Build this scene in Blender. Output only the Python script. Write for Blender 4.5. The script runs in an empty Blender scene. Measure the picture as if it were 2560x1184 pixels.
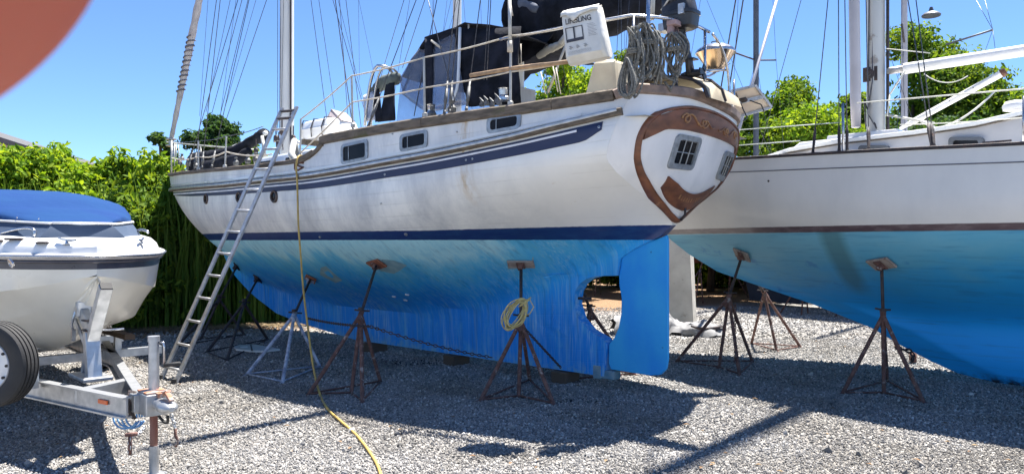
import bpy, math, random
import numpy as np
from mathutils import Vector, Matrix
R = math.radians
random.seed(7)
sc = bpy.context.scene
col = sc.collection

# ------------------------------------------------------------------ camera
cam_d = bpy.data.cameras.new("camera")
cam = bpy.data.objects.new("camera", cam_d)
col.objects.link(cam)
F_PX, CAM_H, HOR = 1862.0, 1.70, 602.0
cam.location = (0, 0, CAM_H)
cam.rotation_euler = (R(90), 0, 0)
cam_d.sensor_width = 36.0
cam_d.lens = 36.0 * F_PX / 2560.0
cam_d.shift_y = (HOR - 592.0) / 2560.0
cam_d.clip_start = 0.01
cam_d.clip_end = 2000
cam_d.dof.use_dof = True
cam_d.dof.focus_distance = 9.0
cam_d.dof.aperture_fstop = cam_d.lens / 0.55      # tiny phone aperture (about 0.9 mm)
sc.camera = cam

# ------------------------------------------------------------------ sky, sun, exposure
SUN_AZ_VEC = Vector((0.66, 0.75, 0)).normalized()
SUN_EL = R(70)
world = bpy.data.worlds.new("World")
sc.world = world
world.use_nodes = True
wn = world.node_tree
sky = wn.nodes.new("ShaderNodeTexSky")
sky.sky_type = 'NISHITA'
sky.sun_disc = False
sky.sun_elevation = SUN_EL
sky.sun_rotation = math.atan2(SUN_AZ_VEC.x, SUN_AZ_VEC.y)
sky.altitude = 0
sky.air_density = 0.72
sky.dust_density = 0.0
sky.ozone_density = 10.0
wn.links.new(sky.outputs[0], wn.nodes["Background"].inputs[0])
wn.nodes["Background"].inputs[1].default_value = 0.073
sun_d = bpy.data.lights.new("sun", 'SUN')
sun_d.energy = 5.0
sun_d.angle = R(0.53)
sun_d.color = (1.0, 0.96, 0.90)
sun = bpy.data.objects.new("sun", sun_d)
col.objects.link(sun)
sun_dir = SUN_AZ_VEC * math.cos(SUN_EL) + Vector((0, 0, math.sin(SUN_EL)))
sun.rotation_euler = sun_dir.to_track_quat('Z', 'Y').to_euler()
sun.location = (10, 12, 30)
vs = sc.view_settings
vs.view_transform = 'Standard'
vs.look = 'None'
vs.gamma = 1
vs.use_curve_mapping = False
vs.exposure = 1.72
sc.cycles.max_bounces = 6
sc.cycles.diffuse_bounces = 3
sc.cycles.glossy_bounces = 3
sc.cycles.transmission_bounces = 4
sc.cycles.transparent_max_bounces = 8

# ------------------------------------------------------------------ helpers
def at(px, py, y):
    """world point at distance y that the photograph shows at pixel px, py"""
    return Vector(((px - 1280) / F_PX * y, y, CAM_H - (py - HOR) / F_PX * y))

def gnd(px, py, z=0.0):
    y = (CAM_H - z) * F_PX / (py - HOR)
    return Vector(((px - 1280) / F_PX * y, y, z))

MATS = {}
def pm(name, c, rough=0.5, metal=0.0, c2=None, scale=6.0, stretch=(1, 1, 1), bump=0.0, bscale=60.0, lo=0.35, hi=0.65, c3=None, s3=2.0, t3=0.6, coat=0.0, alpha=1.0, trans=0.0, detail=6.0):
    """procedural material: base colour c mottled with c2, patches of c3"""
    if name in MATS: return MATS[name]
    m = bpy.data.materials.new(name); m.use_nodes = True
    nt = m.node_tree; N = nt.nodes; L = nt.links
    b = N["Principled BSDF"]
    b.inputs["Roughness"].default_value = rough
    b.inputs["Metallic"].default_value = metal
    b.inputs["Coat Weight"].default_value = coat
    b.inputs["Coat Roughness"].default_value = 0.08
    b.inputs["Alpha"].default_value = alpha
    b.inputs["Transmission Weight"].default_value = trans
    c = tuple(c) + (1,)
    tc = N.new("ShaderNodeTexCoord")
    mp = N.new("ShaderNodeMapping"); mp.inputs["Scale"].default_value = stretch
    L.new(tc.outputs["Object"], mp.inputs[0])
    if c2 is None: c2 = tuple(x * 0.8 for x in c[:3])
    n = N.new("ShaderNodeTexNoise"); n.inputs["Scale"].default_value = scale; n.inputs["Detail"].default_value = detail
    L.new(mp.outputs[0], n.inputs["Vector"])
    r = N.new("ShaderNodeMapRange"); r.inputs[1].default_value = lo; r.inputs[2].default_value = hi
    L.new(n.outputs[0], r.inputs[0])
    mx = N.new("ShaderNodeMix"); mx.data_type = 'RGBA'
    mx.inputs[6].default_value = c; mx.inputs[7].default_value = tuple(c2) + (1,)
    L.new(r.outputs[0], mx.inputs[0])
    out = mx.outputs[2]
    if c3 is not None:
        n3 = N.new("ShaderNodeTexNoise"); n3.inputs["Scale"].default_value = s3; n3.inputs["Detail"].default_value = 8; n3.inputs["Roughness"].default_value = 0.65
        L.new(tc.outputs["Object"], n3.inputs["Vector"])
        r3 = N.new("ShaderNodeMapRange"); r3.inputs[1].default_value = t3; r3.inputs[2].default_value = t3 + 0.06
        L.new(n3.outputs[0], r3.inputs[0])
        m3 = N.new("ShaderNodeMix"); m3.data_type = 'RGBA'
        m3.inputs[7].default_value = tuple(c3) + (1,)
        L.new(out, m3.inputs[6]); L.new(r3.outputs[0], m3.inputs[0]); out = m3.outputs[2]
    L.new(out, b.inputs["Base Color"])
    rr = N.new("ShaderNodeMapRange"); rr.inputs[3].default_value = max(0.02, rough - 0.08); rr.inputs[4].default_value = min(1, rough + 0.12)
    L.new(n.outputs[0], rr.inputs[0]); L.new(rr.outputs[0], b.inputs["Roughness"])
    if bump:
        bn = N.new("ShaderNodeTexNoise"); bn.inputs["Scale"].default_value = bscale; bn.inputs["Detail"].default_value = 4
        L.new(mp.outputs[0], bn.inputs["Vector"])
        bp = N.new("ShaderNodeBump"); bp.inputs["Strength"].default_value = bump; bp.inputs["Distance"].default_value = 0.02
        L.new(bn.outputs[0], bp.inputs["Height"]); L.new(bp.outputs[0], b.inputs["Normal"])
    MATS[name] = m
    return m

def setp(o, label=None, cat=None, group=None, kind=None):
    if label: o["label"] = label
    if cat: o["category"] = cat
    if group: o["group"] = group
    if kind: o["kind"] = kind
    return o

def thing(name, label, cat, loc=(0, 0, 0), rz=0.0, group=None):
    o = bpy.data.objects.new(name, None); col.objects.link(o)
    o.location = loc; o.rotation_euler = (0, 0, rz); o.empty_display_size = 0.2
    return setp(o, label, cat, group)

def nrm(v):
    v = Vector(v); return v.normalized() if v.length > 1e-9 else Vector((0, 0, 1))

class MB:
    def __init__(self): self.v = []; self.f = []; self.mi = []; self.cur = 0; self.cuts = []
    def cut(self): self.cuts.append((len(self.v), len(self.f))); return self
    def add(self, vs, fs):
        b = len(self.v); self.v += [tuple(x) for x in vs]
        self.f += [tuple(i + b for i in f) for f in fs]; self.mi += [self.cur] * len(fs); return self
    def box(self, c, s, rot=None, taper=1.0):
        hx, hy, hz = s[0] / 2, s[1] / 2, s[2] / 2
        vs = []
        for z in (-1, 1):
            k = taper if z > 0 else 1
            for x, y in ((-1, -1), (1, -1), (1, 1), (-1, 1)):
                vs.append(Vector((x * hx * k, y * hy * k, z * hz)))
        if rot is not None: vs = [rot @ p for p in vs]
        c = Vector(c)
        return self.add([p + c for p in vs], [(3, 2, 1, 0), (4, 5, 6, 7), (0, 1, 5, 4), (1, 2, 6, 5), (2, 3, 7, 6), (3, 0, 4, 7)])
    def bar(self, a, b, w, h=None, up=(0, 0, 1)):
        """rectangular bar from a to b, w wide, h along up"""
        h = h or w; a = Vector(a); b = Vector(b); d = nrm(b - a)
        u = Vector(up); sx = d.cross(u)
        if sx.length < 1e-4: sx = d.cross(Vector((1, 0, 0)))
        sx.normalize(); uz = sx.cross(d).normalized()
        vs = []
        for p in (a, b):
            for i, j in ((-1, -1), (1, -1), (1, 1), (-1, 1)): vs.append(p + sx * (i * w / 2) + uz * (j * h / 2))
        return self.add(vs, [(3, 2, 1, 0), (4, 5, 6, 7), (0, 1, 5, 4), (1, 2, 6, 5), (2, 3, 7, 6), (3, 0, 4, 7)])
    def tube(self, pts, r, n=6, closed=False, sy=1.0):
        pts = [Vector(p) for p in pts]; m = len(pts)
        rs = r if hasattr(r, '__len__') else [r] * m
        vs = []; pn = None
        for i, p in enumerate(pts):
            if closed: d = pts[(i + 1) % m] - pts[i - 1]
            else: d = pts[min(i + 1, m - 1)] - pts[max(i - 1, 0)]
            d = nrm(d)
            if pn is None:
                pn = d.cross(Vector((0, 0, 1)))
                if pn.length < 1e-3: pn = d.cross(Vector((1, 0, 0)))
            pn = (pn - d * pn.dot(d)); pn = nrm(pn) if pn.length > 1e-6 else nrm(d.orthogonal())
            bn = d.cross(pn)
            for k in range(n):
                a = 2 * math.pi * k / n
                vs.append(p + pn * (math.cos(a) * rs[i]) + bn * (math.sin(a) * rs[i] * sy))
        fs = []
        for i in range(m if closed else m - 1):
            j = (i + 1) % m
            for k in range(n):
                l = (k + 1) % n
                fs.append((i * n + k, i * n + l, j * n + l, j * n + k))
        if not closed: fs += [tuple(range(n))[::-1], tuple((m - 1) * n + k for k in range(n))]
        return self.add(vs, fs)
    def sweep(self, pts, w, h, ups=None, side=None):
        """box section swept along a path, w along side, h vertical"""
        pts = [Vector(p) for p in pts]; m = len(pts); vs = []
        ws = w if hasattr(w, '__len__') else [w] * m
        hs = h if hasattr(h, '__len__') else [h] * m
        for i, p in enumerate(pts):
            d = nrm(pts[min(i + 1, m - 1)] - pts[max(i - 1, 0)])
            sx = d.cross(Vector((0, 0, 1)))
            if sx.length < 0.05: sx = Vector((0, 1, 0))
            sx.normalize(); uz = sx.cross(d).normalized()
            for a, b in ((-1, -.7), (-.7, -1), (.7, -1), (1, -.7), (1, .7), (.7, 1), (-.7, 1), (-1, .7)):
                vs.append(p + sx * (a * ws[i] / 2) + uz * (b * hs[i] / 2))
        n = 8; fs = []
        for i in range(m - 1):
            for k in range(n):
                l = (k + 1) % n
                fs.append((i * n + k, i * n + l, (i + 1) * n + l, (i + 1) * n + k))
        fs += [tuple(range(n))[::-1], tuple((m - 1) * n + k for k in range(n))]
        return self.add(vs, fs)
    def prism(self, poly, fn, d0, d1):
        """poly list of 2d; fn(a,b,d) -> 3d point; extruded from d0 to d1"""
        n = len(poly)
        vs = [fn(a, b, d0) for a, b in poly] + [fn(a, b, d1) for a, b in poly]
        fs = [tuple(range(n))[::-1], tuple(range(n, 2 * n))]
        for k in range(n): fs.append((k, (k + 1) % n, n + (k + 1) % n, n + k))
        return self.add(vs, fs)
    def lathe(self, prof, c=(0, 0, 0), n=20, rot=None):
        vs = []; m = len(prof); c = Vector(c)
        for r, z in prof:
            for k in range(n):
                a = 2 * math.pi * k / n
                p = Vector((r * math.cos(a), r * math.sin(a), z))
                if rot is not None: p = rot @ p
                vs.append(p + c)
        fs = []
        for i in range(m - 1):
            for k in range(n):
                l = (k + 1) % n
                fs.append((i * n + k, i * n + l, (i + 1) * n + l, (i + 1) * n + k))
        fs += [tuple(range(n))[::-1], tuple((m - 1) * n + k for k in range(n))]
        return self.add(vs, fs)
    def grid(self, rows, closed_u=False, flip=False):
        nr = len(rows); nc = len(rows[0]); vs = [p for r in rows for p in r]; fs = []
        for i in range(nr - 1):
            for j in range(nc if closed_u else nc - 1):
                l = (j + 1) % nc
                f = (i * nc + j, i * nc + l, (i + 1) * nc + l, (i + 1) * nc + j)
                fs.append(f[::-1] if flip else f)
        return self.add(vs, fs)
    def build(self, name, mat, parent=None, smooth=False, auto=None, bevel=0.0):
        if self.cuts:                    # separate pieces become objects of their own
            o = None; V, F = self.v, self.f; cs = [c for c in self.cuts if c[1] > 0 or c[0] > 0]; cs = [(0, 0)] + cs + [(len(V), len(F))]
            for (v0, f0), (v1, f1) in zip(cs, cs[1:]):
                if f1 <= f0: continue
                q = MB(); q.v = V[v0:v1]; q.f = [tuple(i - v0 for i in f) for f in F[f0:f1]]; q.mi = [0] * len(q.f); o = q.build(name, mat, parent, smooth, auto, bevel)
            return o
        me = bpy.data.meshes.new(name)
        me.from_pydata(self.v, [], self.f)
        mats = mat if isinstance(mat, (list, tuple)) else [mat]
        for m in mats: me.materials.append(m)
        if len(mats) > 1: me.polygons.foreach_set("material_index", self.mi)
        if smooth: me.polygons.foreach_set("use_smooth", [True] * len(me.polygons))
        me.update()
        if smooth and auto is not None:
            me.set_sharp_from_angle(angle=R(auto))
        o = bpy.data.objects.new(name, me); col.objects.link(o)
        if parent: o.parent = parent
        if bevel:
            b = o.modifiers.new("bevel", 'BEVEL'); b.width = bevel; b.segments = 2; b.limit_method = 'ANGLE'
        return o

def itp(x, xs, ys): return float(np.interp(x, xs, ys))
def pch(x, xs, ys):
    """smooth (catmull-rom) interpolation"""
    if x <= xs[0]: return ys[0]
    if x >= xs[-1]: return ys[-1]
    i = int(np.searchsorted(xs, x, side='right')) - 1; i = min(i, len(xs) - 2)
    h = xs[i + 1] - xs[i]; t = (x - xs[i]) / h
    def sl(k):
        if k == 0: return (ys[1] - ys[0]) / (xs[1] - xs[0])
        if k == len(xs) - 1: return (ys[-1] - ys[-2]) / (xs[-1] - xs[-2])
        a = (ys[k] - ys[k - 1]) / (xs[k] - xs[k - 1]); b = (ys[k + 1] - ys[k]) / (xs[k + 1] - xs[k])
        if a * b <= 0: return 0.0
        return 2 * a * b / (a + b)
    m0, m1 = sl(i) * h, sl(i + 1) * h
    return (2*t**3 - 3*t*t + 1) * ys[i] + (t**3 - 2*t*t + t) * m0 + (-2*t**3 + 3*t*t) * ys[i+1] + (t**3 - t*t) * m1

def copy_tree(o, parent=None):
    c = o.copy(); col.objects.link(c)
    if parent: c.parent = parent
    for ch in list(o.children): copy_tree(ch, c)
    return c

# ------------------------------------------------------------------ common materials
M_steel = pm("stainless_steel", (.55, .56, .58), .25, 1.0, c2=(.42, .42, .44), scale=20)
M_wire = pm("rigging_wire", (.10, .11, .13), .4, .7, c2=(.05, .05, .06), scale=30)
M_alu = pm("aluminium", (.50, .50, .50), .5, .75, c2=(.36, .35, .34), scale=14, bump=.1, c3=(.25, .22, .19), s3=9, t3=.62)
M_whitepaint = pm("white_painted_spar", (.66, .66, .64), .35, 0, c2=(.54, .54, .52), scale=3, stretch=(1, 1, .15))
M_gel = pm("white_gelcoat", (.78, .78, .77), .22, 0, c2=(.68, .68, .66), scale=2.5, coat=.3)
M_black = pm("black_canvas", (.007, .008, .011), .95, 0, c2=(.022, .024, .034), scale=5, bump=.35, bscale=25)
M_navy = pm("navy_stripe", (.010, .018, .062), .45, 0, c2=(.02, .028, .075), scale=3, stretch=(1, 1, 4))
M_teak = pm("weathered_teak", (.17, .135, .10), .85, 0, c2=(.09, .072, .055), scale=9, stretch=(.6, 3, 3), bump=.35, bscale=45, c3=(.09, .085, .04), s3=2.2, t3=.6)
M_brown = pm("varnished_brown_wood", (.20, .075, .035), .45, 0, c2=(.10, .04, .022), scale=7, stretch=(2, .7, 2), bump=.15, bscale=60, c3=(.26, .13, .07), s3=6, t3=.63)
M_glass = pm("dark_glass", (.010, .010, .012), .12, 0, c2=(.016, .016, .018), scale=3)
M_glass.node_tree.nodes['Principled BSDF'].inputs['Specular IOR Level'].default_value = .12
M_rust = pm("rusty_steel", (.19, .10, .078), .85, .1, c2=(.10, .05, .04), scale=18, bump=.5, bscale=80, c3=(.34, .29, .26), s3=14, t3=.58)
M_rust_dark = pm("dark_painted_steel", (.03, .03, .036), .7, .2, c2=(.07, .05, .045), scale=16, bump=.4, bscale=80, c3=(.12, .06, .04), s3=12, t3=.62)
M_ply = pm("painted_plywood", (.36, .13, .07), .8, 0, c2=(.20, .075, .04), scale=12, stretch=(1, 4, 1), bump=.3, bscale=60, c3=(.42, .3, .22), s3=8, t3=.6)
M_plypale = pm("pale_plywood", (.36, .31, .27), .85, 0, c2=(.24, .19, .16), scale=10, stretch=(1, 4, 1), bump=.3, c3=(.20, .10, .07), s3=7, t3=.58)
M_frame = pm("window_frame_metal", (.36, .39, .42), .45, .6, c2=(.24, .26, .27), scale=16)
M_rubber = pm("tyre_rubber", (.018, .018, .019), .75, 0, c2=(.032, .031, .03), scale=9, bump=.1)
M_rope = pm("weathered_rope", (.26, .25, .22), .95, 0, c2=(.11, .11, .10), scale=60, bump=.6, bscale=160)
M_wood = pm("timber_block", (.09, .065, .045), .9, 0, c2=(.10, .07, .05), scale=8, stretch=(1, 6, 6), bump=.4)
M_galv = pm("galvanised_steel", (.50, .51, .52), .42, .8, c2=(.36, .37, .38), scale=12, c3=(.24, .23, .22), s3=5, t3=.66)

M_black.node_tree.nodes["Principled BSDF"].inputs["Specular IOR Level"].default_value = .15
M_hw = pm("dull_deck_hardware", (.16, .165, .17), .6, .4, c2=(.09, .09, .09), scale=20)
# ------------------------------------------------------------------ ground
def ground_material():
    m = bpy.data.materials.new("gravel_ground"); m.use_nodes = True
    nt = m.node_tree; N = nt.nodes; L = nt.links; b = N["Principled BSDF"]
    b.inputs["Roughness"].default_value = 0.95
    b.inputs["Specular IOR Level"].default_value = 0.2
    tc = N.new("ShaderNodeTexCoord")
    v = N.new("ShaderNodeTexVoronoi"); v.inputs["Scale"].default_value = 38; L.new(tc.outputs["Object"], v.inputs["Vector"])
    hs = N.new("ShaderNodeSeparateColor"); L.new(v.outputs["Color"], hs.inputs[0])
    cr = N.new("ShaderNodeValToRGB")
    e = cr.color_ramp.elements
    e[0].position = 0; e[0].color = (.12, .118, .115, 1)
    e[1].position = 1; e[1].color = (.50, .485, .46, 1)
    for p, c in ((.3, (.20, .195, .19, 1)), (.6, (.29, .28, .27, 1)), (.85, (.37, .355, .335, 1))):
        x = e.new(p); x.color = c
    L.new(hs.outputs[0], cr.inputs[0])
    n = N.new("ShaderNodeTexNoise"); n.inputs["Scale"].default_value = .55; n.inputs["Detail"].default_value = 7; L.new(tc.outputs["Object"], n.inputs["Vector"])
    r = N.new("ShaderNodeMapRange"); r.inputs[1].default_value = .35; r.inputs[2].default_value = .7; L.new(n.outputs[0], r.inputs[0])
    mx = N.new("ShaderNodeMix"); mx.data_type = 'RGBA'; mx.blend_type = 'MULTIPLY'; mx.inputs[7].default_value = (.72, .69, .64, 1)
    L.new(r.outputs[0], mx.inputs[0]); L.new(cr.outputs[0], mx.inputs[6])
    out = mx.outputs[2]
    # oil and water stains with soft uneven edges (x, y, rx, ry)
    geo = N.new("ShaderNodeNewGeometry")
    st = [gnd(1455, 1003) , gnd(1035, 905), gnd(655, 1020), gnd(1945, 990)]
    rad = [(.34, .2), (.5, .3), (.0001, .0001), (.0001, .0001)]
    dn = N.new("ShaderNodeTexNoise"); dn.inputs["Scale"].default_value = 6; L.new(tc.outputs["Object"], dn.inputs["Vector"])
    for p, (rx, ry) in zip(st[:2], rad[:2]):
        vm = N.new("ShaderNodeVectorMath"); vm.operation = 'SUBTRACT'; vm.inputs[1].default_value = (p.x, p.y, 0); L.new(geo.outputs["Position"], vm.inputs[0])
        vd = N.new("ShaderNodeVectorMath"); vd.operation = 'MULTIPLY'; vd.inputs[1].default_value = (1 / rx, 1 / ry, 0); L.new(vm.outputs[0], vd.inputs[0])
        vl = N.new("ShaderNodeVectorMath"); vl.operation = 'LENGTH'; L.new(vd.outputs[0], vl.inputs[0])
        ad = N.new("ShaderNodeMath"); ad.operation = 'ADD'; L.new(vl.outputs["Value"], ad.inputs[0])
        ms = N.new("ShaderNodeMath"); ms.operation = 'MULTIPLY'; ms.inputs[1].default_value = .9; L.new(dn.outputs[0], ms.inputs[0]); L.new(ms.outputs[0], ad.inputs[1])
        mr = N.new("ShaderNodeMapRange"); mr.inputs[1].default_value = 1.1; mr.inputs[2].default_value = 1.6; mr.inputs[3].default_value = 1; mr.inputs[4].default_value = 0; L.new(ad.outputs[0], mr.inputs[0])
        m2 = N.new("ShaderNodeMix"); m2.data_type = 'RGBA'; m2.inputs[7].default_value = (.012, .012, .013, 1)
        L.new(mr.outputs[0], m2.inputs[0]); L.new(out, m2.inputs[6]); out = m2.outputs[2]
    # leaf litter and brown soil towards the reeds and trees
    sx = N.new("ShaderNodeSeparateXYZ"); L.new(geo.outputs["Position"], sx.inputs[0])
    sm = N.new("ShaderNodeMath"); sm.operation = 'MULTIPLY_ADD'; sm.inputs[1].default_value = -0.55; L.new(sx.outputs[0], sm.inputs[0]); L.new(sx.outputs[1], sm.inputs[2])
    n2 = N.new("ShaderNodeTexNoise"); n2.inputs["Scale"].default_value = 1.6; n2.inputs["Detail"].default_value = 8; L.new(tc.outputs["Object"], n2.inputs["Vector"])
    sa = N.new("ShaderNodeMath"); sa.operation = 'MULTIPLY_ADD'; sa.inputs[1].default_value = 3.0; L.new(n2.outputs[0], sa.inputs[0]); L.new(sm.outputs[0], sa.inputs[2])
    mr = N.new("ShaderNodeMapRange"); mr.inputs[1].default_value = 17.6; mr.inputs[2].default_value = 18.6; L.new(sa.outputs[0], mr.inputs[0])
    m3 = N.new("ShaderNodeMix"); m3.data_type = 'RGBA'
    sc2 = N.new("ShaderNodeMix"); sc2.data_type = 'RGBA'; sc2.inputs[6].default_value = (.30, .19, .11, 1); sc2.inputs[7].default_value = (.15, .095, .055, 1); L.new(hs.outputs[1], sc2.inputs[0])
    L.new(mr.outputs[0], m3.inputs[0]); L.new(out, m3.inputs[6]); L.new(sc2.outputs[2], m3.inputs[7]); out = m3.outputs[2]
    L.new(out, b.inputs["Base Color"])
    bp = N.new("ShaderNodeBump"); bp.inputs["Strength"].default_value = .8; bp.inputs["Distance"].default_value = .02; bp.invert = True
    L.new(v.outputs["Distance"], bp.inputs["Height"]); L.new(bp.outputs[0], b.inputs["Normal"])
    return m

g = MB(); g.grid([[(x, y, 0) for x in (-400, -60, -15, 0, 15, 60, 400)] for y in (-200, -30, 0, 10, 30, 80, 700)])
setp(g.build("ground", ground_material()), "grey crushed stone yard surface under the boats", None, None, "structure")
bpy.data.objects["ground"]["kind"] = "structure"

def stone_material():
    m = bpy.data.materials.new("crushed_stone"); m.use_nodes = True
    N = m.node_tree.nodes; L = m.node_tree.links; b = N["Principled BSDF"]; b.inputs["Roughness"].default_value = .85
    b.inputs["Specular IOR Level"].default_value = .25
    oi = N.new("ShaderNodeObjectInfo"); cr = N.new("ShaderNodeValToRGB"); e = cr.color_ramp.elements
    e[0].position = 0; e[0].color = (.11, .108, .105, 1); e[1].position = 1; e[1].color = (.62, .60, .56, 1)
    for p, c in ((.15, (.20, .195, .19, 1)), (.5, (.28, .272, .26, 1)), (.78, (.35, .325, .295, 1)), (.93, (.44, .425, .40, 1))):
        x = e.new(p); x.color = c
    L.new(oi.outputs["Random"], cr.inputs[0])
    nz = N.new("ShaderNodeTexNoise"); nz.inputs["Scale"].default_value = .8; nz.inputs["Detail"].default_value = 5; L.new(oi.outputs["Location"], nz.inputs["Vector"])
    mr = N.new("ShaderNodeMapRange"); mr.inputs[1].default_value = .42; mr.inputs[2].default_value = .68; L.new(nz.outputs[0], mr.inputs[0])
    mx = N.new("ShaderNodeMix"); mx.data_type = 'RGBA'; mx.blend_type = 'MULTIPLY'; mx.inputs[7].default_value = (.66, .63, .58, 1); L.new(mr.outputs[0], mx.inputs[0]); L.new(cr.outputs[0], mx.inputs[6]); L.new(mx.outputs[2], b.inputs["Base Color"])
    return m

def make_gravel():
    rng = np.random.default_rng(3)
    P = []; S = []
    for y0, y1, dens, smin, smax in ((3.6, 6.2, 4200, .0055, .0155), (6.2, 9, 2700, .0065, .0175), (9, 13, 1200, .008, .020), (13, 19, 220, .013, .03)):
        area = (y1 * y1 - y0 * y0) * .78
        n = int(area * dens)
        y = np.sqrt(rng.uniform(y0 * y0, y1 * y1, n)); x = rng.uniform(-.78, .78, n) * y
        s = smin + (smax - smin) * rng.random(n) ** 3
        P.append(np.c_[x, y, s * .15 + rng.random(n) * .006]); S.append(s)
    # a few bigger pale stones
    n = 260; y = np.sqrt(rng.uniform(14, 190, n)); x = rng.uniform(-.78, .78, n) * y
    P.append(np.c_[x, y, np.full(n, .012)]); S.append(rng.uniform(.024, .042, n))
    P = np.vstack(P); S = np.concatenate(S)
    me = bpy.data.meshes.new("gravel"); me.vertices.add(len(P)); me.vertices.foreach_set("co", P.astype(np.float32).ravel())
    a = me.attributes.new("size", 'FLOAT', 'POINT'); a.data.foreach_set("value", S.astype(np.float32))
    a = me.attributes.new("turn", 'FLOAT_VECTOR', 'POINT'); a.data.foreach_set("vector", (rng.random((len(P), 3)) * 6.28).astype(np.float32).ravel())
    o = bpy.data.objects.new("gravel", me); col.objects.link(o)
    ng = bpy.data.node_groups.new("gravel_scatter", 'GeometryNodeTree')
    ng.interface.new_socket("Geometry", in_out='INPUT', socket_type='NodeSocketGeometry')
    ng.interface.new_socket("Geometry", in_out='OUTPUT', socket_type='NodeSocketGeometry')
    N = ng.nodes; L = ng.links
    gi = N.new("NodeGroupInput"); go = N.new("NodeGroupOutput")
    join = N.new("GeometryNodeGeometryToInstance")
    for k in range(5):
        ico = N.new("GeometryNodeMeshIcoSphere"); ico.inputs["Radius"].default_value = 1; ico.inputs["Subdivisions"].default_value = 1 if k % 2 else 2
        sp = N.new("GeometryNodeSetPosition")
        nz = N.new("ShaderNodeTexNoise"); nz.noise_dimensions = '4D'; nz.inputs["Scale"].default_value = .9; nz.inputs["W"].default_value = k * 3.7; nz.inputs["Detail"].default_value = 1
        sub = N.new("ShaderNodeVectorMath"); sub.operation = 'SUBTRACT'; sub.inputs[1].default_value = (.5, .5, .5)
        mul = N.new("ShaderNodeVectorMath"); mul.operation = 'SCALE'; mul.inputs[3].default_value = 1.7
        L.new(nz.outputs["Color"], sub.inputs[0]); L.new(sub.outputs[0], mul.inputs[0]); L.new(mul.outputs[0], sp.inputs["Offset"])
        L.new(ico.outputs[0], sp.inputs[0])
        tr = N.new("GeometryNodeTransform"); tr.inputs["Scale"].default_value = (1, .85 - .07 * k, .62); L.new(sp.outputs[0], tr.inputs[0])
        L.new(tr.outputs[0], join.inputs[0])
    mt = N.new("GeometryNodeSetMaterial"); mt.inputs["Material"].default_value = stone_material()
    iop = N.new("GeometryNodeInstanceOnPoints"); iop.inputs["Pick Instance"].default_value = True
    L.new(gi.outputs[0], iop.inputs["Points"])
    L.new(join.outputs[0], iop.inputs["Instance"])
    na = N.new("GeometryNodeInputNamedAttribute"); na.data_type = 'FLOAT'; na.inputs[0].default_value = "size"
    nb = N.new("GeometryNodeInputNamedAttribute"); nb.data_type = 'FLOAT_VECTOR'; nb.inputs[0].default_value = "turn"
    L.new(na.outputs[0], iop.inputs["Scale"])
    L.new(nb.outputs[0], iop.inputs["Rotation"])
    L.new(iop.outputs[0], mt.inputs[0]); L.new(mt.outputs[0], go.inputs[0])
    md = o.modifiers.new("scatter", 'NODES'); md.node_group = ng
    setp(o, "loose grey and white crushed stones covering the yard", "gravel", None, "stuff")
make_gravel()

# ------------------------------------------------------------------ foliage
def leaf_material(name, c, c2, c3):
    m = bpy.data.materials.new(name); m.use_nodes = True
    N = m.node_tree.nodes; L = m.node_tree.links; b = N["Principled BSDF"]; b.inputs["Roughness"].default_value = .8; b.inputs["Specular IOR Level"].default_value = .2
    g = N.new("ShaderNodeNewGeometry"); tc = N.new("ShaderNodeTexCoord")
    nz = N.new("ShaderNodeTexNoise"); nz.inputs["Scale"].default_value = .7; L.new(tc.outputs["Object"], nz.inputs["Vector"])
    ad = N.new("ShaderNodeMath"); ad.operation = 'ADD'; L.new(g.outputs["Random Per Island"], ad.inputs[0]); L.new(nz.outputs[0], ad.inputs[1])
    cr = N.new("ShaderNodeValToRGB"); e = cr.color_ramp.elements
    e[0].position = .25; e[0].color = tuple(c) + (1,); e[1].position = .9; e[1].color = tuple(c3) + (1,)
    x = e.new(.55); x.color = tuple(c2) + (1,)
    mm = N.new("ShaderNodeMath"); mm.operation = 'MULTIPLY'; mm.inputs[1].default_value = .62; L.new(ad.outputs[0], mm.inputs[0]); L.new(mm.outputs[0], cr.inputs[0])
    L.new(cr.outputs[0], b.inputs["Base Color"])
    t = N.new("ShaderNodeBsdfTranslucent"); ms = N.new("ShaderNodeMixShader"); ms.inputs[0].default_value = .42
    br = N.new("ShaderNodeMix"); br.data_type = 'RGBA'; br.blend_type = 'MULTIPLY'; br.inputs[0].default_value = 1; br.inputs[7].default_value = (1.5, 1.35, .5, 1)
    L.new(cr.outputs[0], br.inputs[6]); L.new(br.outputs[2], t.inputs[0])
    L.new(b.outputs[0], ms.inputs[1]); L.new(t.outputs[0], ms.inputs[2]); L.new(ms.outputs[0], N["Material Output"].inputs[0])
    return m
L_bright = leaf_material("bright_leaf", (.045, .10, .012), (.12, .23, .018), (.28, .38, .035))
L_mid = leaf_material("green_leaf", (.03, .075, .012), (.075, .15, .018), (.18, .26, .03))
L_dark = leaf_material("dark_leaf", (.018, .05, .02), (.035, .085, .03), (.07, .13, .045))
L_reed = leaf_material("reed_leaf", (.05, .11, .02), (.09, .18, .03), (.17, .25, .06))
M_bark = pm("bark", (.10, .075, .055), .95, 0, c2=(.05, .04, .03), scale=12, stretch=(1, 1, .2), bump=.6)

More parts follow.
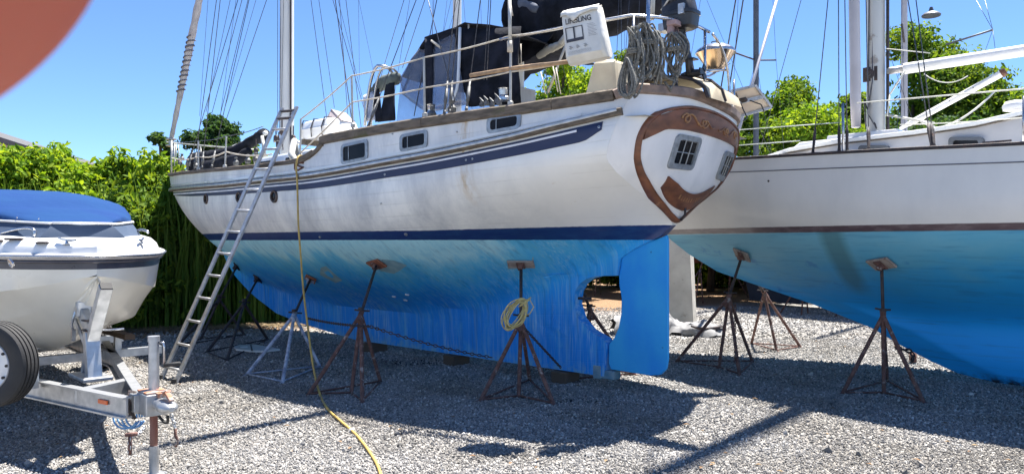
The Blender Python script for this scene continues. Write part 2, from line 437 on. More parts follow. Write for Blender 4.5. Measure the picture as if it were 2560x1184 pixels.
def leaves_mesh(name, blobs, n, size, mat, parent, seed, shell=.45, asp=1.7, up=.35):
    rng = np.random.default_rng(seed)
    B = np.array(blobs, float); vol = B[:, 3] * B[:, 4] * B[:, 5]; pr = vol ** .7; pr /= pr.sum()
    idx = rng.choice(len(B), n, p=pr)
    d = rng.normal(size=(n, 3)); d /= np.linalg.norm(d, axis=1)[:, None]
    r = rng.random(n) ** shell
    bump_ = 1 + .22 * np.sin(d[:, 0] * 7 + idx) * np.cos(d[:, 1] * 6 + idx * 2) + .15 * np.sin(d[:, 2] * 11 + idx * 3)
    P = B[idx, :3] + d * B[idx, 3:6] * (r * bump_)[:, None]
    P[:, 2] = np.maximum(P[:, 2], .02)
    nn = d * .6 + rng.normal(size=(n, 3)) * .8; nn[:, 2] += up; nn /= np.linalg.norm(nn, axis=1)[:, None]
    a = rng.normal(size=(n, 3)); a -= nn * (a * nn).sum(1)[:, None]; a /= np.linalg.norm(a, axis=1)[:, None]
    b = np.cross(nn, a)
    s = size * (.6 + .8 * rng.random(n))[:, None]
    V = np.empty((n, 6, 3))
    V[:, 0] = P - a * s * asp * .5; V[:, 1] = P - a * s * .12 * asp - b * s * .42 + nn * s * .1; V[:, 2] = P + a * s * .2 * asp - b * s * .32 + nn * s * .1
    V[:, 3] = P + a * s * asp * .5 - nn * s * .15; V[:, 4] = P + a * s * .2 * asp + b * s * .32 + nn * s * .1; V[:, 5] = P - a * s * .12 * asp + b * s * .42 + nn * s * .1
    return poly_mesh(name, V.reshape(-1, 3), n, [[0, 1, 2, 3], [0, 3, 4, 5]], 6, mat, parent)

def poly_mesh(name, V, n, quads, vp, mat, parent):
    q = len(quads)
    base = (np.arange(n) * vp)[:, None]
    F = np.concatenate([base + np.array(x)[None] for x in quads], axis=1).astype(np.int32)
    me = bpy.data.meshes.new(name)
    me.vertices.add(len(V)); me.vertices.foreach_set("co", V.astype(np.float32).ravel())
    me.loops.add(F.size); me.loops.foreach_set("vertex_index", F.ravel())
    me.polygons.add(n * q); me.polygons.foreach_set("loop_start", np.arange(n * q, dtype=np.int32) * 4)
    me.materials.append(mat); me.update(calc_edges=True)
    o = bpy.data.objects.new(name, me); col.objects.link(o)
    if parent: o.parent = parent
    return o

def tree(name, label, cat, x, y, h, w, n, size, mat, seed, group=None, crown0=.25, nb=11, trunk=.14, top=1.0):
    rng = random.Random(seed)
    t = thing(name, label, cat, (x, y, 0), 0, group)
    blobs = []
    tr = MB(); pts = [(0, 0, -.05)]; px = py = 0
    for k in range(1, 6):
        px += rng.uniform(-.12, .12); py += rng.uniform(-.12, .12); pts.append((px, py, h * .8 * k / 5))
    tr.tube(pts, [trunk * (1 - .15 * k) for k in range(6)], 8)
    for k in range(nb):
        u = (k + .5) / nb; z = h * (crown0 + (1 - crown0) * u * .93)
        a = rng.uniform(0, 6.28); prof = math.sin(math.pi * min(.95, .18 + u * .80)) ** .7
        rr = w * .55 * prof * rng.uniform(.45, .95); bs = w * .34 * rng.uniform(.6, 1.1) * (.55 + .45 * prof)
        c = (rr * math.cos(a), rr * math.sin(a), z)
        blobs.append((c[0], c[1], min(z, h - bs * .6), bs, bs, bs * .72))
        zi = max(.4, z - rr * .7); k2 = min(4, int(zi / (h * .8) * 5)); q = pts[k2]
        tr.tube([(q[0], q[1], min(zi, h * .75)), (c[0] * .5, c[1] * .5, (zi + z) / 2 + .1), c], [trunk * .45, trunk * .3, trunk * .12], 5)
    tr.build("trunk", M_bark, t, True)
    leaves_mesh("crown", blobs, int(n * 1.8), size * .72, mat, t, seed)
    return t

# dense shrubs behind the motor boat, left
def shrub(label, px, pytop, y, w, n, mat, seed, size=.072, group="leafy shrubs behind the small motor boat"):
    p = at(px, pytop, y); h = p.z - .12
    rng = random.Random(seed); t = thing("shrub", label, "shrub", (p.x, y, 0), 0, group)
    blobs = []; st = MB()
    nbl = 9
    for k in range(nbl):
        a = rng.uniform(0, 6.28); rr = w * .5 * rng.uniform(0, .8); z = h * rng.uniform(.3, .85)
        if k < 2: z = h * .86; rr *= .4
        s = w * rng.uniform(.2, .34)
        blobs.append((rr * math.cos(a), rr * math.sin(a) * .8, z, s, s, s * .62))
        st.tube([(rr * .2 * math.cos(a), rr * .2 * math.sin(a), 0), (rr * .6 * math.cos(a), rr * .6 * math.sin(a), z * .6), (rr * math.cos(a), rr * math.sin(a) * .8, z)], [.035, .025, .01], 5)
    blobs.append((0, 0, h * .35, w * .5, w * .4, h * .35))
    st.build("stem", M_bark, t, True)
    for k in range(7):
        a = rng.uniform(0, 6.28); rr = w * .5 * rng.uniform(.1, .9); s = w * rng.uniform(.07, .13); blobs.append((rr * math.cos(a), rr * math.sin(a), h * rng.uniform(.80, .97), s, s, s * 1.2))
    leaves_mesh("crown", blobs, int(n * 2.0), size, mat, t, seed, shell=.4, asp=2.0)
LS = [("yellow green shrub at the far left edge above the blue boat cover", -60, 378, 14.5, 3.4, 9000, L_bright),
      ("bright shrub left of the small notch in the hedge, over the blue cover", 110, 385, 15.0, 3.0, 9000, L_bright),
      ("low rounded shrub in the dip of the hedge, right of the house roof", 215, 410, 15.6, 2.6, 8000, L_mid),
      ("tallest pointed yellow green shrub in the middle of the left hedge", 310, 380, 16.0, 3.0, 10000, L_bright),
      ("shrub just left of the ketch bow with pale leaves under the pulpit", 400, 395, 16.0, 2.4, 9000, L_bright),
      ("darker shrub filling the gap between reeds and hedge, behind the motor boat bow", 290, 470, 14.4, 2.6, 8000, L_mid),
      ("shrub low in front of the hedge beside the end of the blue cover", 200, 455, 14.0, 2.2, 6000, L_bright),
      ("loose yellow green shrub beside the reeds under the ketch bow", 440, 470, 15.5, 2.4, 8000, L_mid)]
for i, a in enumerate(LS): shrub(*a, seed=20 + i)
# behind the hedge a darker mass closes the gaps
tree("tree", "small round tree beyond the ketch foredeck with open feathery crown", "tree", at(530, 300, 26).x, 26, at(530, 283, 26).z, 2.1, 9000, .13, L_dark, 5, crown0=.45)
tree("tree", "thin sparse young conifer left of the furled jib beyond the bow pulpit", "tree", at(405, 330, 24).x, 24, at(405, 325, 24).z, 1.1, 2200, .13, L_dark, 6, crown0=.5)
tree("tree", "low bushy tree seen between the ladder and the boom on the ketch foredeck", "tree", at(645, 380, 26).x, 26, at(645, 372, 26).z, 3.0, 8000, .13, L_mid, 8, crown0=.2)

def reeds():
    rng = np.random.default_rng(11); n = 9000
    u = rng.random(n)
    # belt along the back of the yard from behind the motor boat to behind the ketch
    x0 = -9.5 + u * 5.6 + rng.normal(size=n) * .15; y0 = 13.1 + u * 2.6 + rng.random(n) * 1.5
    h = 2.0 + rng.random(n) * 1.0 - .9 * np.clip((u - .8) / .2, 0, 1)
    la = rng.random(n) * 6.28; w = .010 + rng.random(n) * .014
    z0 = np.where(rng.random(n) < .5, 0, rng.random(n) * h * .6)
    lean = .1 + rng.random(n) * .45
    bl = np.where(z0 > 0, .7, h)
    dx, dy = np.cos(la), np.sin(la); sx, sy = -dy, dx
    V = np.zeros((n, 8, 3))
    for k, (t, ww) in enumerate(((0, 1), (.4, 1.0), (.75, .7), (1, .08))):
        cx = x0 + dx * lean * bl * t * t * .5; cy = y0 + dy * lean * bl * t * t * .5; cz = z0 + bl * (t - .12 * t * t * lean)
        V[:, k * 2, 0] = cx - sx * w * ww; V[:, k * 2, 1] = cy - sy * w * ww; V[:, k * 2, 2] = cz
        V[:, k * 2 + 1, 0] = cx + sx * w * ww; V[:, k * 2 + 1, 1] = cy + sy * w * ww; V[:, k * 2 + 1, 2] = cz
    o = poly_mesh("reed_bed", V.reshape(-1, 3), n, [[0, 1, 3, 2], [2, 3, 5, 4], [4, 5, 7, 6]], 8, L_reed, None)
    setp(o, "tall green reeds growing behind the motor boat and the ketch bow", "reeds", None, "stuff")
    # dry litter at the foot
    n = 5000; u = rng.random(n); x0 = -9.5 + u * 8.2 + rng.normal(size=n) * .2; y0 = 12.6 + u * 3.2 + rng.random(n) * 1.6
    a = rng.random(n) * 6.28; l = .06 + rng.random(n) * .16; w = .006
    V = np.zeros((n, 4, 3)); z = .01 + rng.random(n) * .04
    for k, (i, j) in enumerate(((-1, -1), (1, -1), (1, 1), (-1, 1))):
        V[:, k, 0] = x0 + np.cos(a) * l * i - np.sin(a) * w * j; V[:, k, 1] = y0 + np.sin(a) * l * i + np.cos(a) * w * j; V[:, k, 2] = z + (i > 0) * .03
    o = poly_mesh("dry_grass", V.reshape(-1, 3), n, [[0, 1, 2, 3]], 4, pm("dry_reed", (.32, .23, .12), .9, c2=(.2, .14, .08)), None)
    setp(o, "dry fallen reed stalks on the ground at the foot of the reeds", "dry grass", None, "stuff")
reeds()

# trees on the right and behind the ketch
TR = [("tallest leafy tree on the right, crown above the white boom of the sloop", 2290, 48, 26, 3.6, 15000, L_mid, .13, .2),
      ("broad dark tree behind the white boom at the right edge", 2440, 190, 25, 4.2, 14000, L_mid, .13, .15),
      ("airy tree between the solar panel and the sloop mast with spiky top", 1995, 170, 26, 2.8, 10000, L_mid, .12, .25),
      ("bright yellow green bushy tree low behind the sloop bow", 2060, 255, 23, 3.2, 14000, L_bright, .12, .1),
      ("green tree directly behind the sloop mast and furled sail", 2150, 215, 27, 2.6, 9000, L_mid, .13, .1),
      ("leafy tree behind the solar panel at the ketch stern", 1870, 265, 24, 2.6, 9000, L_mid, .12, .15),
      ("small bright tree showing between the grill and the taffrail", 1775, 205, 25, 1.8, 6000, L_bright, .12, .2),
      ("round green tree seen under the mizzen boom beside the white bag", 1420, 110, 24, 3.0, 12000, L_bright, .12, .15),
      ("tree glimpsed through the rope coils at the ketch stern", 1560, 85, 26, 2.4, 8000, L_mid, .12, .15),
      ("dark small leaved tree under the boom at the far right", 2350, 300, 22, 3.6, 10000, L_dark, .11, .05),
      ("leafy tree filling the gap between the radar reflector mast and the right edge", 2500, 225, 27, 3.4, 10000, L_mid, .12, .12),
      ("pale green tree just right of the far dark mast", 1925, 235, 25, 2.4, 8000, L_bright, .12, .12),
      ("low bush at the right edge behind the sloop cabin", 2560, 270, 24, 3.0, 8000, L_mid, .12, .05)]
for i, (lb, px, py, y, w, n, mt, sz, c0) in enumerate(TR):
    p = at(px, py, y)
    tree("tree", lb, "tree", p.x, y, p.z, w * 1.22, int(n * 1.3), sz, mt, 40 + i, "trees beyond the yard on the right", crown0=c0, nb=12)
# low green bank under the boats, right
for i, (px, w) in enumerate(((1545, 3.2), (1775, 2.8), (1850, 2.6), (1960, 3), (2080, 3.2), (1400, 3.0), (1250, 3), (1100, 3), (2230, 3.2))):
    shrub(["low bush at the yard edge behind the stern post opening", "bright low bush right of the grey tarpaulin, under the sloop bow", "dark low bush under the sloop bow beside a jack stand", "low bush hidden behind the sloop forefoot", "low bush behind the sloop underbody", "low bush behind the ketch keel", "low bush behind the middle of the ketch", "low bush behind the ketch bilge", "low bush far behind the sloop keel"][i],
          px, 560, 27.5 + i * .2, w, 4500, L_mid if i != 1 else L_bright, 70 + i, .13, "low bushes along the far yard edge")
def far_wood():
    blobs = []; rng = random.Random(4)
    for k in range(70):
        x = -42 + k * 1.55; blobs.append((x, 36 + rng.uniform(-1, 2), rng.uniform(.8, 1.8), 2.2, 1.5, rng.uniform(1.1, 1.7)))
    o = leaves_mesh("distant_hedge", blobs, 24000, .26, L_mid, None, 91, shell=.3)
    setp(o, "continuous green growth far behind the boats", "hedge", None, "stuff")
far_wood()

# house roof at the left
t = thing("house", "pale house behind the left hedge, only its grey gable roof showing", "house", (at(-20, 0, 32).x, 33, 0), R(8))
b = MB(); b.box((0, 0, 2.4), (10, 7, 4.8)); b.build("wall", pm("house_wall", (.5, .5, .47), .8), t)
b = MB(); rg = 6.35
apexx = -3.0
b.prism([(-8.2, 5.5), (apexx, 7.27), (3.55, 5.12), (3.55, 4.98), (apexx, 7.1), (-8.2, 5.35)], lambda a, z, d: (a, d, z), -4, 4)
b.build("roof", pm("grey_shingle", (.10, .10, .105), .9, c2=(.07, .07, .07), scale=10, bump=.5), t)
b = MB(); b.prism([(-8.0, 5.35), (apexx, 7.08), (3.3, 5.0), (3.3, 4.6), (-8.0, 4.6)], lambda a, z, d: (a, d, z), -3.6, 3.6); b.build("gable", pm("house_wall", (.5, .5, .47), .8), t)
b = MB(); b.bar((apexx, -4.03, 7.2), (3.6, -4.03, 5.05), .06, .2, up=(0, 0, 1)); b.bar((-8.2, -4.03, 5.43), (apexx, -4.03, 7.2), .06, .2); b.build("fascia", pm("grey_fascia", (.13, .135, .145), .7), t)
# ------------------------------------------------------------------ THE KETCH
# local axes: x = forward from the foot of the transom, y = to port, z = up from the ground
TH = R(42); KC, KS = math.cos(TH), math.sin(TH); K0 = (1.76, 8.0)
K = thing("ketch_sailboat", "large white ketch with brown trimmed heart shaped transom, propped in the middle", "sailboat", (K0[0], K0[1], 0), R(180) - TH)
def kw(s, t, z): return Vector((K0[0] - KC * s - KS * t, K0[1] + KS * s - KC * t, z))
def kl(p):
    dx, dy = p[0] - K0[0], p[1] - K0[1]
    return Vector((-KC * dx + KS * dy, -KS * dx - KC * dy, p[2]))
def kp(px, py, t):
    """ketch point on the fore-and-aft plane t that the photo shows at px, py"""
    k = (px - 1280) / F_PX
    s = (K0[0] - KS * t - k * (K0[1] - KC * t)) / (KC + k * KS)
    y = K0[1] + KS * s - KC * t
    return Vector((s, t, CAM_H + (HOR - py) / F_PX * y))
BDs = [-.7, -.3, 0, 1, 2, 3, 4, 5, 6, 7, 8, 9, 10, 11, 11.8, 12.2]
BDb = [1.04, 1.17, 1.25, 1.49, 1.64, 1.75, 1.81, 1.83, 1.80, 1.72, 1.58, 1.36, 1.04, .64, .24, .035]
ZCs = [-.6, 0, .5, 1, 2, 3, 4.5, 6, 7.5, 8.8, 9.5, 10.3, 11, 12.2]
ZCb = [2.05, 1.88, 1.62, 1.38, 1.0, .80, .68, .68, .78, 1.0, 1.27, 1.80, 2.3, 3.08]
def bd(s): return pch(s, BDs, BDb)
def zcf(s): return pch(s, ZCs, ZCb)
def kB(s, z):
    zc = zcf(s); zf = itp(s, [-.5, 0, 3, 8, 10, 12.2], [2.75, 2.62, 2.3, 2.35, 2.8, 3.3])
    p = itp(s, [0, 1.5, 3, 5, 7.5, 9.5, 12], [.78, .88, .70, .62, .66, .8, .8])
    h = min(1, max(0, (z - zc) / (zf - zc)))
    k = .075 if s > .3 else max(.02, .075 - .15 * (.3 - s))
    keel = k + .05 * max(0, min(1, (z - .15) / 1.0)) * (1 if s > 1.6 else .2)
    if s > 9.3: keel *= max(.35, 1 - (s - 9.3) * .6)
    g = (1 - math.cos(math.pi * h ** p)) / 2
    b_ = bd(s) * (1 - .13 * max(0, min(1, (z - 2.78) / .4)) * max(0, min(1, (1.3 - s) / 1.5)))
    return max(0.0, keel * (1 - g) + b_ * g)
FZ = [.15, .19, .26, .41, .71, 1.03, 1.29, 1.8, 2.4, 3.13]; FS = [5.6, 6.3, 6.9, 7.9, 8.75, 9.35, 9.72, 10.25, 11.1, 12.2]
AZ = [.15, .52, .58, .66, .78, .95, 1.1, 1.2, 1.26, 1.295, 1.31, 1.5, 1.6, 1.75, 1.87, 1.9]
AS = [.88, .84, .90, 1.10, 1.24, 1.31, 1.29, 1.22, 1.12, .98, .70, .66, .50, .16, .02, 0]
def sT0(z): return -.62 * (min(z, 2.3) - 1.9) - .34 * max(0, min(z, 2.88) - 2.3) - .12 * max(0, z - 2.88)
def s_aft(z):
    if z < 1.9: return itp(z, AZ, AS)
    B = kB(0, z); return sT0(z) + .37 * min(1, B / 1.2)
def s_fwd(z): return itp(z, FZ, FS)
RZs = [-1, -.3, 0, 1, 2.5, 3.2, 3.85, 3.93, 4.0, 4.08, 4.2, 4.4, 4.6, 5.5, 6.5, 8, 9.7, 11, 12.2]
RZz = [3.11, 3.11, 3.05, 2.98, 2.95, 2.93, 2.91, 2.905, 2.85, 2.81, 2.765, 2.72, 2.70, 2.705, 2.735, 2.795, 2.885, 2.99, 3.10]
def zr(s): return itp(s, RZs, RZz)
def drop(s, t):
    return .085 * max(0, min(1, .5 - t)) * max(0, min(1, (2.0 - s) / 2)) if t < .5 else 0.0
ZR = sorted(set(AZ + [.3, .42, .87, 1.03, 1.4] + [1.95 + .07 * i for i in range(8)] + [1.66, 1.7, 1.83, 1.9]))
ZR = [z for z in ZR if z <= 2.45]
UP = [0, .08, .16, .24, .32, .4, .48, .56, .64, .72, .8, .9, 1.0]
NU = 150
def hull_rows(sign):
    rows = []
    for z in ZR + [None] * len(UP):
        pass
    levels = [(z, None) for z in ZR if z < 2.45] + [(2.45 + (3.13 - 2.45) * w, w) for w in UP]
    for zn, w in levels:
        a, f = s_aft(zn), s_fwd(zn); row = []
        for i in range(NU + 1):
            u = i / NU; s = a + (f - a) * u
            z = zn if w is None else 2.45 + (zr(s) - 2.45) * w
            if w is not None: z_ = z - drop(s, sign) * w; row.append((s, sign * kB(s, z), z_)); continue
            if w is None and zn < .16:      # keel bottom shoe
                z = .15
            row.append((s, sign * kB(s, z), z))
        rows.append(row)
    return rows
def hull_material():
    m = bpy.data.materials.new("ketch_hull_paint"); m.use_nodes = True
    N = m.node_tree.nodes; L = m.node_tree.links; b = N["Principled BSDF"]
    b.inputs["Roughness"].default_value = .42
    tc = N.new("ShaderNodeTexCoord"); sp = N.new("ShaderNodeSeparateXYZ"); L.new(tc.outputs["Object"], sp.inputs[0])
    def math_(op, a, b_=None, c=None, clamp=False):
        n = N.new("ShaderNodeMath"); n.operation = op; n.use_clamp = clamp
        for i, v in enumerate((a, b_, c)):
            if v is None: continue
            if isinstance(v, (int, float)): n.inputs[i].default_value = v
            else: L.new(v, n.inputs[i])
        return n.outputs[0]
    def noise(scale, st, detail=5, rough=.6):
        mp = N.new("ShaderNodeMapping"); mp.inputs["Scale"].default_value = st; L.new(tc.outputs["Object"], mp.inputs[0])
        n = N.new("ShaderNodeTexNoise"); n.inputs["Scale"].default_value = scale; n.inputs["Detail"].default_value = detail; n.inputs["Roughness"].default_value = rough
        L.new(mp.outputs[0], n.inputs["Vector"]); return n.outputs[0]
    def rng_(v, a, b_, c=0, d=1):
        n = N.new("ShaderNodeMapRange"); n.inputs[1].default_value = a; n.inputs[2].default_value = b_; n.inputs[3].default_value = c; n.inputs[4].default_value = d
        L.new(v, n.inputs[0]); return n.outputs[0]
    def mix(f, a, b_, bt='MIX'):
        n = N.new("ShaderNodeMix"); n.data_type = 'RGBA'; n.blend_type = bt
        if isinstance(f, float): n.inputs[0].default_value = f
        else: L.new(f, n.inputs[0])
        for i, v in ((6, a), (7, b_)):
            if isinstance(v, tuple): n.inputs[i].default_value = v + (1,)
            else: L.new(v, n.inputs[i])
        return n.outputs[2]
    X, Z = sp.outputs[0], sp.outputs[2]
    # topsides: chalky white, grey washes running down, rust weeping, plank seams
    wash = rng_(noise(2.2, (1, 1, .28), 8, .7), .40, .66)
    wash = math_('MULTIPLY', wash, rng_(X, .6, 2.6, .12, 1))
    white = mix(wash, (.80, .79, .75), (.48, .49, .50))
    hi = math_('MULTIPLY', rng_(Z, 2.55, 2.75), rng_(noise(3.2, (1, 1, .5), 8, .7), .38, .66))
    white = mix(math_('MULTIPLY', hi, .55), white, (.50, .52, .55))
    rx = math_('SUBTRACT', 1, math_('MULTIPLY', math_('ABSOLUTE', math_('SUBTRACT', X, 1.62)), 7.5), clamp=True)
    rz = math_('MULTIPLY', rng_(Z, 2.05, 2.38), rng_(noise(7, (1.6, 1, .35), 6), .42, .62))
    white = mix(math_('MULTIPLY', math_('MULTIPLY', rx, rz), 1.0), white, (.42, .27, .10))
    rust2 = math_('MULTIPLY', rng_(noise(10, (1, 1, .12), 4), .66, .74), rng_(noise(.9, (1, 1, 1), 3), .5, .62))
    white = mix(math_('MULTIPLY', rust2, .5), white, (.45, .31, .15))
    fr = math_('FRACT', math_('MULTIPLY', math_('SUBTRACT', Z, math_('MULTIPLY', math_('POWER', math_('ABSOLUTE', math_('SUBTRACT', X, 4.5)), 2.0), .008)), 7.4))
    seam = rng_(math_('ABSOLUTE', math_('SUBTRACT', fr, .5)), .012, .05, 1, 0)
    seam = math_('MULTIPLY', seam, rng_(noise(1.3, (1, 1, 1)), .42, .6))
    white = mix(math_('MULTIPLY', seam, .26), white, (.36, .34, .29))
    # antifouling: faded pale teal near the waterline amidships, strong blue below and aft, vertical streaks
    st1 = noise(3.0, (1, .2, .09), 7, .7); st2 = noise(26, (1, .25, .04), 4, .6); st3 = noise(.9, (1, .4, .35), 6, .6)
    hgt = math_('ADD', rng_(Z, .75, 1.62, 0, 1.12), math_('MULTIPLY_ADD', st1, .95, -.48))
    hgt = math_('ADD', hgt, math_('MULTIPLY_ADD', st3, .9, -.45))
    hgt = math_('MULTIPLY', hgt, rng_(X, .3, 2.6, .35, 1.0))
    cr = N.new("ShaderNodeValToRGB"); e = cr.color_ramp.elements
    e[0].position = .05; e[0].color = (.002, .24, .74, 1); e[1].position = 1.0; e[1].color = (.38, .70, .80, 1)
    for p, c in ((.32, (.003, .28, .76)), (.5, (.02, .36, .80)), (.68, (.06, .42, .74)), (.85, (.13, .52, .76))):
        x = e.new(p); x.color = c + (1,)
    L.new(hgt, cr.inputs[0])
    blue = mix(math_('MULTIPLY', rng_(st2, .50, .72), .42), cr.outputs[0], (.26, .58, .74))
    blue = mix(math_('MULTIPLY', math_('MULTIPLY', rng_(noise(55, (1, .3, .05), 3), .5, .66), rng_(noise(1.7, (1, .4, .4), 5), .45, .65)), .42), blue, (.50, .76, .82))
    blue = mix(math_('MULTIPLY', rng_(noise(4.2, (1, .5, .5), 9, .72), .52, .62), .3), blue, (.10, .44, .66))
    blue = mix(math_('MULTIPLY', rng_(noise(19, (1, .25, .05), 5), .54, .70), .30), blue, (.003, .055, .22))
    blue = mix(math_('MULTIPLY', rng_(noise(2.1, (1, .4, .12), 8, .7), .58, .7), .28), blue, (.05, .26, .36))
    chip = rng_(noise(5.5, (1, 1, 1), 9, .75), .70, .715)
    blue = mix(math_('MULTIPLY', chip, .8), blue, (.012, .03, .07))
    edge = math_('MULTIPLY', rng_(Z, .30, .17), rng_(noise(9, (1, 1, 1), 6), .42, .6))
    blue = mix(math_('MULTIPLY', edge, .55), blue, (.22, .42, .42))
    zz = math_('ADD', Z, math_('MULTIPLY_ADD', noise(14, (1, 1, 1)), .012, -.006))
    below = rng_(zz, 1.708, 1.714, 1, 0)
    top = math_('ADD', 1.82, rng_(X, 2.5, .2, 0, .05))
    band = rng_(math_('SUBTRACT', zz, top), -.003, .003, 1, 0)
    boot = mix(math_('MULTIPLY', rng_(noise(5, (1, 1, 3), 7, .7), .45, .7), .6), (.012, .035, .14), (.03, .085, .20))
    c = mix(band, white, boot); c = mix(below, c, blue)
    L.new(c, b.inputs["Base Color"])
    L.new(mix(below, (.34, .34, .34), (.75, .75, .75)), b.inputs["Roughness"])
    bp = N.new("ShaderNodeBump"); bp.inputs["Strength"].default_value = .25; bp.inputs["Distance"].default_value = .01
    L.new(math_('MULTIPLY_ADD', seam, -1.0, noise(1.6, (1, 1, 1), 3)), bp.inputs["Height"]); L.new(bp.outputs[0], b.inputs["Normal"])
    return m
M_hull = hull_material()
hb = MB()
for sg in (1, -1):
    rows = hull_rows(sg)
    hb.grid(rows, flip=(sg < 0))
P_, S_ = hull_rows(1), hull_rows(-1)
for sl in (0, NU):       # close the stern post and the stem between the two sides
    for i in range(len(P_) - 1):
        if sl == 0 and P_[i][0][2] >= 1.9 - 1e-6: continue
        q = [P_[i][sl], P_[i + 1][sl], S_[i + 1][sl], S_[i][sl]]
        hb.add(q, [(0, 1, 2, 3)])
for j in range(NU):      # keel shoe
    hb.add([P_[0][j], P_[0][j + 1], S_[0][j + 1], S_[0][j]], [(0, 1, 2, 3)])
hull = hb.build("hull", M_hull, K, True, auto=40)
# transom
def on_tr(t, z, off=0.0):
    z0 = z; B = max(.03, kB(s_aft(z) if z >= 1.9 else 0, min(z, zr(-.3))))
    a = max(-1, min(1, t / B)); s = sT0(z) + (s_aft(z) - sT0(z)) * abs(a) ** 2.6
    return Vector((s - off, t, z - (drop(0, t * 1.05) * (z - 2.45) / .66 if z > 2.45 else 0)))
tm = MB(); rows = []
zt = [1.9, 1.95, 2.02, 2.09, 2.16, 2.23, 2.3, 2.37] + [2.45 + (3.11 - 2.45) * w for w in UP]
for z in zt:
    zz = min(z, 3.11); sa = s_aft(min(zz, 3.13)); B = max(.02, kB(sa, zz)); row = []
    for i in range(41):
        a = -1 + 2 * i / 40
        row.append((sT0(zz) + (sa - sT0(zz)) * abs(a) ** 2.6, a * B, zz - (drop(0, a * 1.1) * (zz - 2.45) / .66 if zz > 2.45 else 0)))
    rows.append(row)
tm.grid(rows)
tm.build("transom", pm("transom_white", (.80, .80, .80), .28, 0, c2=(.64, .65, .66), scale=2.5, stretch=(1, 1, .4), coat=.2), K, True)
# hull-conforming helpers
def on_hull(s, z, off=0.0, sg=1):
    e = .02; B = kB(s, z); db_s = (kB(s + e, z) - kB(s - e, z)) / (2 * e); db_z = (kB(s, z + e) - kB(s, z - e)) / (2 * e)
    n = Vector((-db_s, 1, -db_z)).normalized()
    p = Vector((s, B, z)) + n * off
    return Vector((p.x, sg * p.y, p.z))
def strip(name, mat, s0, s1, zlo, zhi, off, n=80, sg=1, parent=K):
    m = MB(); rows = []
    S_l = [s0 + (s1 - s0) * (i / n) ** 1.3 for i in range(n + 1)]
    for o, v in ((0, 0), (off, 0), (off, .2), (off, .4), (off, .6), (off, .8), (off, 1), (0, 1)):
        rows.append([on_hull(s, zlo(s) * (1 - v) + zhi(s) * v, o, sg) for s in S_l])
    m.grid(rows, flip=sg > 0)
    return m.build(name, mat, parent, True, auto=35)
RUs = [-.16, .4, 1.05, 2.5, 4.5, 6, 8, 10, 11.2, 12.1]; RUz = [2.93, 2.84, 2.75, 2.62, 2.525, 2.525, 2.57, 2.66, 2.76, 2.86]
def zrub(s): return pch(s, RUs, RUz)
for sg in (1, -1):
    strip("cove_stripe", M_navy, .07, 11.4, lambda s: zrub(s) - itp(s, [.07, .25, 1, 4, 8, 11], [.13, .205, .195, .17, .14, .08]), lambda s: zrub(s) - .055, .008, sg=sg)
    strip("accent_line", pm("white_stripe", (.75, .75, .78), .4), .32, 11.3, lambda s: zrub(s) - .098, lambda s: zrub(s) - .078, .013, sg=sg)
    m = MB(); pts = [on_hull(-.10 + 12.14 * i / 90, zrub(-.10 + 12.14 * i / 90), .02, sg) for i in range(91)]
    m.sweep(pts, .075, .07)
    o = m.build("rub_rail", M_teak, K, True, auto=40)
    m = MB(); m.sweep([on_hull(-.06 + 12.04 * i / 90, zrub(-.06 + 12.04 * i / 90) + .005, .063, sg) for i in range(91)], .012, .032)
    m.build("rub_rail_strip", M_galv, o, True, auto=40)
    strip("sheer_moulding", M_gel, .3, 11.8, lambda s: zrub(s) + .055, lambda s: zrub(s) + .085, .012, sg=sg)
# name boards, trim
TRM = [(0, 1.915), (.12, 1.955), (.31, 2.05), (.57, 2.18), (.81, 2.33), (.95, 2.48), (1.0, 2.63), (.98, 2.79), (.87, 2.92), (.64, 2.995), (.32, 3.03), (0, 3.045)]
full = TRM + [(-t, z) for t, z in TRM[-2:0:-1]]
def smooth_loop(p, k=6):
    out = []; n = len(p)
    for i in range(n):
        a, b, c, d = [np.array(p[(i + j - 1) % n]) for j in range(4)]
        for q in range(k):
            u = q / k
            out.append(tuple(.5 * ((2 * b) + (c - a) * u + (2 * a - 5 * b + 4 * c - d) * u * u + (-a + 3 * b - 3 * c + d) * u ** 3)))
    return out
loop = smooth_loop(full)
m = MB(); vs = []; n = len(loop)
for i, (t, z) in enumerate(loop):
    t0, z0 = loop[i - 1]; t1, z1 = loop[(i + 1) % n]; d = np.array([t1 - t0, z1 - z0]); d /= np.linalg.norm(d); nn = np.array([-d[1], d[0]])
    wd = .023 if z < 2.93 else .016
    for w, o in ((-wd, .0), (-wd, .022), (-wd * .5, .034), (wd * .5, .034), (wd, .022), (wd, .0)):
        vs.append(on_tr(t + nn[0] * w, z + nn[1] * w, o))
fs = []
for i in range(n):
    for k in range(5): fs.append((i * 6 + k, i * 6 + k + 1, ((i + 1) % n) * 6 + k + 1, ((i + 1) % n) * 6 + k))
m.add(vs, [f[::-1] for f in fs]); m.build("transom_trim", M_brown, K, True, auto=50)
def tr_patch(name, lo, hi, t0, t1, off, mat, parent=K, nt=40, nz=5):
    m = MB(); rows = []
    def P(t, v, o): return on_tr(t, lo(t) + (hi(t) - lo(t)) * v, o)
    ts = [t0 + (t1 - t0) * i / nt for i in range(nt + 1)]
    rows.append([P(t, 0, 0) for t in ts])
    for k in range(nz + 1): rows.append([P(t, k / nz, off) for t in ts])
    rows.append([P(t, 1, 0) for t in ts])
    m.grid(rows, flip=True); m.grid([[P(t0, k / nz, 0) for k in range(nz + 1)], [P(t0, k / nz, off) for k in range(nz + 1)]]); m.grid([[P(t1, k / nz, 0) for k in range(nz + 1)], [P(t1, k / nz, off) for k in range(nz + 1)]], flip=True)
    return m.build(name, mat, parent, True, auto=40)
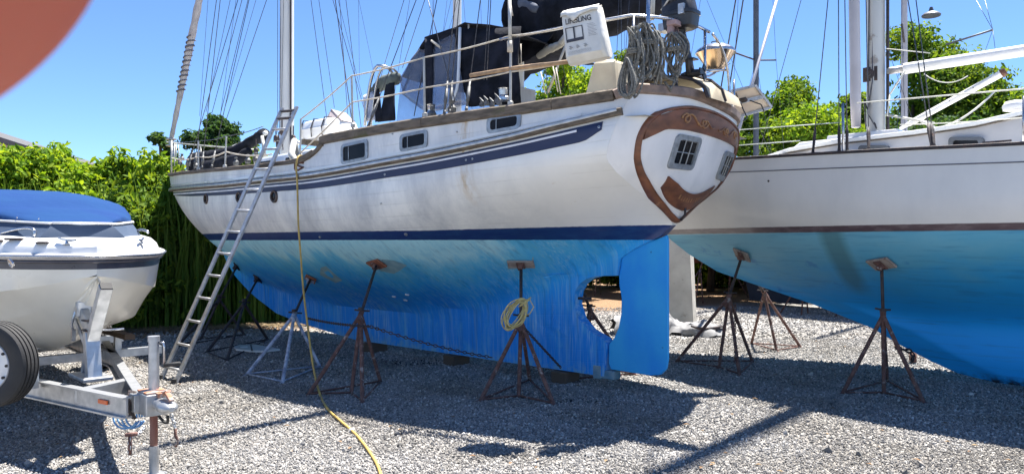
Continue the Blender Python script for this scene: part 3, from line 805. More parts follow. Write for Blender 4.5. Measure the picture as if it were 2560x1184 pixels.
def arch(t):
    t = abs(t); return itp(t, [0, .32, .64, .87, .98, 1.0], [3.03, 3.015, 2.98, 2.90, 2.77, 2.64])
nb = tr_patch("name_board", lambda t: min(arch(t) - .02, 2.80 - .03 * abs(t) ** 2.5 - (.12 * max(0, abs(t) - .75) / .25)), arch, -.965, .965, .02, M_brown)
gold = pm("faded_gold_leaf", (.36, .20, .09), .6, 0, c2=(.22, .10, .05), scale=20)
def scroll(c, r, turns, sg, flipz=1):
    pts = []
    for i in range(26):
        u = i / 25; a = u * turns * 2 * math.pi; rr = r * (1 - .75 * u)
        pts.append(on_tr(c[0] + sg * rr * math.cos(a), c[1] + flipz * rr * math.sin(a) * .9, .024))
    return pts
for sg in (1, -1):
    m = MB()
    m.tube(scroll((sg * .53, 2.90), .065, 1.1, sg), .011, 5)
    m.tube(scroll((sg * .24, 2.90), .06, 1.1, -sg, -1), .011, 5)
    m.tube([on_tr(sg * (.555 - .34 * u), 2.905 + .045 * math.sin(u * 6.28), .024) for u in np.linspace(0, 1, 14)], .011, 5)
    m.tube([on_tr(sg * (.21 - .16 * u), 2.90 + .03 * math.cos(u * 4), .024) for u in np.linspace(0, 1, 10)], .007, 5)
    m.build("carved_scroll", gold, nb, True)
def smile(t): return 2.085 + .62 * (t + .02) ** 2 + (.0 if t > 0 else .05 * t * t)
pl = tr_patch("home_port_board", lambda t: smile(t) - .035 - .03 * (1 - min(1, abs(t) / .5)), lambda t: smile(t) + .11 - .04 * max(0, (abs(t) - .35) / .2), -.47, .53, .02, M_brown)
m = MB()
for k in range(9):
    t = -.2 + .05 * k; m.add([on_tr(t + dx, smile(t) + .02 + dz, .0225) for dx, dz in ((0, 0), (.026, .004), (.024, .045), (.004, .042))], [(0, 1, 2, 3)])
m.build("worn_lettering", gold, pl)
def tr_window(tc, zc):
    W, H, cr = .40, .33, .05
    def rr(w, h, r, k=4):
        out = []
        for cx, cz, a0 in ((w/2-r, h/2-r, 0), (-w/2+r, h/2-r, 90), (-w/2+r, -h/2+r, 180), (w/2-r, -h/2+r, 270)):
            for i in range(k + 1):
                a = R(a0 + 90 * i / k); out.append((cx + r * math.cos(a), cz + r * math.sin(a)))
        return out
    def q(p, o): return on_tr(tc + p[0], zc + p[1], o)
    o_, i_ = rr(W, H, cr), rr(W - .10, H - .10, .025)
    m = MB(); n = len(o_); vs = [q(p, 0) for p in o_] + [q(p, .028) for p in o_] + [q(p, .03) for p in i_] + [q(p, .008) for p in i_]
    fs = []
    for a in range(3):
        for k in range(n): fs.append((a*n+k, a*n+(k+1)%n, (a+1)*n+(k+1)%n, (a+1)*n+k))
    m.add(vs, fs); fr = m.build("stern_window", M_frame, K, True, auto=40)
    for i in range(3):
        for j in range(2):
            w, h = (W - .10) / 3, (H - .10) / 2
            x0 = -(W - .10) / 2 + i * w; z0 = -(H - .10) / 2 + j * h
            m = MB(); m.add([q((x0 + .004, z0 + .004), .011), q((x0 + w - .004, z0 + .004), .011), q((x0 + w - .004, z0 + h - .004), .011), q((x0 + .004, z0 + h - .004), .011)], [(3, 2, 1, 0)])
            m.build("pane", M_glass, fr)
    m = MB()
    for i in (1, 2):
        x = -(W - .10) / 2 + i * (W - .10) / 3; m.tube([q((x, -(H - .1) / 2), .018), q((x, (H - .1) / 2), .018)], .006, 5)
    m.tube([q((-(W - .1) / 2, 0), .018), q(((W - .1) / 2, 0), .018)], .006, 5)
    m.build("glazing_bar", M_frame, fr)
tr_window(.40, 2.585); tr_window(-.60, 2.54)
m = MB(); p = on_tr(0, 1.95, .03); m.tube([p + Vector((0, 0, -.03)), p + Vector((-.05, 0, .03)), p + Vector((-.05, 0, .09)), p + Vector((0, 0, .12))], .014, 6); m.build("towing_eye", M_rust_dark, K, True)
# side windows and portholes
def side_window(px0, px1, py, hh, s_pad=0):
    t = 1.7; hh *= 1.08; px0 -= 2; px1 += 2
    for _ in range(30): sA = kp(px0, py, t).x; sB = kp(px1, py, t).x; zc = kp((px0 + px1) / 2, py, t).z; t = .5 * t + .5 * kB((sA + sB) / 2, zc)
    sc_, W = (sA + sB) / 2, abs(sA - sB); H = hh / F_PX * (K0[1] + KS * sc_ - KC * t)
    ring = []
    def rr(w, h, r, k=4):
        out = []
        for cx, cz, a0 in ((w/2-r, h/2-r, 0), (-w/2+r, h/2-r, 90), (-w/2+r, -h/2+r, 180), (w/2-r, -h/2+r, 270)):
            for i in range(k + 1):
                a = R(a0 + 90 * i / k); out.append((cx + r * math.cos(a), cz + r * math.sin(a)))
        return out
    sl = .07
    def q(p, o): return on_hull(sc_ + p[0], zc + p[1] - sl * p[0] * (1 if sc_ < 4 else 0), o)
    o_, i_ = rr(W, H, .05), rr(W - .085, H - .07, .03); n = len(o_)
    m = MB(); vs = [q(p, .0) for p in o_] + [q(p, .016) for p in o_] + [q(p, .018) for p in i_] + [q(p, .003) for p in i_]; fs = []
    for a in range(3):
        for k in range(n): fs.append((a*n+k, (a)*n+(k+1)%n, (a+1)*n+(k+1)%n, (a+1)*n+k))
    m.add(vs, [f[::-1] for f in fs]); fr = m.build("side_window", M_frame, K, True, auto=40)
    m = MB(); m.add([q(p, .005) for p in i_], [tuple(range(n))]); m.build("pane", M_glass, fr)
    m = MB(); x = W * .22; m.tube([q((x, -H * .32), .008), q((x, H * .32), .008)], .006, 5); m.build("window_bar", M_frame, fr)
side_window(859, 916, 380, 47); side_window(1007, 1064, 352.5, 41); side_window(1227, 1294, 308, 39)
def porthole(px, py, r=.075):
    t = 1.8
    for _ in range(30): p = kp(px, py, t); t = .5 * t + .5 * kB(p.x, p.z)
    n = (on_hull(p.x, p.z, .1) - on_hull(p.x, p.z, 0)).normalized(); c = on_hull(p.x, p.z, 0); rot = n.to_track_quat('Z', 'Y').to_matrix()
    m = MB(); m.lathe([(r, -.02), (r * 1.02, .012), (r * .9, .024), (r * .68, .02), (r * .66, .004), (r*.3, .004)], c, 22, rot); f = m.build("porthole", pm("porthole_brass", (.16, .12, .10), .5, .6, c2=(.07, .05, .045), scale=20), K, True, auto=40)
    m = MB(); m.lathe([(r * .67, .004), (r * .1, .009)], c, 20, rot); m.build("pane", M_glass, f)
porthole(686, 491, .085); porthole(598, 493, .08); porthole(516, 497, .08)
# plain through-hull fittings and dots
m = MB()
for px, py, r in ((1015, 585, .022), (800, 592, .018), (953, 508, .012), (963, 436, .014), (1166, 400, .012), (1182, 397, .012), (1498, 318, .014), (1148, 292, .01), (1191, 301, .01), (1143, 330, .01), (1185, 352, .01), (1152, 362, .01), (975, 388, .01), (982, 335, .01)):
    t = 1.6
    for _ in range(25): p = kp(px, py, t); t = .5 * t + .5 * kB(p.x, p.z)
    m.cut(); nn = (on_hull(p.x, p.z, .1) - on_hull(p.x, p.z, 0)).normalized(); m.lathe([(r, -.004), (r, .01), (r * .5, .012), (r * .45, -.004)], on_hull(p.x, p.z, 0), 10, nn.to_track_quat('Z', 'Y').to_matrix())
m.build("drain_fitting", M_galv, K, True, auto=40)
# old primer patches, bare chips
def patch(poly, mat, name="primer_patch"):
    pts = []
    for px, py in poly:
        t = 1.4
        for _ in range(40): p = kp(px, py, t); t = .6 * t + .4 * kB(p.x, p.z)
        pts.append(on_hull(p.x, p.z, .005))
    c = sum(pts, Vector()) / len(pts); m = MB(); n = len(pts); m.add([c] + pts, [(0, 1 + (i + 1) % n, 1 + i) for i in range(n)]); m.build(name, mat, K)
M_patch = pm("old_primer_patch", (.26, .42, .47), .8, c2=(.17, .33, .41), scale=9)
patch([(802, 668), (815, 664), (856, 700), (840, 706), (800, 686)], M_patch); patch([(955, 647), (985, 650), (1018, 662), (1000, 675), (985, 683), (950, 676)], M_patch)
patch([(1268, 652), (1330, 640), (1336, 668), (1270, 672)], M_patch)
m = MB(); 
for px, py in ((985, 739), (1014, 748), (1018, 734)):
    t = .6
    for _ in range(30): p = kp(px, py, t); t = .6 * t + .4 * kB(p.x, p.z)
    m.cut(); q = on_hull(p.x, p.z, .01); m.tube([q + Vector((.03, 0, 0)), q + Vector((-.035, 0, -.005))], .012, 5)
m.build("zinc_anode", M_gel, K)
# rudder
poly = [(.64, 1.57), (.10, 1.765), (.085, 1.70), (.085, .42), (.11, .31), (.18, .245), (.30, .225), (.80, .235), (.835, .30), (.83, .52), (.76, .60), (.70, .72), (.665, .88), (.66, 1.05), (.69, 1.2), (.695, 1.31), (.655, 1.50)]
m = MB()
def rfn(a, z, d): return (a, d * itp(a, [.08, .14, .5, .85], [.25, .6, 1, 1]), z)
m.prism(poly, rfn, -.055, .055)
M_rud = pm("rudder_blue_paint", (.003, .28, .76), .6, 0, c2=(.03, .39, .76), scale=2.4, stretch=(1, 1, .5), bump=.15, bscale=30, c3=(.01, .04, .14), s3=16, t3=.69)
rud = m.build("rudder", M_rud, K, bevel=.012)
m = MB(); m.box((.88, 0, .17), (.26, .15, .10)); m.box((.98, 0, .19), (.12, .16, .16)); m.build("rudder_shoe", pm("shoe_fitting", (.10, .22, .30), .8, c2=(.26, .34, .36), scale=7, bump=.4), K, bevel=.015)
m = MB(); m.lathe([(.035, 0), (.05, .03), (.02, .16)], (1.33, 0, 1.02), 12, Matrix.Rotation(R(90), 3, 'Y')); m.tube([(1.4, 0, 1.02), (1.12, 0, 1.02)], .017, 8); m.build("propeller_shaft", M_rust_dark, K, True)
# deck, bulwark inner, cap rail
m = MB(); rows = []
for i in range(90):
    s = -.3 + 12.3 * i / 89
    z = zr(s) - .09 if (s < 3.9 or s > 4.7) else (zr(4.7) - .09)
    z = min(z, 2.88) if s < 3.9 else z
    b_ = max(.01, kB(s, z) - .03); rows.append([(s, b_, z), (s, b_ * .5, z + .03), (s, 0, z + .04), (s, -b_ * .5, z + .03), (s, -b_, z)])
m.grid(rows); m.build("deck", pm("painted_deck", (.55, .55, .52), .7, c2=(.42, .42, .39), scale=5), K)
def rail_pts(sg, s0, s1, n, dz=.0, inset=.03):
    out = []
    for i in range(n + 1):
        s = s0 + (s1 - s0) * i / n; out.append(Vector((s, sg * max(.01, kB(s, zr(s)) - inset), zr(s) + dz - drop(s, sg))))
    return out
for sg in (1, -1):
    m = MB(); m.sweep(rail_pts(sg, 4.12, 12.12, 90, .028), .13, .055); m.build("cap_rail", M_teak, K, True, auto=40)
    m = MB(); m.sweep(rail_pts(sg, 4.5, 3.9, 14, .0, .02), .10, .055); m.build("rail_break_moulding", M_teak, K, True, auto=40)
    # one length of heavy timber per side, butted
    for a, b_ in ((3.94, 2.2), (2.193, .62), (.613, .02)):
        m = MB(); m.sweep(rail_pts(sg, a, b_, 26, .05), .13, .115); m.build("cap_rail", M_teak, K, True, auto=40)
z = 3.13; sa = s_aft(z); B = kB(sa, z); pts = []
for i in range(60):
    a = 1 - 2 * i / 59; pts.append(Vector((sT0(z) + (sa - sT0(z)) * abs(a) ** 2.6 + .02, a * (B - .03), zr(-.3) + .045 - drop(0, a * 1.1))))
for sg in (1, -1):
    e = Vector((.02, sg * (kB(.02, zr(.02)) - .03), zr(.02) + .05 - drop(0, sg)))
    if sg > 0: pts = [e] + pts
    else: pts = pts + [e]
for i0, i1 in ((0, 21), (21, 42), (42, 62)):
    seg = pts[i0:min(i1 + 1, len(pts))]
    m = MB(); m.sweep(seg, .13, .10); m.build("taffrail", pm("greyed_pink_teak", (.30, .22, .18), .8, c2=(.17, .13, .11), scale=9, bump=.3), K, True, auto=40)
# keel blocks under the keel
for i, s in enumerate((1.5, 3.4, 5.2)):
    for j in range(1):
        p = kw(s, 0, 0); m = MB(); m.box((0, 0, .07), (.22, .30, .138))
        o = m.build("keel_block", M_wood, None, bevel=.01); o.location = (p.x, p.y, .0); o.rotation_euler = (0, 0, R(180) - TH + R((4, -3, 2)[i]))
        setp(o, ["timber block under the ketch keel near the heel", "timber block under the middle of the ketch keel", "timber block under the forward end of the ketch keel"][i], "timber block", "blocks under the ketch keel")
# ------------------------------------------------------------------ ketch rig
def mast_mesh(name, s, z0, z1, a, b_, mat, parent, t=0):
    m = MB(); m.tube([(s, t, z0), (s, t, z0 + (z1 - z0) * .5), (s, t, z1)], [a, a, a * .85], 14, sy=b_ / a); return m.build(name, mat, parent, True, auto=40)
MS = 7.72; MZ = 2.28
mast = mast_mesh("main_mast", MS, 2.75, 15.5, .125, .10, M_whitepaint, K)
m = MB(); m.bar((MS - .135, .01, 3.0), (MS - .135, .01, 15.2), .02, .03); m.build("sail_track", M_rust_dark, mast)
m = MB(); m.box((MS, 0, 2.9), (.4, .4, .12)); m.build("mast_collar", M_gel, mast, bevel=.02)
m = MB()
for dy in (.1, -.1): m.cut(); m.lathe([(.05, 0), (.05, .07), (.035, .08), (.04, .14), (.0, .15)], (MS - .02, dy * 1.2, 3.45), 12, Matrix.Rotation(R(-90 if dy > 0 else 90), 3, 'X'))
m.build("mast_winch", M_steel, mast, True, auto=40)
m = MB()
for dz in (0, 3.9):
    m.cut()
    m.bar((MS, -.9, 8.6 + dz), (MS, .9, 8.6 + dz), .06, .035)
m.build("spreader", M_whitepaint, mast)
miz = mast_mesh("mizzen_mast", MZ, 2.8, 12.6, .095, .085, M_whitepaint, K)
m = MB(); m.tube([(MZ, 0, 4.28), (MZ - .03, 0, 4.9), (MZ, 0, 6.2), (MZ, 0, 7.2)], [.16, .19, .16, .10], 12); m.build("mast_cover", M_black, miz, True)
m = MB(); m.box((MZ, 0, 3.18), (.34, .34, .9)); mb_ = m.build("mast_step_box", pm("weathered_white_paint", (.50, .50, .48), .7, c2=(.34, .33, .33), scale=5, stretch=(1, 1, .3), c3=(.2, .17, .15), s3=5, t3=.62), K, bevel=.012)
m = MB(); cx = MZ - .02; m.bar((cx, .17, 3.55), (cx, .22, 3.55), .03, .05); m.tube([(cx - .0, .215, 3.42), (cx, .225, 3.5), (cx, .225, 3.62), (cx + .02, .215, 3.68)], .013, 6); m.build("horn_cleat", M_rust_dark, mb_)
# shrouds and stays
SH = []
def wire(pts, r, name="shroud", mat=None, parent=K, sag=0):
    if sag:
        a, b_ = Vector(pts[0]), Vector(pts[1]); pts = [a.lerp(b_, u) - Vector((0, 0, sag * 4 * u * (1 - u))) for u in np.linspace(0, 1, 9)]
    m = MB(); m.tube(pts, r, 5); return m.build(name, mat or M_wire, parent, True)
def rail_at(s, sg=1, dz=.08): return Vector((s, sg * (kB(s, zr(s)) - .03), zr(s) + dz))
def turnbuckle(p, d, L=.3):
    d = nrm(d); m = MB(); m.tube([p, p + d * L * .12], .018, 6); m.tube([p + d * L * .12, p + d * L * .9], .013, 6); m.tube([p + d * L * .3, p + d * L * .42, p + d * L * .7], [.02, .022, .018], 6); m.build("turnbuckle", M_hw, K, True)
for sg in (1, -1):
    for s, ztop in ((7.1, 8.5), (7.55, 12.4), (7.95, 15.3), (8.4, 8.5)):
        a = rail_at(s, sg); top = Vector((MS, sg * .1, ztop))
        if ztop > 10: 
            via = Vector((MS, sg * .9, 8.6 if ztop < 13 else 8.6)); wire([a, via, top], .006)
            turnbuckle(a, via - a)
        else: wire([a, top], .006); turnbuckle(a, top - a)
    for s, ztop in ((1.62, 8.0), (1.85, 12.2), (1.92, 12.3), (3.1, 8.0)):
        a = rail_at(s, sg, .11); top = Vector((MZ, sg * .08, ztop)); wire([a, top], .0055); turnbuckle(a, top - a, .42)
# wires seen crossing the sky: forestays, halyards tied off forward, topping lifts
def wk(p0, t0, p1, t1, r=.005, extend=1.5, sag=0, mat=None, name="stay"):
    a = kp(*p0, t0); b_ = kp(*p1, t1); b2 = a + (b_ - a) * extend
    return wire([a, b2], r, name, mat, sag=sag)
wk((499, 290), 0, (520, 0), 0, .004, 2.2); wk((515, 280), 0, (575, 0), 0, .005, 2.2, sag=.02); wk((530, 282), 0, (605, 0), 0, .006, 2.2)
wk((552, 280), 0, (590, 0), 0, .004, 2.2); wk((550, 290), 0, (620, 0), 0, .006, 2.2); wk((558, 285), 0, (640, 0), 0, .004, 2.2); wk((566, 298), .3, (668, 0), .2, .006, 2.2, sag=-.03)
wk((694, 330), .15, (694, 0), .12, .005, 3.0); wk((699, 330), .15, (701, 0), .12, .006, 3.0); wk((704, 270), .15, (709, 0), .12, .004, 3.0)
wk((836, 270), -.9, (797, 0), -.5, .005, 1.8); wk((879, 300), -1.3, (838, 0), -.8, .009, 1.8); wk((905, 240), -1.3, (845, 0), -.7, .004, 1.8)
wk((899, 200), -1.2, (896, 0), -.9, .003, 1.8); wk((940, 210), -1.2, (897, 0), -.8, .003, 1.8); wk((948, 205), -.2, (1010, 0), -.2, .005, 2.0)
wk((1006, 170), .2, (1062, 0), .2, .005, 2.0); wk((1035, 290), 1.2, (1092, 0), .9, .006, 1.9); wk((1138, 255), 1.4, (1070, 0), 1.0, .006, 1.9)
wk((1107, 90), -.3, (1128, 0), -.3, .003, 3); wk((1120, 80), -.5, (1146, 0), -.5, .003, 3); wk((1080, 90), -.6, (1085, 0), -.6, .003, 3)
wk((1217, 200), 1.4, (1227, 0), 1.2, .005, 2.5); wk((1210, 200), 1.4, (1222, 0), 1.2, .004, 2.5)
# furled jib on the forestay, rope wound round it
a = kp(428, 348, 0); b_ = kp(500, -10, 0); d = b_ - a; top = a + d * 2.6
m = MB(); n = 60; pts = [a.lerp(top, i / n) for i in range(n + 1)]; rs = [(.045 + .028 * min(1, i / 14)) * (1 + .10 * math.sin(i * 1.9)) for i in range(n + 1)]
m.tube(pts, rs, 10); jib = m.build("furled_jib", pm("weathered_sail_cloth", (.46, .43, .43), .9, c2=(.33, .30, .31), scale=6, stretch=(1, 1, .5), bump=.4, bscale=30), K, True)
m = MB(); hp = []
for i in range(200):
    u = .13 + .15 * i / 199; a_ = i * .36; p = a.lerp(top, u); rr = .078 
    if u > .24: rr = .085
    hp.append(p + Vector((math.cos(a_) * rr, math.sin(a_) * rr, 0)))
m.tube(hp, .022, 5, sy=.5); m.build("furling_line", pm("dark_sail_strip", (.12, .12, .15), .9), jib, True)
m = MB(); m.lathe([(.05, -.02), (.11, 0), (.11, .02), (.05, .04), (.05, .12), (.11, .14), (.11, .16), (.04, .18)], a + Vector((0, 0, -.15)), 16); m.tube([rail_at(12.0, 1) * 1.0 - Vector((0, 0, .05)), a], .03, 6); m.build("furling_drum", M_alu, K, True, auto=40)
# pulpit, stanchions, lifelines
def tubeobj(name, pts, r, mat, parent=K, n=8):
    m = MB(); m.tube(pts, r, n); return m.build(name, mat, parent, True)
def arc3(a, b_, c, n=10):
    a, b_, c = Vector(a), Vector(b_), Vector(c)
    return [a * (1 - u) ** 2 + b_ * 2 * u * (1 - u) + c * u * u for u in np.linspace(0, 1, n)]
M_galvwhite = pm("old_pale_rail_tube", (.50, .50, .47), .5, .3, c2=(.38, .37, .34), scale=12)
def rl(s, sg, h): p = rail_at(s, sg, .05); return p + Vector((0, 0, h))
pul = [rl(10.4, 1, .62), rl(11.2, 1, .64), rl(12.0, 1, .66), Vector((12.65, 0, 3.88)), rl(12.0, -1, .66), rl(11.2, -1, .64), rl(10.4, -1, .62)]
pl2 = []
for i in range(len(pul) - 1): pl2 += [pul[i].lerp(pul[i + 1], u) for u in (0, .5)]
tubeobj("pulpit", pl2 + [pul[-1]], .016, M_galvwhite)
for s in (10.4, 11.0, 11.6, 12.1):
    for sg in (1, -1): tubeobj("pulpit_leg", [rl(s, sg, 0), rl(s, sg, .64)], .014, M_galvwhite)
# bowsprit / anchor platform and anchor
m = MB(); m.bar((11.7, 0, 3.17), (12.95, 0, 3.24), .32, .05); pf = m.build("anchor_platform", M_teak, K)
m = MB(); m.tube([(12.2, .05, 3.3), (12.9, .05, 3.22), (13.0, .05, 3.1)], .022, 6); m.add([(12.95, .05, 3.2), (12.7, .2, 3.02), (12.62, .05, 2.92), (12.7, -.1, 3.02)], [(0, 1, 2), (0, 2, 3), (0, 3, 1)]); m.build("anchor", M_galv, K)
m = MB(); m.lathe([(.10, 0), (.12, .03), (.07, .06), (.08, .16), (.12, .2), (.05, .24)], (11.2, 0, 3.02), 14); m.box((11.0, 0, 3.07), (.35, .3, .14)); m.build("windlass", M_alu, K, True, auto=35)
PS = [  # stanchions port: photo x, top y, base y, lean
    ((566, 340), (562, 418)), ((496, 352), (496, 424)), ((752, 298), (750, 392)), ((879, 190), (882, 316)), ((1060, 144), (1062, 290)), ((1277, 90), (1276, 262))]
LL = []
for (tx, ty), (bx, by) in PS:
    t = 1.6
    for _ in range(30): p = kp(bx, by, t); t = .5 * t + .5 * (kB(p.x, zr(p.x)) - .03)
    base = kp(bx, by, t); topp = kp(tx, ty, t); topp = Vector((base.x * .0 + topp.x, t, topp.z)); LL.append((base, topp))
    big = bx == 1276
    m = MB(); m.tube([base - Vector((0, 0, .06)), topp], .013, 8); m.lathe([(.03, 0), (.03, .04), (.016, .05)], base - Vector((0, 0, .01)), 8); m.build("stanchion", M_galvwhite, K, True, auto=40)
# starboard row
for s in (9.5, 7.9, 6.2, 4.6, 2.6, .9):
    tubeobj("stanchion", [rl(s, -1, 0), rl(s, -1, .68)], .013, M_galvwhite)
def rope_line(pts, r, mat, name="lifeline", sag=.03):
    m = MB(); out = []
    for i in range(len(pts) - 1):
        a, b_ = Vector(pts[i]), Vector(pts[i + 1])
        for u in np.linspace(0, 1, 9)[:(-1 if i < len(pts) - 2 else None)]: out.append(a.lerp(b_, u) - Vector((0, 0, sag * 4 * u * (1 - u))))
    m.tube(out, r, 6); return m.build(name, mat, K, True)
M_cream = pm("cream_lifeline", (.58, .53, .44), .6, c2=(.44, .38, .30), scale=20)
order = [LL[2], LL[3], LL[4], LL[5]]
stern_top = kp(1434, 62, 1.32); stern_mid = kp(1436, 152, 1.32)
rope_line([q[1] for q in order] + [stern_top], .009, M_cream, sag=.015)
rope_line([order[0][0].lerp(order[0][1], .1)] + [q[0].lerp(q[1], .48) for q in order[1:]] + [stern_mid], .009, M_cream, sag=.01)
rope_line([rl(10.4, 1, .62), LL[1][1], LL[0][1], kp(658, 316, 1.4)], .006, M_wire, sag=.02)
rope_line([rl(10.4, 1, .3), LL[1][0].lerp(LL[1][1], .45), LL[0][0].lerp(LL[0][1], .5), kp(680, 385, 1.7)], .011, M_cream, sag=.04)
rope_line([rl(s, -1, .66) for s in (10.4, 9.5, 7.9, 6.2, 4.6, 2.6, .9, -.1)], .005, M_wire, sag=.01)
rope_line([rl(s, -1, .34) for s in (10.4, 9.5, 7.9, 6.2, 4.6, 2.6, .9, -.1)], .005, M_wire, sag=.01)
rope_line([kp(752, 298, 1.75), kp(879, 190, 1.72)], .006, M_wire, "wire_gate", .02)
# staysail boom with black cover on the foredeck
def lumpy(pts, rs, name, mat, parent, n=14, amp=.14, seed=1, sy=1.0):
    rng = random.Random(seed); m = MB(); P = []; Rr = []
    for i in range(len(pts) - 1):
        for u in np.linspace(0, 1, 7)[:-1]:
            P.append(Vector(pts[i]).lerp(Vector(pts[i + 1]), u)); Rr.append((rs[i] * (1 - u) + rs[i + 1] * u) * (1 + rng.uniform(-amp, amp)))
    P.append(Vector(pts[-1])); Rr.append(rs[-1]); m.tube(P, Rr, n, sy=sy); o = m.build(name, mat, parent, True)
    for v in o.data.vertices:
        k = 1 + amp * .7 * math.sin(v.co.x * 13 + v.co.z * 17) ; c = v.co
    return o
lumpy([kp(482, 430, .3), kp(486, 405, .3), kp(530, 398, .2), kp(590, 378, .1), kp(640, 348, 0), kp(662, 338, 0)], [.10, .18, .17, .11, .10, .13], "staysail_cover", M_black, K, seed=3, amp=.1)
lumpy([kp(500, 422, .3), kp(560, 412, .3), kp(600, 395, .2), kp(625, 375, .1)], [.17, .15, .11, .07], "staysail_bag", M_black, K, seed=4)
tubeobj("staysail_boom", [kp(665, 332, 0), kp(470, 420, 0)], .045, M_whitepaint)
m = MB(); m.tube([kp(655, 340, .1), kp(664, 400, .1)], .03, 8); m.build("boom_crutch", M_galvwhite, K, True)
# blocks and hanging tackle by the mast
m = MB()
for px, py in ((690, 345), (697, 360), (705, 330), (640, 376), (733, 345)):
    m.cut(); p = kp(px, py, .5); m.lathe([(.0, -.03), (.05, -.02), (.055, 0), (.05, .02), (0, .03)], p, 10, Matrix.Rotation(R(90), 3, 'X')); m.tube([p + Vector((0, 0, .05)), p + Vector((0, 0, .2))], .012, 5); m.tube([p - Vector((0, 0, .03)), p - Vector((.03, 0, .3))], .009, 5)
m.build("rope_block", M_rust_dark, K, True, auto=40)
# cabin trunk, hatches
def trunk_obj(name, s0, s1, w0, w1, z0, z1, mat, rake=.12, par=K, bev=.04):
    m = MB(); vs = []
    for s, w, r in ((s0, w0, rake), (s1, w1, -rake)):
        for z, k in ((z0, 1), (z1, .9)): vs += [(s + (r if z == z1 else 0), w * k, z), (s + (r if z == z1 else 0), -w * k, z)]
    m.add(vs, [(0, 1, 3, 2), (4, 6, 7, 5), (0, 2, 6, 4), (1, 5, 7, 3), (2, 3, 7, 6), (0, 4, 5, 1)])
    return m.build(name, mat, par, bevel=bev)
ct = trunk_obj("cabin_trunk", 3.7, 7.2, 1.25, 1.0, 2.6, 3.05, M_gel)
for s in (6.4, 5.6, 4.9):
    m = MB(); w = 1.12 + (7.2 - s) * .04; m.box((s, w * .985, 2.86), (.42, .05, .14)); m.build("cabin_window", M_glass, ct, bevel=.015)
trunk_obj("doghouse", 1.3, 3.9, 1.1, 1.15, 2.9, 3.12, pm("doghouse_paint", (.42, .40, .36), .7, c2=(.3, .28, .25), scale=5))
m = MB(); m.tube([kp(738, 402, 1.5), kp(728, 385, 1.3), kp(735, 352, 1.1), kp(745, 402, 1.1)], .05, 7); m.build("mast_fairlead", M_galvwhite, K, True)
# dorade cowl (grey fin of folded canvas) and crates aft of the raft
m = MB(); a, b_, c = kp(812, 302, .2), kp(828, 273, .2), kp(853, 300, .2); a2, b2, c2_ = [p + Vector((.02, -.3, -.02)) for p in (a, b_, c)]; mid = a.lerp(c, .5) + Vector((0, .08, .05))
m.add([a, b_, c, a2, b2, c2_, mid], [(0, 1, 6), (1, 2, 6), (0, 6, 2), (3, 5, 4), (0, 3, 4, 1), (1, 4, 5, 2)]); m.tube([b_, b_.lerp(c, .6), c], .012, 5); m.build("canvas_ventilator", pm("grey_pink_canvas", (.38, .32, .32), .9, bump=.2), K, True, auto=30)
# stainless hoop and grey-green folded dodger end
tubeobj("grab_hoop", arc3(kp(912, 315, 1.2), kp(925, 150, 1.2), kp(952, 165, 1.2), 8) + arc3(kp(952, 165, 1.2), kp(978, 165, 1.1), kp(985, 195, 1.0), 6), .02, M_steel)
tubeobj("grab_hoop", [p + Vector((-.06, -.05, -.02)) for p in arc3(kp(912, 315, 1.2), kp(925, 150, 1.2), kp(952, 165, 1.2), 8) + arc3(kp(952, 165, 1.2), kp(978, 165, 1.1), kp(985, 195, 1.0), 6)], .014, M_steel)
# dodger: black canvas on hoops, clear windows
def sheet(pts_rows, name, mat, parent, thick=.0, smooth=True):
    m = MB(); m.grid(pts_rows); o = m.build(name, mat, parent, smooth)
    if thick: s_ = o.modifiers.new("thickness", 'SOLIDIFY'); s_.thickness = thick; s_.offset = 0
    return o
def subd(poly, n):
    out = []
    for i in range(len(poly) - 1):
        for u in np.linspace(0, 1, n)[:-1]: out.append(Vector(poly[i]).lerp(Vector(poly[i + 1]), u))
    return out + [Vector(poly[-1])]
def wrink(o, amp, f=9.0, seed=0):
    from mathutils import noise as mn
    for v in o.data.vertices:
        d = mn.noise_vector(v.co * f * .3 + Vector((seed, 0, 0))) * amp + mn.noise_vector(v.co * f + Vector((seed, 3, 0))) * amp * .35; v.co += d
# enclosure outline (photo) on the port plane t=1.0, crown on the centre plane
prof = [(1292, 84, .9), (1262, 76, .9), (1225, 68, .95), (1165, 58, .95), (1120, 80, .95), (1063, 98, 1.0), (1030, 145, 1.0), (1003, 192, 1.0)]
side_top = [kp(x, y, t) for x, y, t in prof]
prev = side_top
rows = []
for k in range(9):
    u = k / 8; tt = 1 - 2 * u
    rows.append([Vector((p.x, p.y * tt, p.z + .02 * (1 - tt * tt) - .10 * u)) for p in subd(side_top, 4)])
top_c = sheet(rows[:], "dodger_roof", M_black, K, .012); wrink(top_c, .03)
dd = bpy.data.objects.new("dodger_probe", None) if False else None
zb = 3.16
def side_panel(name, poly, t0, mat, n=8, parent=K, thick=.008, w=.02):
    """quad panel from 4 photo corners (top-left, top-right, bottom-right, bottom-left)"""
    P = [kp(x, y, t) for (x, y), t in zip(poly, t0)]
    rows = [[P[0].lerp(P[1], i / n).lerp(P[3].lerp(P[2], i / n), j / n) for i in range(n + 1)] for j in range(n + 1)]
    o = sheet(rows, name, mat, parent, thick); wrink(o, w, 6); return o
for sg in (1,):
    side_panel("dodger_curtain", [(1135, 72), (1300, 70), (1300, 262), (1170, 268)], (.98, .92, 1.15, 1.15), M_black, w=.035)
    side_panel("dodger_curtain", [(1063, 97), (1082, 97), (1080, 285), (1062, 288)], (1.01, 1.01, 1.21, 1.21), M_black, w=.01)
    side_panel("dodger_curtain", [(1063, 95), (1140, 68), (1146, 120), (1063, 122)], (1.0, .98, 1.0, 1.0), M_black, w=.02)
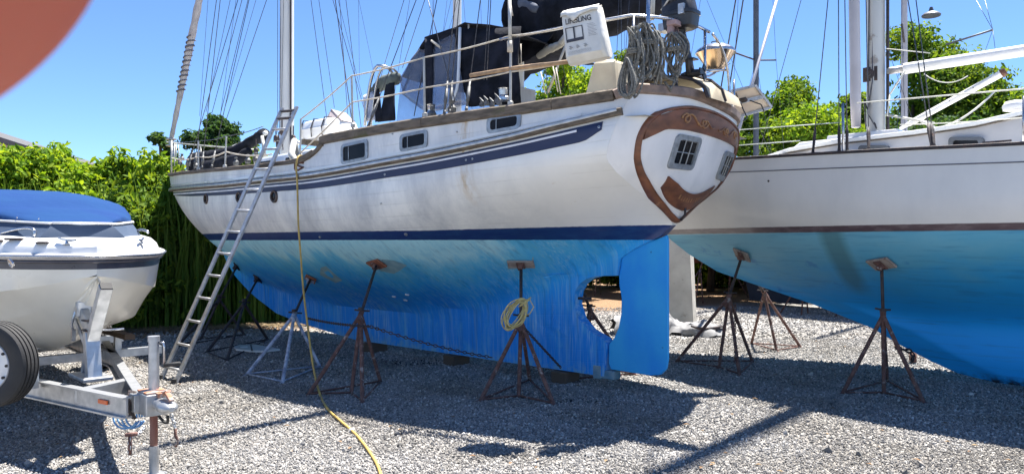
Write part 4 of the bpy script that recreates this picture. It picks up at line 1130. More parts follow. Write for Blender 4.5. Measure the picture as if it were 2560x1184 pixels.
def clear_vinyl():
    m = bpy.data.materials.new("smoky_clear_vinyl"); m.use_nodes = True; N = m.node_tree.nodes; L = m.node_tree.links
    N.remove(N["Principled BSDF"]); g = N.new("ShaderNodeBsdfGlossy"); g.inputs["Roughness"].default_value = .15; g.inputs[0].default_value = (.8, .82, .85, 1)
    t = N.new("ShaderNodeBsdfTransparent"); t.inputs[0].default_value = (.74, .75, .80, 1); d = N.new("ShaderNodeBsdfDiffuse"); d.inputs[0].default_value = (.22, .23, .27, 1)
    m1 = N.new("ShaderNodeMixShader"); m1.inputs[0].default_value = .12; m2 = N.new("ShaderNodeMixShader")
    tc = N.new("ShaderNodeTexCoord"); nz = N.new("ShaderNodeTexNoise"); nz.inputs["Scale"].default_value = 3; L.new(tc.outputs["Object"], nz.inputs["Vector"])
    r = N.new("ShaderNodeMapRange"); r.inputs[1].default_value = .35; r.inputs[2].default_value = .7; r.inputs[3].default_value = .12; r.inputs[4].default_value = .42; L.new(nz.outputs[0], r.inputs[0])
    L.new(t.outputs[0], m1.inputs[1]); L.new(g.outputs[0], m1.inputs[2]); L.new(r.outputs[0], m2.inputs[0]); L.new(m1.outputs[0], m2.inputs[1]); L.new(d.outputs[0], m2.inputs[2]); L.new(m2.outputs[0], N["Material Output"].inputs[0])
    return m
M_vinyl = clear_vinyl()
side_panel("clear_window", [(1080, 110), (1136, 85), (1166, 262), (1078, 280)], (1.0, 1.0, 1.18, 1.2), M_vinyl, w=.012)
side_panel("clear_window", [(1050, 125), (1063, 125), (1063, 280), (1004, 235)], (1.0, 1.0, 1.2, 1.1), M_vinyl, w=.01)
side_panel("clear_window", [(1030, 145), (1052, 120), (1010, 238), (998, 200)], (1.0, 1.0, 1.1, 1.05), M_vinyl, w=.01)
# windscreen across the front
m = MB(); A = kp(1030, 145, 1.0); B_ = kp(1003, 192, 1.0); rows = []
for k in range(7):
    u = 1 - 2 * k / 6; rows.append([Vector((A.x, A.y * u, A.z)), Vector((B_.x, B_.y * u, B_.z)), Vector((B_.x + .1, B_.y * u, zb + .05))])
m.grid(rows); m.build("clear_window", M_vinyl, K, True)
tubeobj("dodger_hoop", arc3(kp(1150, 70, 1.0), kp(1148, 150, 1.05), kp(1146, 190, 1.12), 6) + arc3(kp(1146, 190, 1.12), kp(1146, 240, 1.15), kp(1115, 278, 1.2), 7), .02, M_gel)
tubeobj("dodger_hoop", [kp(1172, 60, .95), kp(1172, 88, .95), kp(1158, 140, 1.0)], .012, M_cream)
tubeobj("dodger_strut", [kp(1079, 102, 1.02), kp(1103, 120, 1.02)], .016, M_cream)
# folded grey-green side curtain forward of the dodger
M_greenc = pm("faded_green_grey_canvas", (.11, .135, .13), .9, c2=(.05, .06, .06), scale=4, bump=.4, bscale=20)
lumpy([kp(930, 232, 1.0), kp(945, 218, 1.0), kp(965, 205, 1.0), kp(990, 196, 1.0), kp(1003, 192, .95)], [.05, .07, .09, .08, .05], "rolled_canvas", M_greenc, K, seed=6)
side_panel("side_curtain", [(933, 225), (948, 222), (955, 300), (938, 306)], (1.05, 1.05, 1.2, 1.2), M_black, w=.01)
side_panel("side_curtain", [(965, 205), (985, 205), (990, 300), (948, 306)], (1.05, 1.05, 1.2, 1.2), M_black, w=.015)
side_panel("side_curtain", [(942, 278), (970, 278), (990, 302), (944, 306)], (1.1, 1.1, 1.2, 1.2), M_black, w=.01)
side_panel("clear_window", [(908, 240), (934, 228), (938, 300), (912, 304)], (1.05, 1.05, 1.2, 1.2), pm("white_vinyl", (.55, .55, .58), .5), w=.008)
# wooden pole stowed along the lifeline
tubeobj("boat_hook", [kp(1176, 189, 1.5), kp(1290, 170, 1.45), kp(1420, 155, 1.4)], .022, pm("pine_pole", (.42, .28, .16), .7, c2=(.3, .19, .11), scale=20))
# mizzen boom, heavy black sail cover
bm = MB(); B0 = Vector((MZ - .12, 0, 4.22)); B1 = Vector((-1.1, -.05, 4.62)); bm.tube([B0, B1], .055, 10); boom = bm.build("mizzen_boom", M_whitepaint, K, True)
lumpy([B0 + Vector((.12, 0, .35)), B0 + Vector((-.15, 0, .30)), B0 + Vector((-.6, 0, .18)), B0 + Vector((-1.2, 0, .14)), B0 + Vector((-1.9, 0, .16)), B1 + Vector((.55, 0, .05)), B1 + Vector((.05, 0, -.02))], [.30, .42, .36, .30, .22, .14, .09], "mizzen_sail_cover", M_black, K, n=16, seed=9, amp=.09)
lumpy([kp(1300, 0, 0), kp(1310, 10, .3), kp(1345, 25, .35)], [.12, .10, .04], "folded_sail_corner", pm("faded_blue_grey_cloth", (.13, .15, .19), .9, c2=(.08, .09, .12), bump=.5, bscale=15), K, seed=12, amp=.2)
side_panel("hanging_cover_flap", [(1292, 90), (1415, 40), (1350, 135), (1292, 165)], (.25, .25, .25, .25), M_black, w=.04, n=12)
lumpy([kp(1345, 142, .3), kp(1370, 125, .3), kp(1400, 112, .3), kp(1412, 100, .3)], [.035, .05, .045, .02], "boom_gallows_pad", pm("dirty_white_webbing", (.5, .46, .38), .9, c2=(.3, .28, .24), bump=.3), K, seed=13)
tubeobj("mizzen_sheet_tackle", [kp(1370, 232, .6), kp(1400, 150, .5), kp(1428, 78, .4)], .014, M_cream)
tubeobj("mizzen_sheet_tackle", [kp(1400, 108, .4), kp(1426, 75, .4)], .03, M_galvwhite)
for a, b_ in (((1302, 110), (1303, 165)), ((1276, 5), (1282, 40)), ((1382, 165), (1395, 230)), ((1352, 180), (1364, 235)), ((1390, 170), (1402, 235))):
    tubeobj("cord", [kp(*a, .9), kp(*b_, .9)], .006, M_cream)
# whitish cover tube on the after shroud
tubeobj("shroud_cover", [kp(1274, 0, 1.48), kp(1275, 100, 1.48)], .018, M_galvwhite); tubeobj("shroud_cover", [kp(1275, 103, 1.48), kp(1275, 130, 1.48)], .03, M_cream)
# stern rail
SR = [(1432, 62, 1.32), (1480, 42, 1.28), (1530, 34, 1.22), (1570, 36, 1.1), (1620, 46, .95), (1660, 60, .8), (1705, 80, .55)]
srp = [kp(*q) for q in SR]
def taff(a, h=.0, fo=.0):  # point on the taffrail at fraction a
    z = 3.13; sa = s_aft(z); B = kB(sa, z); return Vector((sT0(z) + (sa - sT0(z)) * abs(a) ** 2.6 + .02 + fo, a * (B - .04), zr(-.3) + .1 + h - drop(0, a)))
RH = srp[2].z - (zr(-.3) + .1)
top_path = [rl(1.2, 1, .75)] + [Vector((.5, kB(.5, 3.1) - .03, taff(0, RH).z))] + [taff(a, RH) for a in (1, .8, .55, .3, .12)]
tubeobj("stern_rail", top_path, .017, M_steel); 
for a in (.98, .6, .2): tubeobj("stern_rail_post", [taff(a), taff(a, RH)], .015, M_steel)
tubeobj("stern_rail_post", [taff(-.62), taff(-.62, RH * .55)], .014, M_steel)
tubeobj("stern_rail_post", arc3(taff(-.35, 0), taff(-.45, RH * .9), taff(.05, RH), 9), .015, M_steel)
tubeobj("flag_pole", [kp(1618, 180, 1.05), kp(1622, -60, 1.05)], .02, M_steel)
tubeobj("flag_pole", [kp(1629, 50, .3), kp(1635, -60, .3)], .028, M_galvwhite)
for a, b_ in ((1560, 1575), (1590, 1600), (1540, 1548), (1395 + 160, 1552)):
    wk((a, 190), .9, (b_, -20), .8, .003, 1.5)
# helm seat box behind the bag, brown canvas pram on deck
lk0, lk1 = kp(1442, 190, 1.12), kp(1548, 190, 1.02)
trunk_obj("stern_locker", lk1.x, lk0.x, 1.02, 1.12, 2.9, 3.52, pm("cream_locker", (.62, .56, .42), .5, c2=(.5, .44, .33), scale=4))
m = MB(); c0 = kp(1690, 195, .1); rows = []
for i in range(9):
    u = i / 8; rows.append([Vector((c0.x + .55 * math.cos(math.pi * j / 8), c0.y + .35 - .75 * u, zr(0) + .05 + .33 * math.sin(math.pi * j / 8) * (1 - .35 * abs(u - .5)))) for j in range(9)])
m.grid(rows); o = m.build("aft_hatch_cover", pm("tan_canvas", (.42, .36, .25), .8, c2=(.3, .24, .16), scale=4), K, True)
m = MB(); m.tube([rows[4][j] + Vector((0, 0, .012)) for j in range(9)], .016, 6); m.tube([rows[0][j] for j in range(9)], .018, 6); m.build("cover_bow", M_rust_dark, o)
# deck hardware: winch, cowl, cleats, chain plates, fairlead
def winch(px, py, t, sc_=1.0):
    p = kp(px, py, t); m = MB(); m.lathe([(.07 * sc_, 0), (.07 * sc_, .03), (.045 * sc_, .06), (.05 * sc_, .12), (.06 * sc_, .13), (.02, .14)], p, 14); m.build("winch", M_steel, K, True, auto=40)
winch(1259, 252, 1.25, 1.1); winch(1078, 290, 1.3, .9)
m = MB()
for px, py in ((1205, 262), (1216, 258), (1230, 262), (1248, 258), (1243, 252)):
    m.cut(); p = kp(px, py, 1.42); m.box(p, (.05, .03, .04)); m.tube([p, p + Vector((.03, 0, .08)), p + Vector((-.02, 0, .03))], .009, 5)
m.build("shackle", M_hw, K, True, auto=40)
m = MB()
for px, py in ((1790, 238), (1803, 243), (1815, 250), (1822, 258), (1800, 252)):
    m.cut(); p = kp(px, py, -.95); m.lathe([(.0, -.035), (.035, -.02), (.04, 0), (.03, .03), (0, .04)], p, 8); m.tube([p, p + Vector((.05, -.02, .06)), p + Vector((.08, 0, -.02))], .011, 5)
m.build("stern_shackle", M_hw, K, True, auto=40)
m = MB()
for px, py, t in ((450, 405, .7), (470, 408, .8), (490, 412, .8), (455, 395, .5), (590, 405, 1.0), (620, 400, 1.4), (640, 396, 1.5), (480, 385, .3), (1130, 270, 1.4), (1080, 285, 1.4)):
    m.cut(); p = kp(px, py, t); m.lathe([(.04, -.05), (.05, .0), (.02, .04), (.03, .08), (0, .09)], p, 8)
m.build("deck_fitting", M_hw, K, True, auto=40)
# carved emblem at the break of the rail
m = MB(); t = 1.75
for _ in range(20): p = kp(750, 416, t); t = .5 * t + .5 * kB(p.x, p.z)
q = [on_hull(p.x + dx, p.z + dz, .012) for dx, dz in ((-.09, .04), (.03, .05), (.08, .03), (.0, .0), (-.09, -.01), (.02, -.05), (.09, -.04))]
m.tube(q, .014, 5); m.tube([on_hull(p.x + .1, p.z - .03, .012), on_hull(p.x + .1, p.z + .04, .012)], .012, 5); m.build("hull_ornament", M_brown, K, True)

# ---------------- things resting on or hanging from the ketch
def KT(name, label, cat, group=None):
    o = thing(name, label, cat, K.location, K.rotation_euler.z, group); return o
# rescue sling bag
T = KT("rescue_sling_bag", "white vinyl rescue sling bag with black lettering hung on the ketch stern rail", "bag")
P = [kp(1420, 40, 1.36), kp(1515, 22, 1.30), kp(1537, 150, 1.30), kp(1440, 170, 1.36)]
ax = (P[1] - P[0]).normalized(); wv = (P[1] - P[0]).length; dn = (P[3] - P[0]); hgt_ = dn.length; dn.normalize(); out = ax.cross(dn).normalized()
if out.y < 0: out = -out
m = MB(); n = 12; rows = []
prof_ = [(0, .0), (.03, .06), (.2, .085), (.6, .10), (.9, .12), (1.0, .05)]
for v, dp in prof_:
    row = []
    for k in range(24):
        a = 2 * math.pi * k / 24; ca, sa_ = math.cos(a), math.sin(a); cx = math.copysign(abs(ca) ** .35, ca) * (.5 + .02 * v); cy = math.copysign(abs(sa_) ** .5, sa_) * max(dp, .012)
        base = P[0].lerp(P[1], .5 + cx).lerp(P[3].lerp(P[2], .5 + cx), v)
        row.append(base + out * (cy + .1))
    rows.append(row)
m.grid(rows, closed_u=True); m.add(rows[-1], [tuple(range(24))]); m.add(rows[0], [tuple(range(24))[::-1]])
bag = m.build("bag_body", pm("white_vinyl_bag", (.72, .71, .66), .45, c2=(.6, .58, .52), scale=5, bump=.25, bscale=14), T, True, auto=50); 
def bq(u, v, o=.0): 
    base = P[0].lerp(P[1], u).lerp(P[3].lerp(P[2], u), v); dp = itp(v, [q[0] for q in prof_], [q[1] for q in prof_]); cx = abs(u - .5) * 2
    return base + out * (.1 + dp * (1 - min(1, cx) ** 5.7) ** .25 + .006 + o)
m = MB(); us = np.linspace(.0, 1.0, 12)
m.grid([[bq(max(.02, min(.98, u)), -.02, .0) for u in us], [bq(max(.02, min(.98, u)), .05, .012) for u in us], [bq(max(.02, min(.98, u)), .13 + .14 * (1 - min(1, abs(u - .36) / .2)) * (abs(u - .36) < .2) - .02 * math.sin(u * 9), .016) for u in us]])
fl = m.build("bag_flap", pm("white_vinyl_bag", (.72, .71, .66)), T, True); sm = fl.modifiers.new("thickness", 'SOLIDIFY'); sm.thickness = .006; wrink(fl, .008, 20)
M_ink = pm("black_print", (.015, .015, .02), .6)
m = MB()
def inkq(u0, v0, u1, v1): m.add([bq(u0, v0), bq(u1, v0), bq(u1, v1), bq(u0, v1)], [(0, 1, 2, 3), ])
for u0, v0, u1, v1 in ((.10, .36, .56, .375), (.10, .58, .56, .64), (.10, .36, .125, .62), (.535, .36, .56, .62), (.31, .36, .35, .62)): inkq(u0, v0 , u1, v1)
for u0 in (.16, .34, .54): 
    for k in range(4): inkq(u0 + .02 * (k % 2), .72 + .018 * k, u0 + .06 + .02 * (k % 3), .727 + .018 * k)
for r_ in range(9): inkq(.68, .36 + .028 * r_, .84 + .03 * (r_ % 3), .364 + .028 * r_)
for r_ in range(5): inkq(.12, .82 + .014 * r_, .72, .822 + .014 * r_)
m.build("printed_panel", pm("grey_print", (.06, .06, .07), .6), bag)
cu = bpy.data.curves.new("LIFESLING", 'FONT'); cu.body = "LIFESLING"; cu.size = 1; cu.align_x = 'CENTER'; cu.offset = .012
tmp = bpy.data.objects.new("txt", cu); col.objects.link(tmp); bpy.context.view_layer.update()
tme = bpy.data.meshes.new_from_object(tmp.evaluated_get(bpy.context.evaluated_depsgraph_get())); bpy.data.objects.remove(tmp)
xs = [v.co.x for v in tme.vertices]; w_ = max(xs) - min(xs)
flip_ = kw(*bq(.2, .5)).x / kw(*bq(.2, .5)).y < kw(*bq(.8, .5)).x / kw(*bq(.8, .5)).y
for v in tme.vertices:
    u = .47 + (v.co.x / w_) * .66; vv = .295 - v.co.y / w_ * .62
    v.co = bq(u, vv, .002)
tme.materials.append(M_ink); to = bpy.data.objects.new("printed_lettering", tme); col.objects.link(to); to.parent = bag
m = MB(); m.tube([P[0] + out * .1, srp[0]], .008, 5); m.tube([P[1] + out * .1, srp[1] + Vector((-.1, 0, 0))], .008, 5); m.build("bag_strap", M_cream, T, True)
# life raft canister
T = KT("life_raft_canister", "white fibreglass life raft canister strapped on the ketch cabin top, right of the ladder", "life raft")
def raft_ring(u, zc, hh, w, L, c):
    return None
c = kp(822, 326, .1); m = MB(); rows = []
for i, (z, k) in enumerate(((-.15, .86), (-.12, .95), (-.02, .99), (0, 1.03), (.02, .99), (.10, .93), (.14, .82), (.16, .6))):
    row = []
    for j in range(28):
        a = 2 * math.pi * j / 28; ca, sa_ = math.cos(a), math.sin(a)
        row.append(c + Vector((math.copysign(abs(ca) ** .5, ca) * .50 * k, math.copysign(abs(sa_) ** .5, sa_) * .32 * k, z)))
    rows.append(row)
m.grid(rows, closed_u=True); m.add(rows[-1], [tuple(range(28))]); m.add(rows[0], [tuple(range(28))[::-1]]); cs = m.build("canister_shell", M_gel, T, True, auto=50)
for dx in (-.30, 0.0, .3):
    m = MB(); m.sweep([c + Vector((dx, .325, -.14)), c + Vector((dx, .338, 0)), c + Vector((dx, .28, .155)), c + Vector((dx, 0, .172)), c + Vector((dx, -.28, .155)), c + Vector((dx, -.338, 0)), c + Vector((dx, -.325, -.14))], .03, .008); m.build("strap", M_rust_dark, T)
m = MB(); m.box(c + Vector((-.3, 0, -.19)), (.07, .6, .09)); m.cut(); m.box(c + Vector((.3, 0, -.19)), (.07, .6, .09)); m.build("cradle", M_teak, T)
# rope coils on the stern rail
def coil(name, label, top, wid, length, nl, r, seed, tail=0):
    T = KT(name, label, "rope", "rope coils hung on the ketch stern rail"); rng = random.Random(seed); m = MB()
    for k in range(nl):
        w = wid * rng.uniform(.35, 1); L = length * rng.uniform(.72, 1.03); ox = rng.uniform(-.3, .3) * wid; oy = rng.uniform(-.03, .05); pts = []
        ph = rng.uniform(-.05, .05)
        for i in range(26):
            a = 2 * math.pi * i / 26; zz = (1 - math.cos(a)) / 2
            xx = math.sin(a) * w * .5 * (.35 + .65 * math.sin(zz * math.pi) ** .5 + .25 * zz)
            pts.append(top + Vector((xx + ox * (1 - zz) + ph * math.sin(zz * 5), oy + .02 * math.sin(a * 2 + k), -L * zz + .02)))
        m.tube(pts, r, 5, closed=True)
    for z in (.28, .31, .34):
        m.tube([top + Vector((math.cos(a) * wid * .42, math.sin(a) * .06, -length * z)) for a in np.linspace(0, 6.28, 12)], r * 1.1, 5)
    m.build("rope_loops", M_rope, T, True)
    m = MB(); m.tube([top + Vector((0, 0, .03)), top + Vector((.03, .03, -.1)), top + Vector((-.02, .03, -length * .3))], r * 1.3, 5); m.build("rope_hanger", M_rope, T, True)
coil("rope_coil", "long weathered rope coil nearest the white bag, its end hanging below the cap rail", kp(1585, 75, 1.22), .15, .66, 9, .010, 1)
coil("rope_coil", "thick tangled rope coil in the middle of the stern rail bundle", kp(1615, 66, 1.06), .20, .52, 10, .010, 2)
coil("rope_coil", "narrow rope coil just left of the steel post on the stern rail", kp(1645, 85, .95), .13, .50, 7, .010, 3)
coil("rope_coil", "pale rope coil right of the steel post on the stern rail", kp(1690, 88, .66), .20, .46, 9, .010, 4)
T = KT("rope_bundle", "thick grey rope loop hanging outboard over the ketch quarter below the coils", "rope"); m = MB(); tp = kp(1580, 150, 1.3)
for k in range(6):
    rng = random.Random(k); w = .05 + .016 * k * .6; pts = []
    for i in range(22):
        a = 2 * math.pi * i / 22; zz = (1 - math.cos(a)) / 2; pts.append(tp + Vector((math.sin(a) * w * (.3 + zz), .05 + .02 * (k % 3) , -.36 * zz * (1 - .03 * (k % 4)))))
    m.tube(pts, .0115, 5, closed=True)
m.build("rope_loops", M_rope, T, True)
T = KT("loose_rope", "pale rope end draped over the taffrail below the outboard motor", "rope"); m = MB()
for k in range(3):
    m.tube([kp(1636 + k * 3, 165, .85), kp(1650, 178 + k * 3, .85), kp(1668 - 3 * k, 196, .8), kp(1688, 205 - 5 * k, .72), kp(1676, 222 + 3 * k, .78), kp(1660 + k * 2, 205, .82)], .010, 5)
m.build("rope_loops", M_rope, T, True)
# outboard motor on a bracket
T = KT("outboard_motor", "small black outboard motor clamped high on the ketch stern rail", "outboard motor")
M_motor = pm("black_motor_plastic", (.012, .012, .014), .35, c2=(.03, .03, .034), scale=12)
c = kp(1702, 34, .50); m = MB(); rows = []
for z, k, ox in ((-.17, .70, .0), (-.15, .92, 0), (-.04, 1.0, 0), (-.035, 1.06, 0), (.0, 1.06, .0), (.005, .98, .01), (.14, .90, .03), (.19, .74, .04), (.205, .4, .04)):
    rows.append([c + Vector((math.copysign(abs(math.cos(a)) ** .45, math.cos(a)) * .17 * k + ox, math.copysign(abs(math.sin(a)) ** .5, math.sin(a)) * .125 * k, z)) for a in np.linspace(0, 2 * math.pi, 20, endpoint=False)])
m.grid(rows, closed_u=True); m.add(rows[-1], [tuple(range(20))]); m.add(rows[0], [tuple(range(20))[::-1]]); cw = m.build("motor_cowl", M_motor, T, True, auto=35)
m = MB(); m.tube([c + Vector((.17, .08, .05)), c + Vector((.05, .14, .12)), c + Vector((-.14, .10, .15))], .012, 6); m.box(c + Vector((-.08, .12, 0)), (.06, .05, .10)); m.box(c + Vector((.16, .02, -.12)), (.1, .12, .08)); m.tube([c + Vector((.22, 0, -.12)), c + Vector((.23, .05, -.2)), c + Vector((.15, .05, -.25))], .018, 6); m.build("starter_handle", M_galv, cw, True, auto=40)
l0 = kp(1700, 70, .5); l1 = kp(1722, 150, .42); l2 = kp(1726, 185, .40)
m = MB(); m.tube([l0 + Vector((0, 0, .1)), l0, l0.lerp(l1, .3), l0.lerp(l1, .6), l1, l2], [.085, .07, .055, .05, .05, .06], 10, sy=.7); lg = m.build("motor_leg", M_motor, T, True)
m = MB(); d = (l1 - l0).normalized(); m.box(l1, (.16, .10, .012)); m.tube([l2 + Vector((.10, 0, .0)), l2 + Vector((0, 0, 0)), l2 + Vector((-.14, 0, -.0))], [.02, .045, .03], 8)
for k in range(3):
    a = k * 2.09; m.box(l2 + Vector((-.14, .05 * math.cos(a), .05 * math.sin(a))), (.015, .05, .06), Matrix.Rotation(a, 3, 'X'))
m.build("propeller", M_motor, T, True, auto=40)
m = MB(); m.tube([kp(1706, 20, .58), kp(1712, 55, .60), kp(1712, 80, .55), kp(1700, 95, .52)], .008, 5); m.build("fuel_hose", M_motor, T, True)
m = MB(); q = kp(1683, 78, .62); m.box(q, (.05, .16, .22)); m.box(q + Vector((-.03, 0, .06)), (.1, .2, .05)); m.build("mounting_board", pm("pink_grey_board", (.34, .24, .24), .8), T, bevel=.008)
m = MB(); m.tube([kp(1664, 22, .55), kp(1660, 32, .55), kp(1666, 48, .55), kp(1676, 52, .55)], .022, 6); m.build("clamp_lever", M_motor, T, True)
# barbecue
T = KT("kettle_grill", "round stainless steel kettle grill clamped to the ketch stern rail", "grill"); c = kp(1789, 133, -.38)
m = MB(); m.lathe([(.05, -.20), (.085, -.185), (.10, -.16), (.195, -.02), (.21, 0)], c, 28); m.build("grill_bowl", pm("bronze_tinted_steel", (.62, .47, .33), .18, 1.0, c2=(.5, .38, .27), scale=5), T, True, auto=50)
m = MB(); m.lathe([(.215, -.004), (.217, .01), (.20, .035), (.14, .075), (.06, .09), (.0, .092)], c, 28); lid = m.build("grill_lid", M_steel, T, True, auto=50)
m = MB(); m.tube([c + Vector((-.03, .03, .09)), c + Vector((-.02, .03, .12)), c + Vector((.03, .03, .12)), c + Vector((.03, .03, .09))], .007, 5); m.build("lid_handle", M_rust_dark, lid)
m = MB(); m.tube([c + Vector((0, 0, -.17)), c + Vector((0, 0, -.21)), c + Vector((.05, .05, -.25)), c + Vector((.1, .12, -.25))], .012, 6); m.box(c + Vector((.12, .13, -.25)), (.07, .05, .05)); m.build("grill_bracket", M_steel, T, True, auto=40)
m = MB(); pr = taff(-.35, RH * .6); m.tube([c + Vector((0, 0, -.19)), c + Vector((.1, .1, -.19)), pr], .013, 6); m.build("mounting_arm", M_steel, T, True)
# solar panels
T = KT("solar_panel", "tilted solar panel seen from its pale wired underside on the ketch starboard quarter", "solar panel")
ctr = kp(1857, 248, -1.55); hx = Vector((.42, -.30, .0)); 
cs_ = [kp(1770, 240, -1.25), kp(1888, 214, -1.55), kp(1928, 268, -1.80), kp(1815, 300, -1.50)]
def sp_(u, v, o=0):
    a = cs_[0].lerp(cs_[1], u).lerp(cs_[3].lerp(cs_[2], u), v); nn_ = (cs_[1] - cs_[0]).cross(cs_[3] - cs_[0]).normalized(); 
    if nn_.z > 0: nn_ = -nn_
    return a + nn_ * o
m = MB(); m.add([sp_(0, 0, 0), sp_(1, 0, 0), sp_(1, 1, 0), sp_(0, 1, 0), sp_(0, 0, -.02), sp_(1, 0, -.02), sp_(1, 1, -.02), sp_(0, 1, -.02)], [(0, 1, 2, 3), (7, 6, 5, 4), (0, 4, 5, 1), (1, 5, 6, 2), (2, 6, 7, 3), (3, 7, 4, 0)])
bk = m.build("panel_back", pm("cream_backsheet", (.62, .52, .40), .6, c2=(.52, .42, .33), scale=6), T)
m = MB()
for a, b_ in (((0, 0), (1, 0)), ((1, 0), (1, 1)), ((1, 1), (0, 1)), ((0, 1), (0, 0)), ((0, .52), (1, .52)), ((0, .47), (1, .47))): m.bar(sp_(*a, .012), sp_(*b_, .012), .022, .03)
m.build("panel_frame", M_alu, T)
m = MB(); m.bar(sp_(.55, .36, .02), sp_(.55, .5, .02), .16, .03); m.build("junction_box", M_rust_dark, T)
m = MB(); m.tube([sp_(.5, .5, .03), sp_(.45, .8, .05), sp_(.42, 1.0, .12), sp_(.3, 1.02, .2)], .008, 5); m.tube([sp_(.55, .1, .02), sp_(.52, .3, .02)], .008, 5); m.tube([sp_(.7, .5, .03), sp_(.85, .75, .04), sp_(.8, 1.0, .1)], .008, 5); m.build("panel_cable", M_motor, T, True)
m = MB(); m.tube([sp_(0, .3, .03), taff(-.85, .1)], .014, 6); m.tube([sp_(0, .8, .03), taff(-.98, .0)], .014, 6); m.build("panel_bracket", M_galv, T, True)
# ------------------------------------------------------------------ THE SLOOP, right
T2 = R(44); C2c, C2s = math.cos(T2), math.sin(T2); O2 = (5.3, 8.81)
S = thing("sloop_sailboat", "pale sloop with red boot stripe and teal bottom, cut off by the right edge", "sailboat", (O2[0], O2[1], 0), R(180) - T2)
def sw(s, t, z): return Vector((O2[0] - C2c * s - C2s * t, O2[1] + C2s * s - C2c * t, z))
def sl(p):
    dx, dy = p[0] - O2[0], p[1] - O2[1]; return Vector((-C2c * dx + C2s * dy, -C2s * dx - C2c * dy, p[2]))
def spx(px, py, t):
    k = (px - 1280) / F_PX; s = (O2[0] - C2s * t - k * (O2[1] - C2c * t)) / (C2c + k * C2s); y = O2[1] + C2s * s - C2c * t
    return Vector((s, t, CAM_H + (HOR - py) / F_PX * y))
B2s = [-7, -6, -4, -2, -.5, 1, 2, 3, 4, 4.8, 5.4]; B2b = [1.1, 1.35, 1.72, 1.85, 1.80, 1.58, 1.34, 1.02, .62, .28, .02]
R2s = [-7, -4, -2, -.92, -.4, .55, 1.76, 2.67, 4, 5.4]; R2z = [2.7, 2.6, 2.58, 2.59, 2.61, 2.655, 2.71, 2.76, 2.88, 3.05]
def b2(s): return pch(s, B2s, B2b)
def r2(s): return itp(s, R2s, R2z)
F2z = [.08, .14, .25, .42, .6, .86, 1.08, 1.25, 1.5, 1.78, 2.3, 3.05]; F2s = [-.35, .02, .3, .65, .98, 1.75, 2.55, 3.15, 3.62, 4.02, 4.6, 5.4]
A2z = [.08, .6, 1.3, 1.6, 1.9, 2.3, 2.7]; A2s = [-3.2, -3.6, -4.4, -5.6, -6.3, -6.7, -6.9]
Z2s = [-6.9, -5.5, -3, -1.5, 0, 1, 2, 3, 3.6, 4.1, 4.8, 5.4]; Z2b = [1.9, 1.5, .95, .75, .72, .82, .98, 1.24, 1.46, 1.8, 2.45, 3.0]
def B2(s, z):
    zc = pch(s, Z2s, Z2b); zf = itp(s, [-7, 0, 3, 5.4], [2.2, 2.1, 2.5, 3.1]); h = min(1, max(0, (z - zc) / (zf - zc))); p = itp(s, [-6, -1, 1.5, 4, 5], [.6, .70, .72, .8, .85])
    k = .17 if s < 1 else max(.03, .17 - .07 * (s - 1)); k *= min(1, .25 + max(0, (itp(z, F2z, F2s) - s)) * 1.4) * min(1, .4 + (z - .05) * 2)
    g = (1 - math.cos(math.pi * h ** p)) / 2
    if z > 2.3: g *= 1
    return k * (1 - g) + b2(s) * g
zs = [.08, .10, .14, .19, .25, .33, .42, .5, .6, .68, .77, .86, .93, 1.0, 1.08, 1.16, 1.25, 1.33, 1.42, 1.5, 1.6, 1.7, 1.78, 1.86, 1.95, 2.05, 2.15, 2.25]
def hull2(sg):
    rows = []
    for zn, w in [(z, None) for z in zs] + [(2.25 + .6 * q, q) for q in (.15, .35, .55, .78, 1)]:
        a, f = itp(zn, A2z, A2s), itp(zn if w is None else 2.25 + .8 * w, F2z, F2s); row = []
        for i in range(101):
            s = a + (f - a) * i / 100; z = zn if w is None else 2.25 + (r2(s) - 2.25) * w; row.append((s, sg * B2(s, z), z))
        rows.append(row)
    return rows
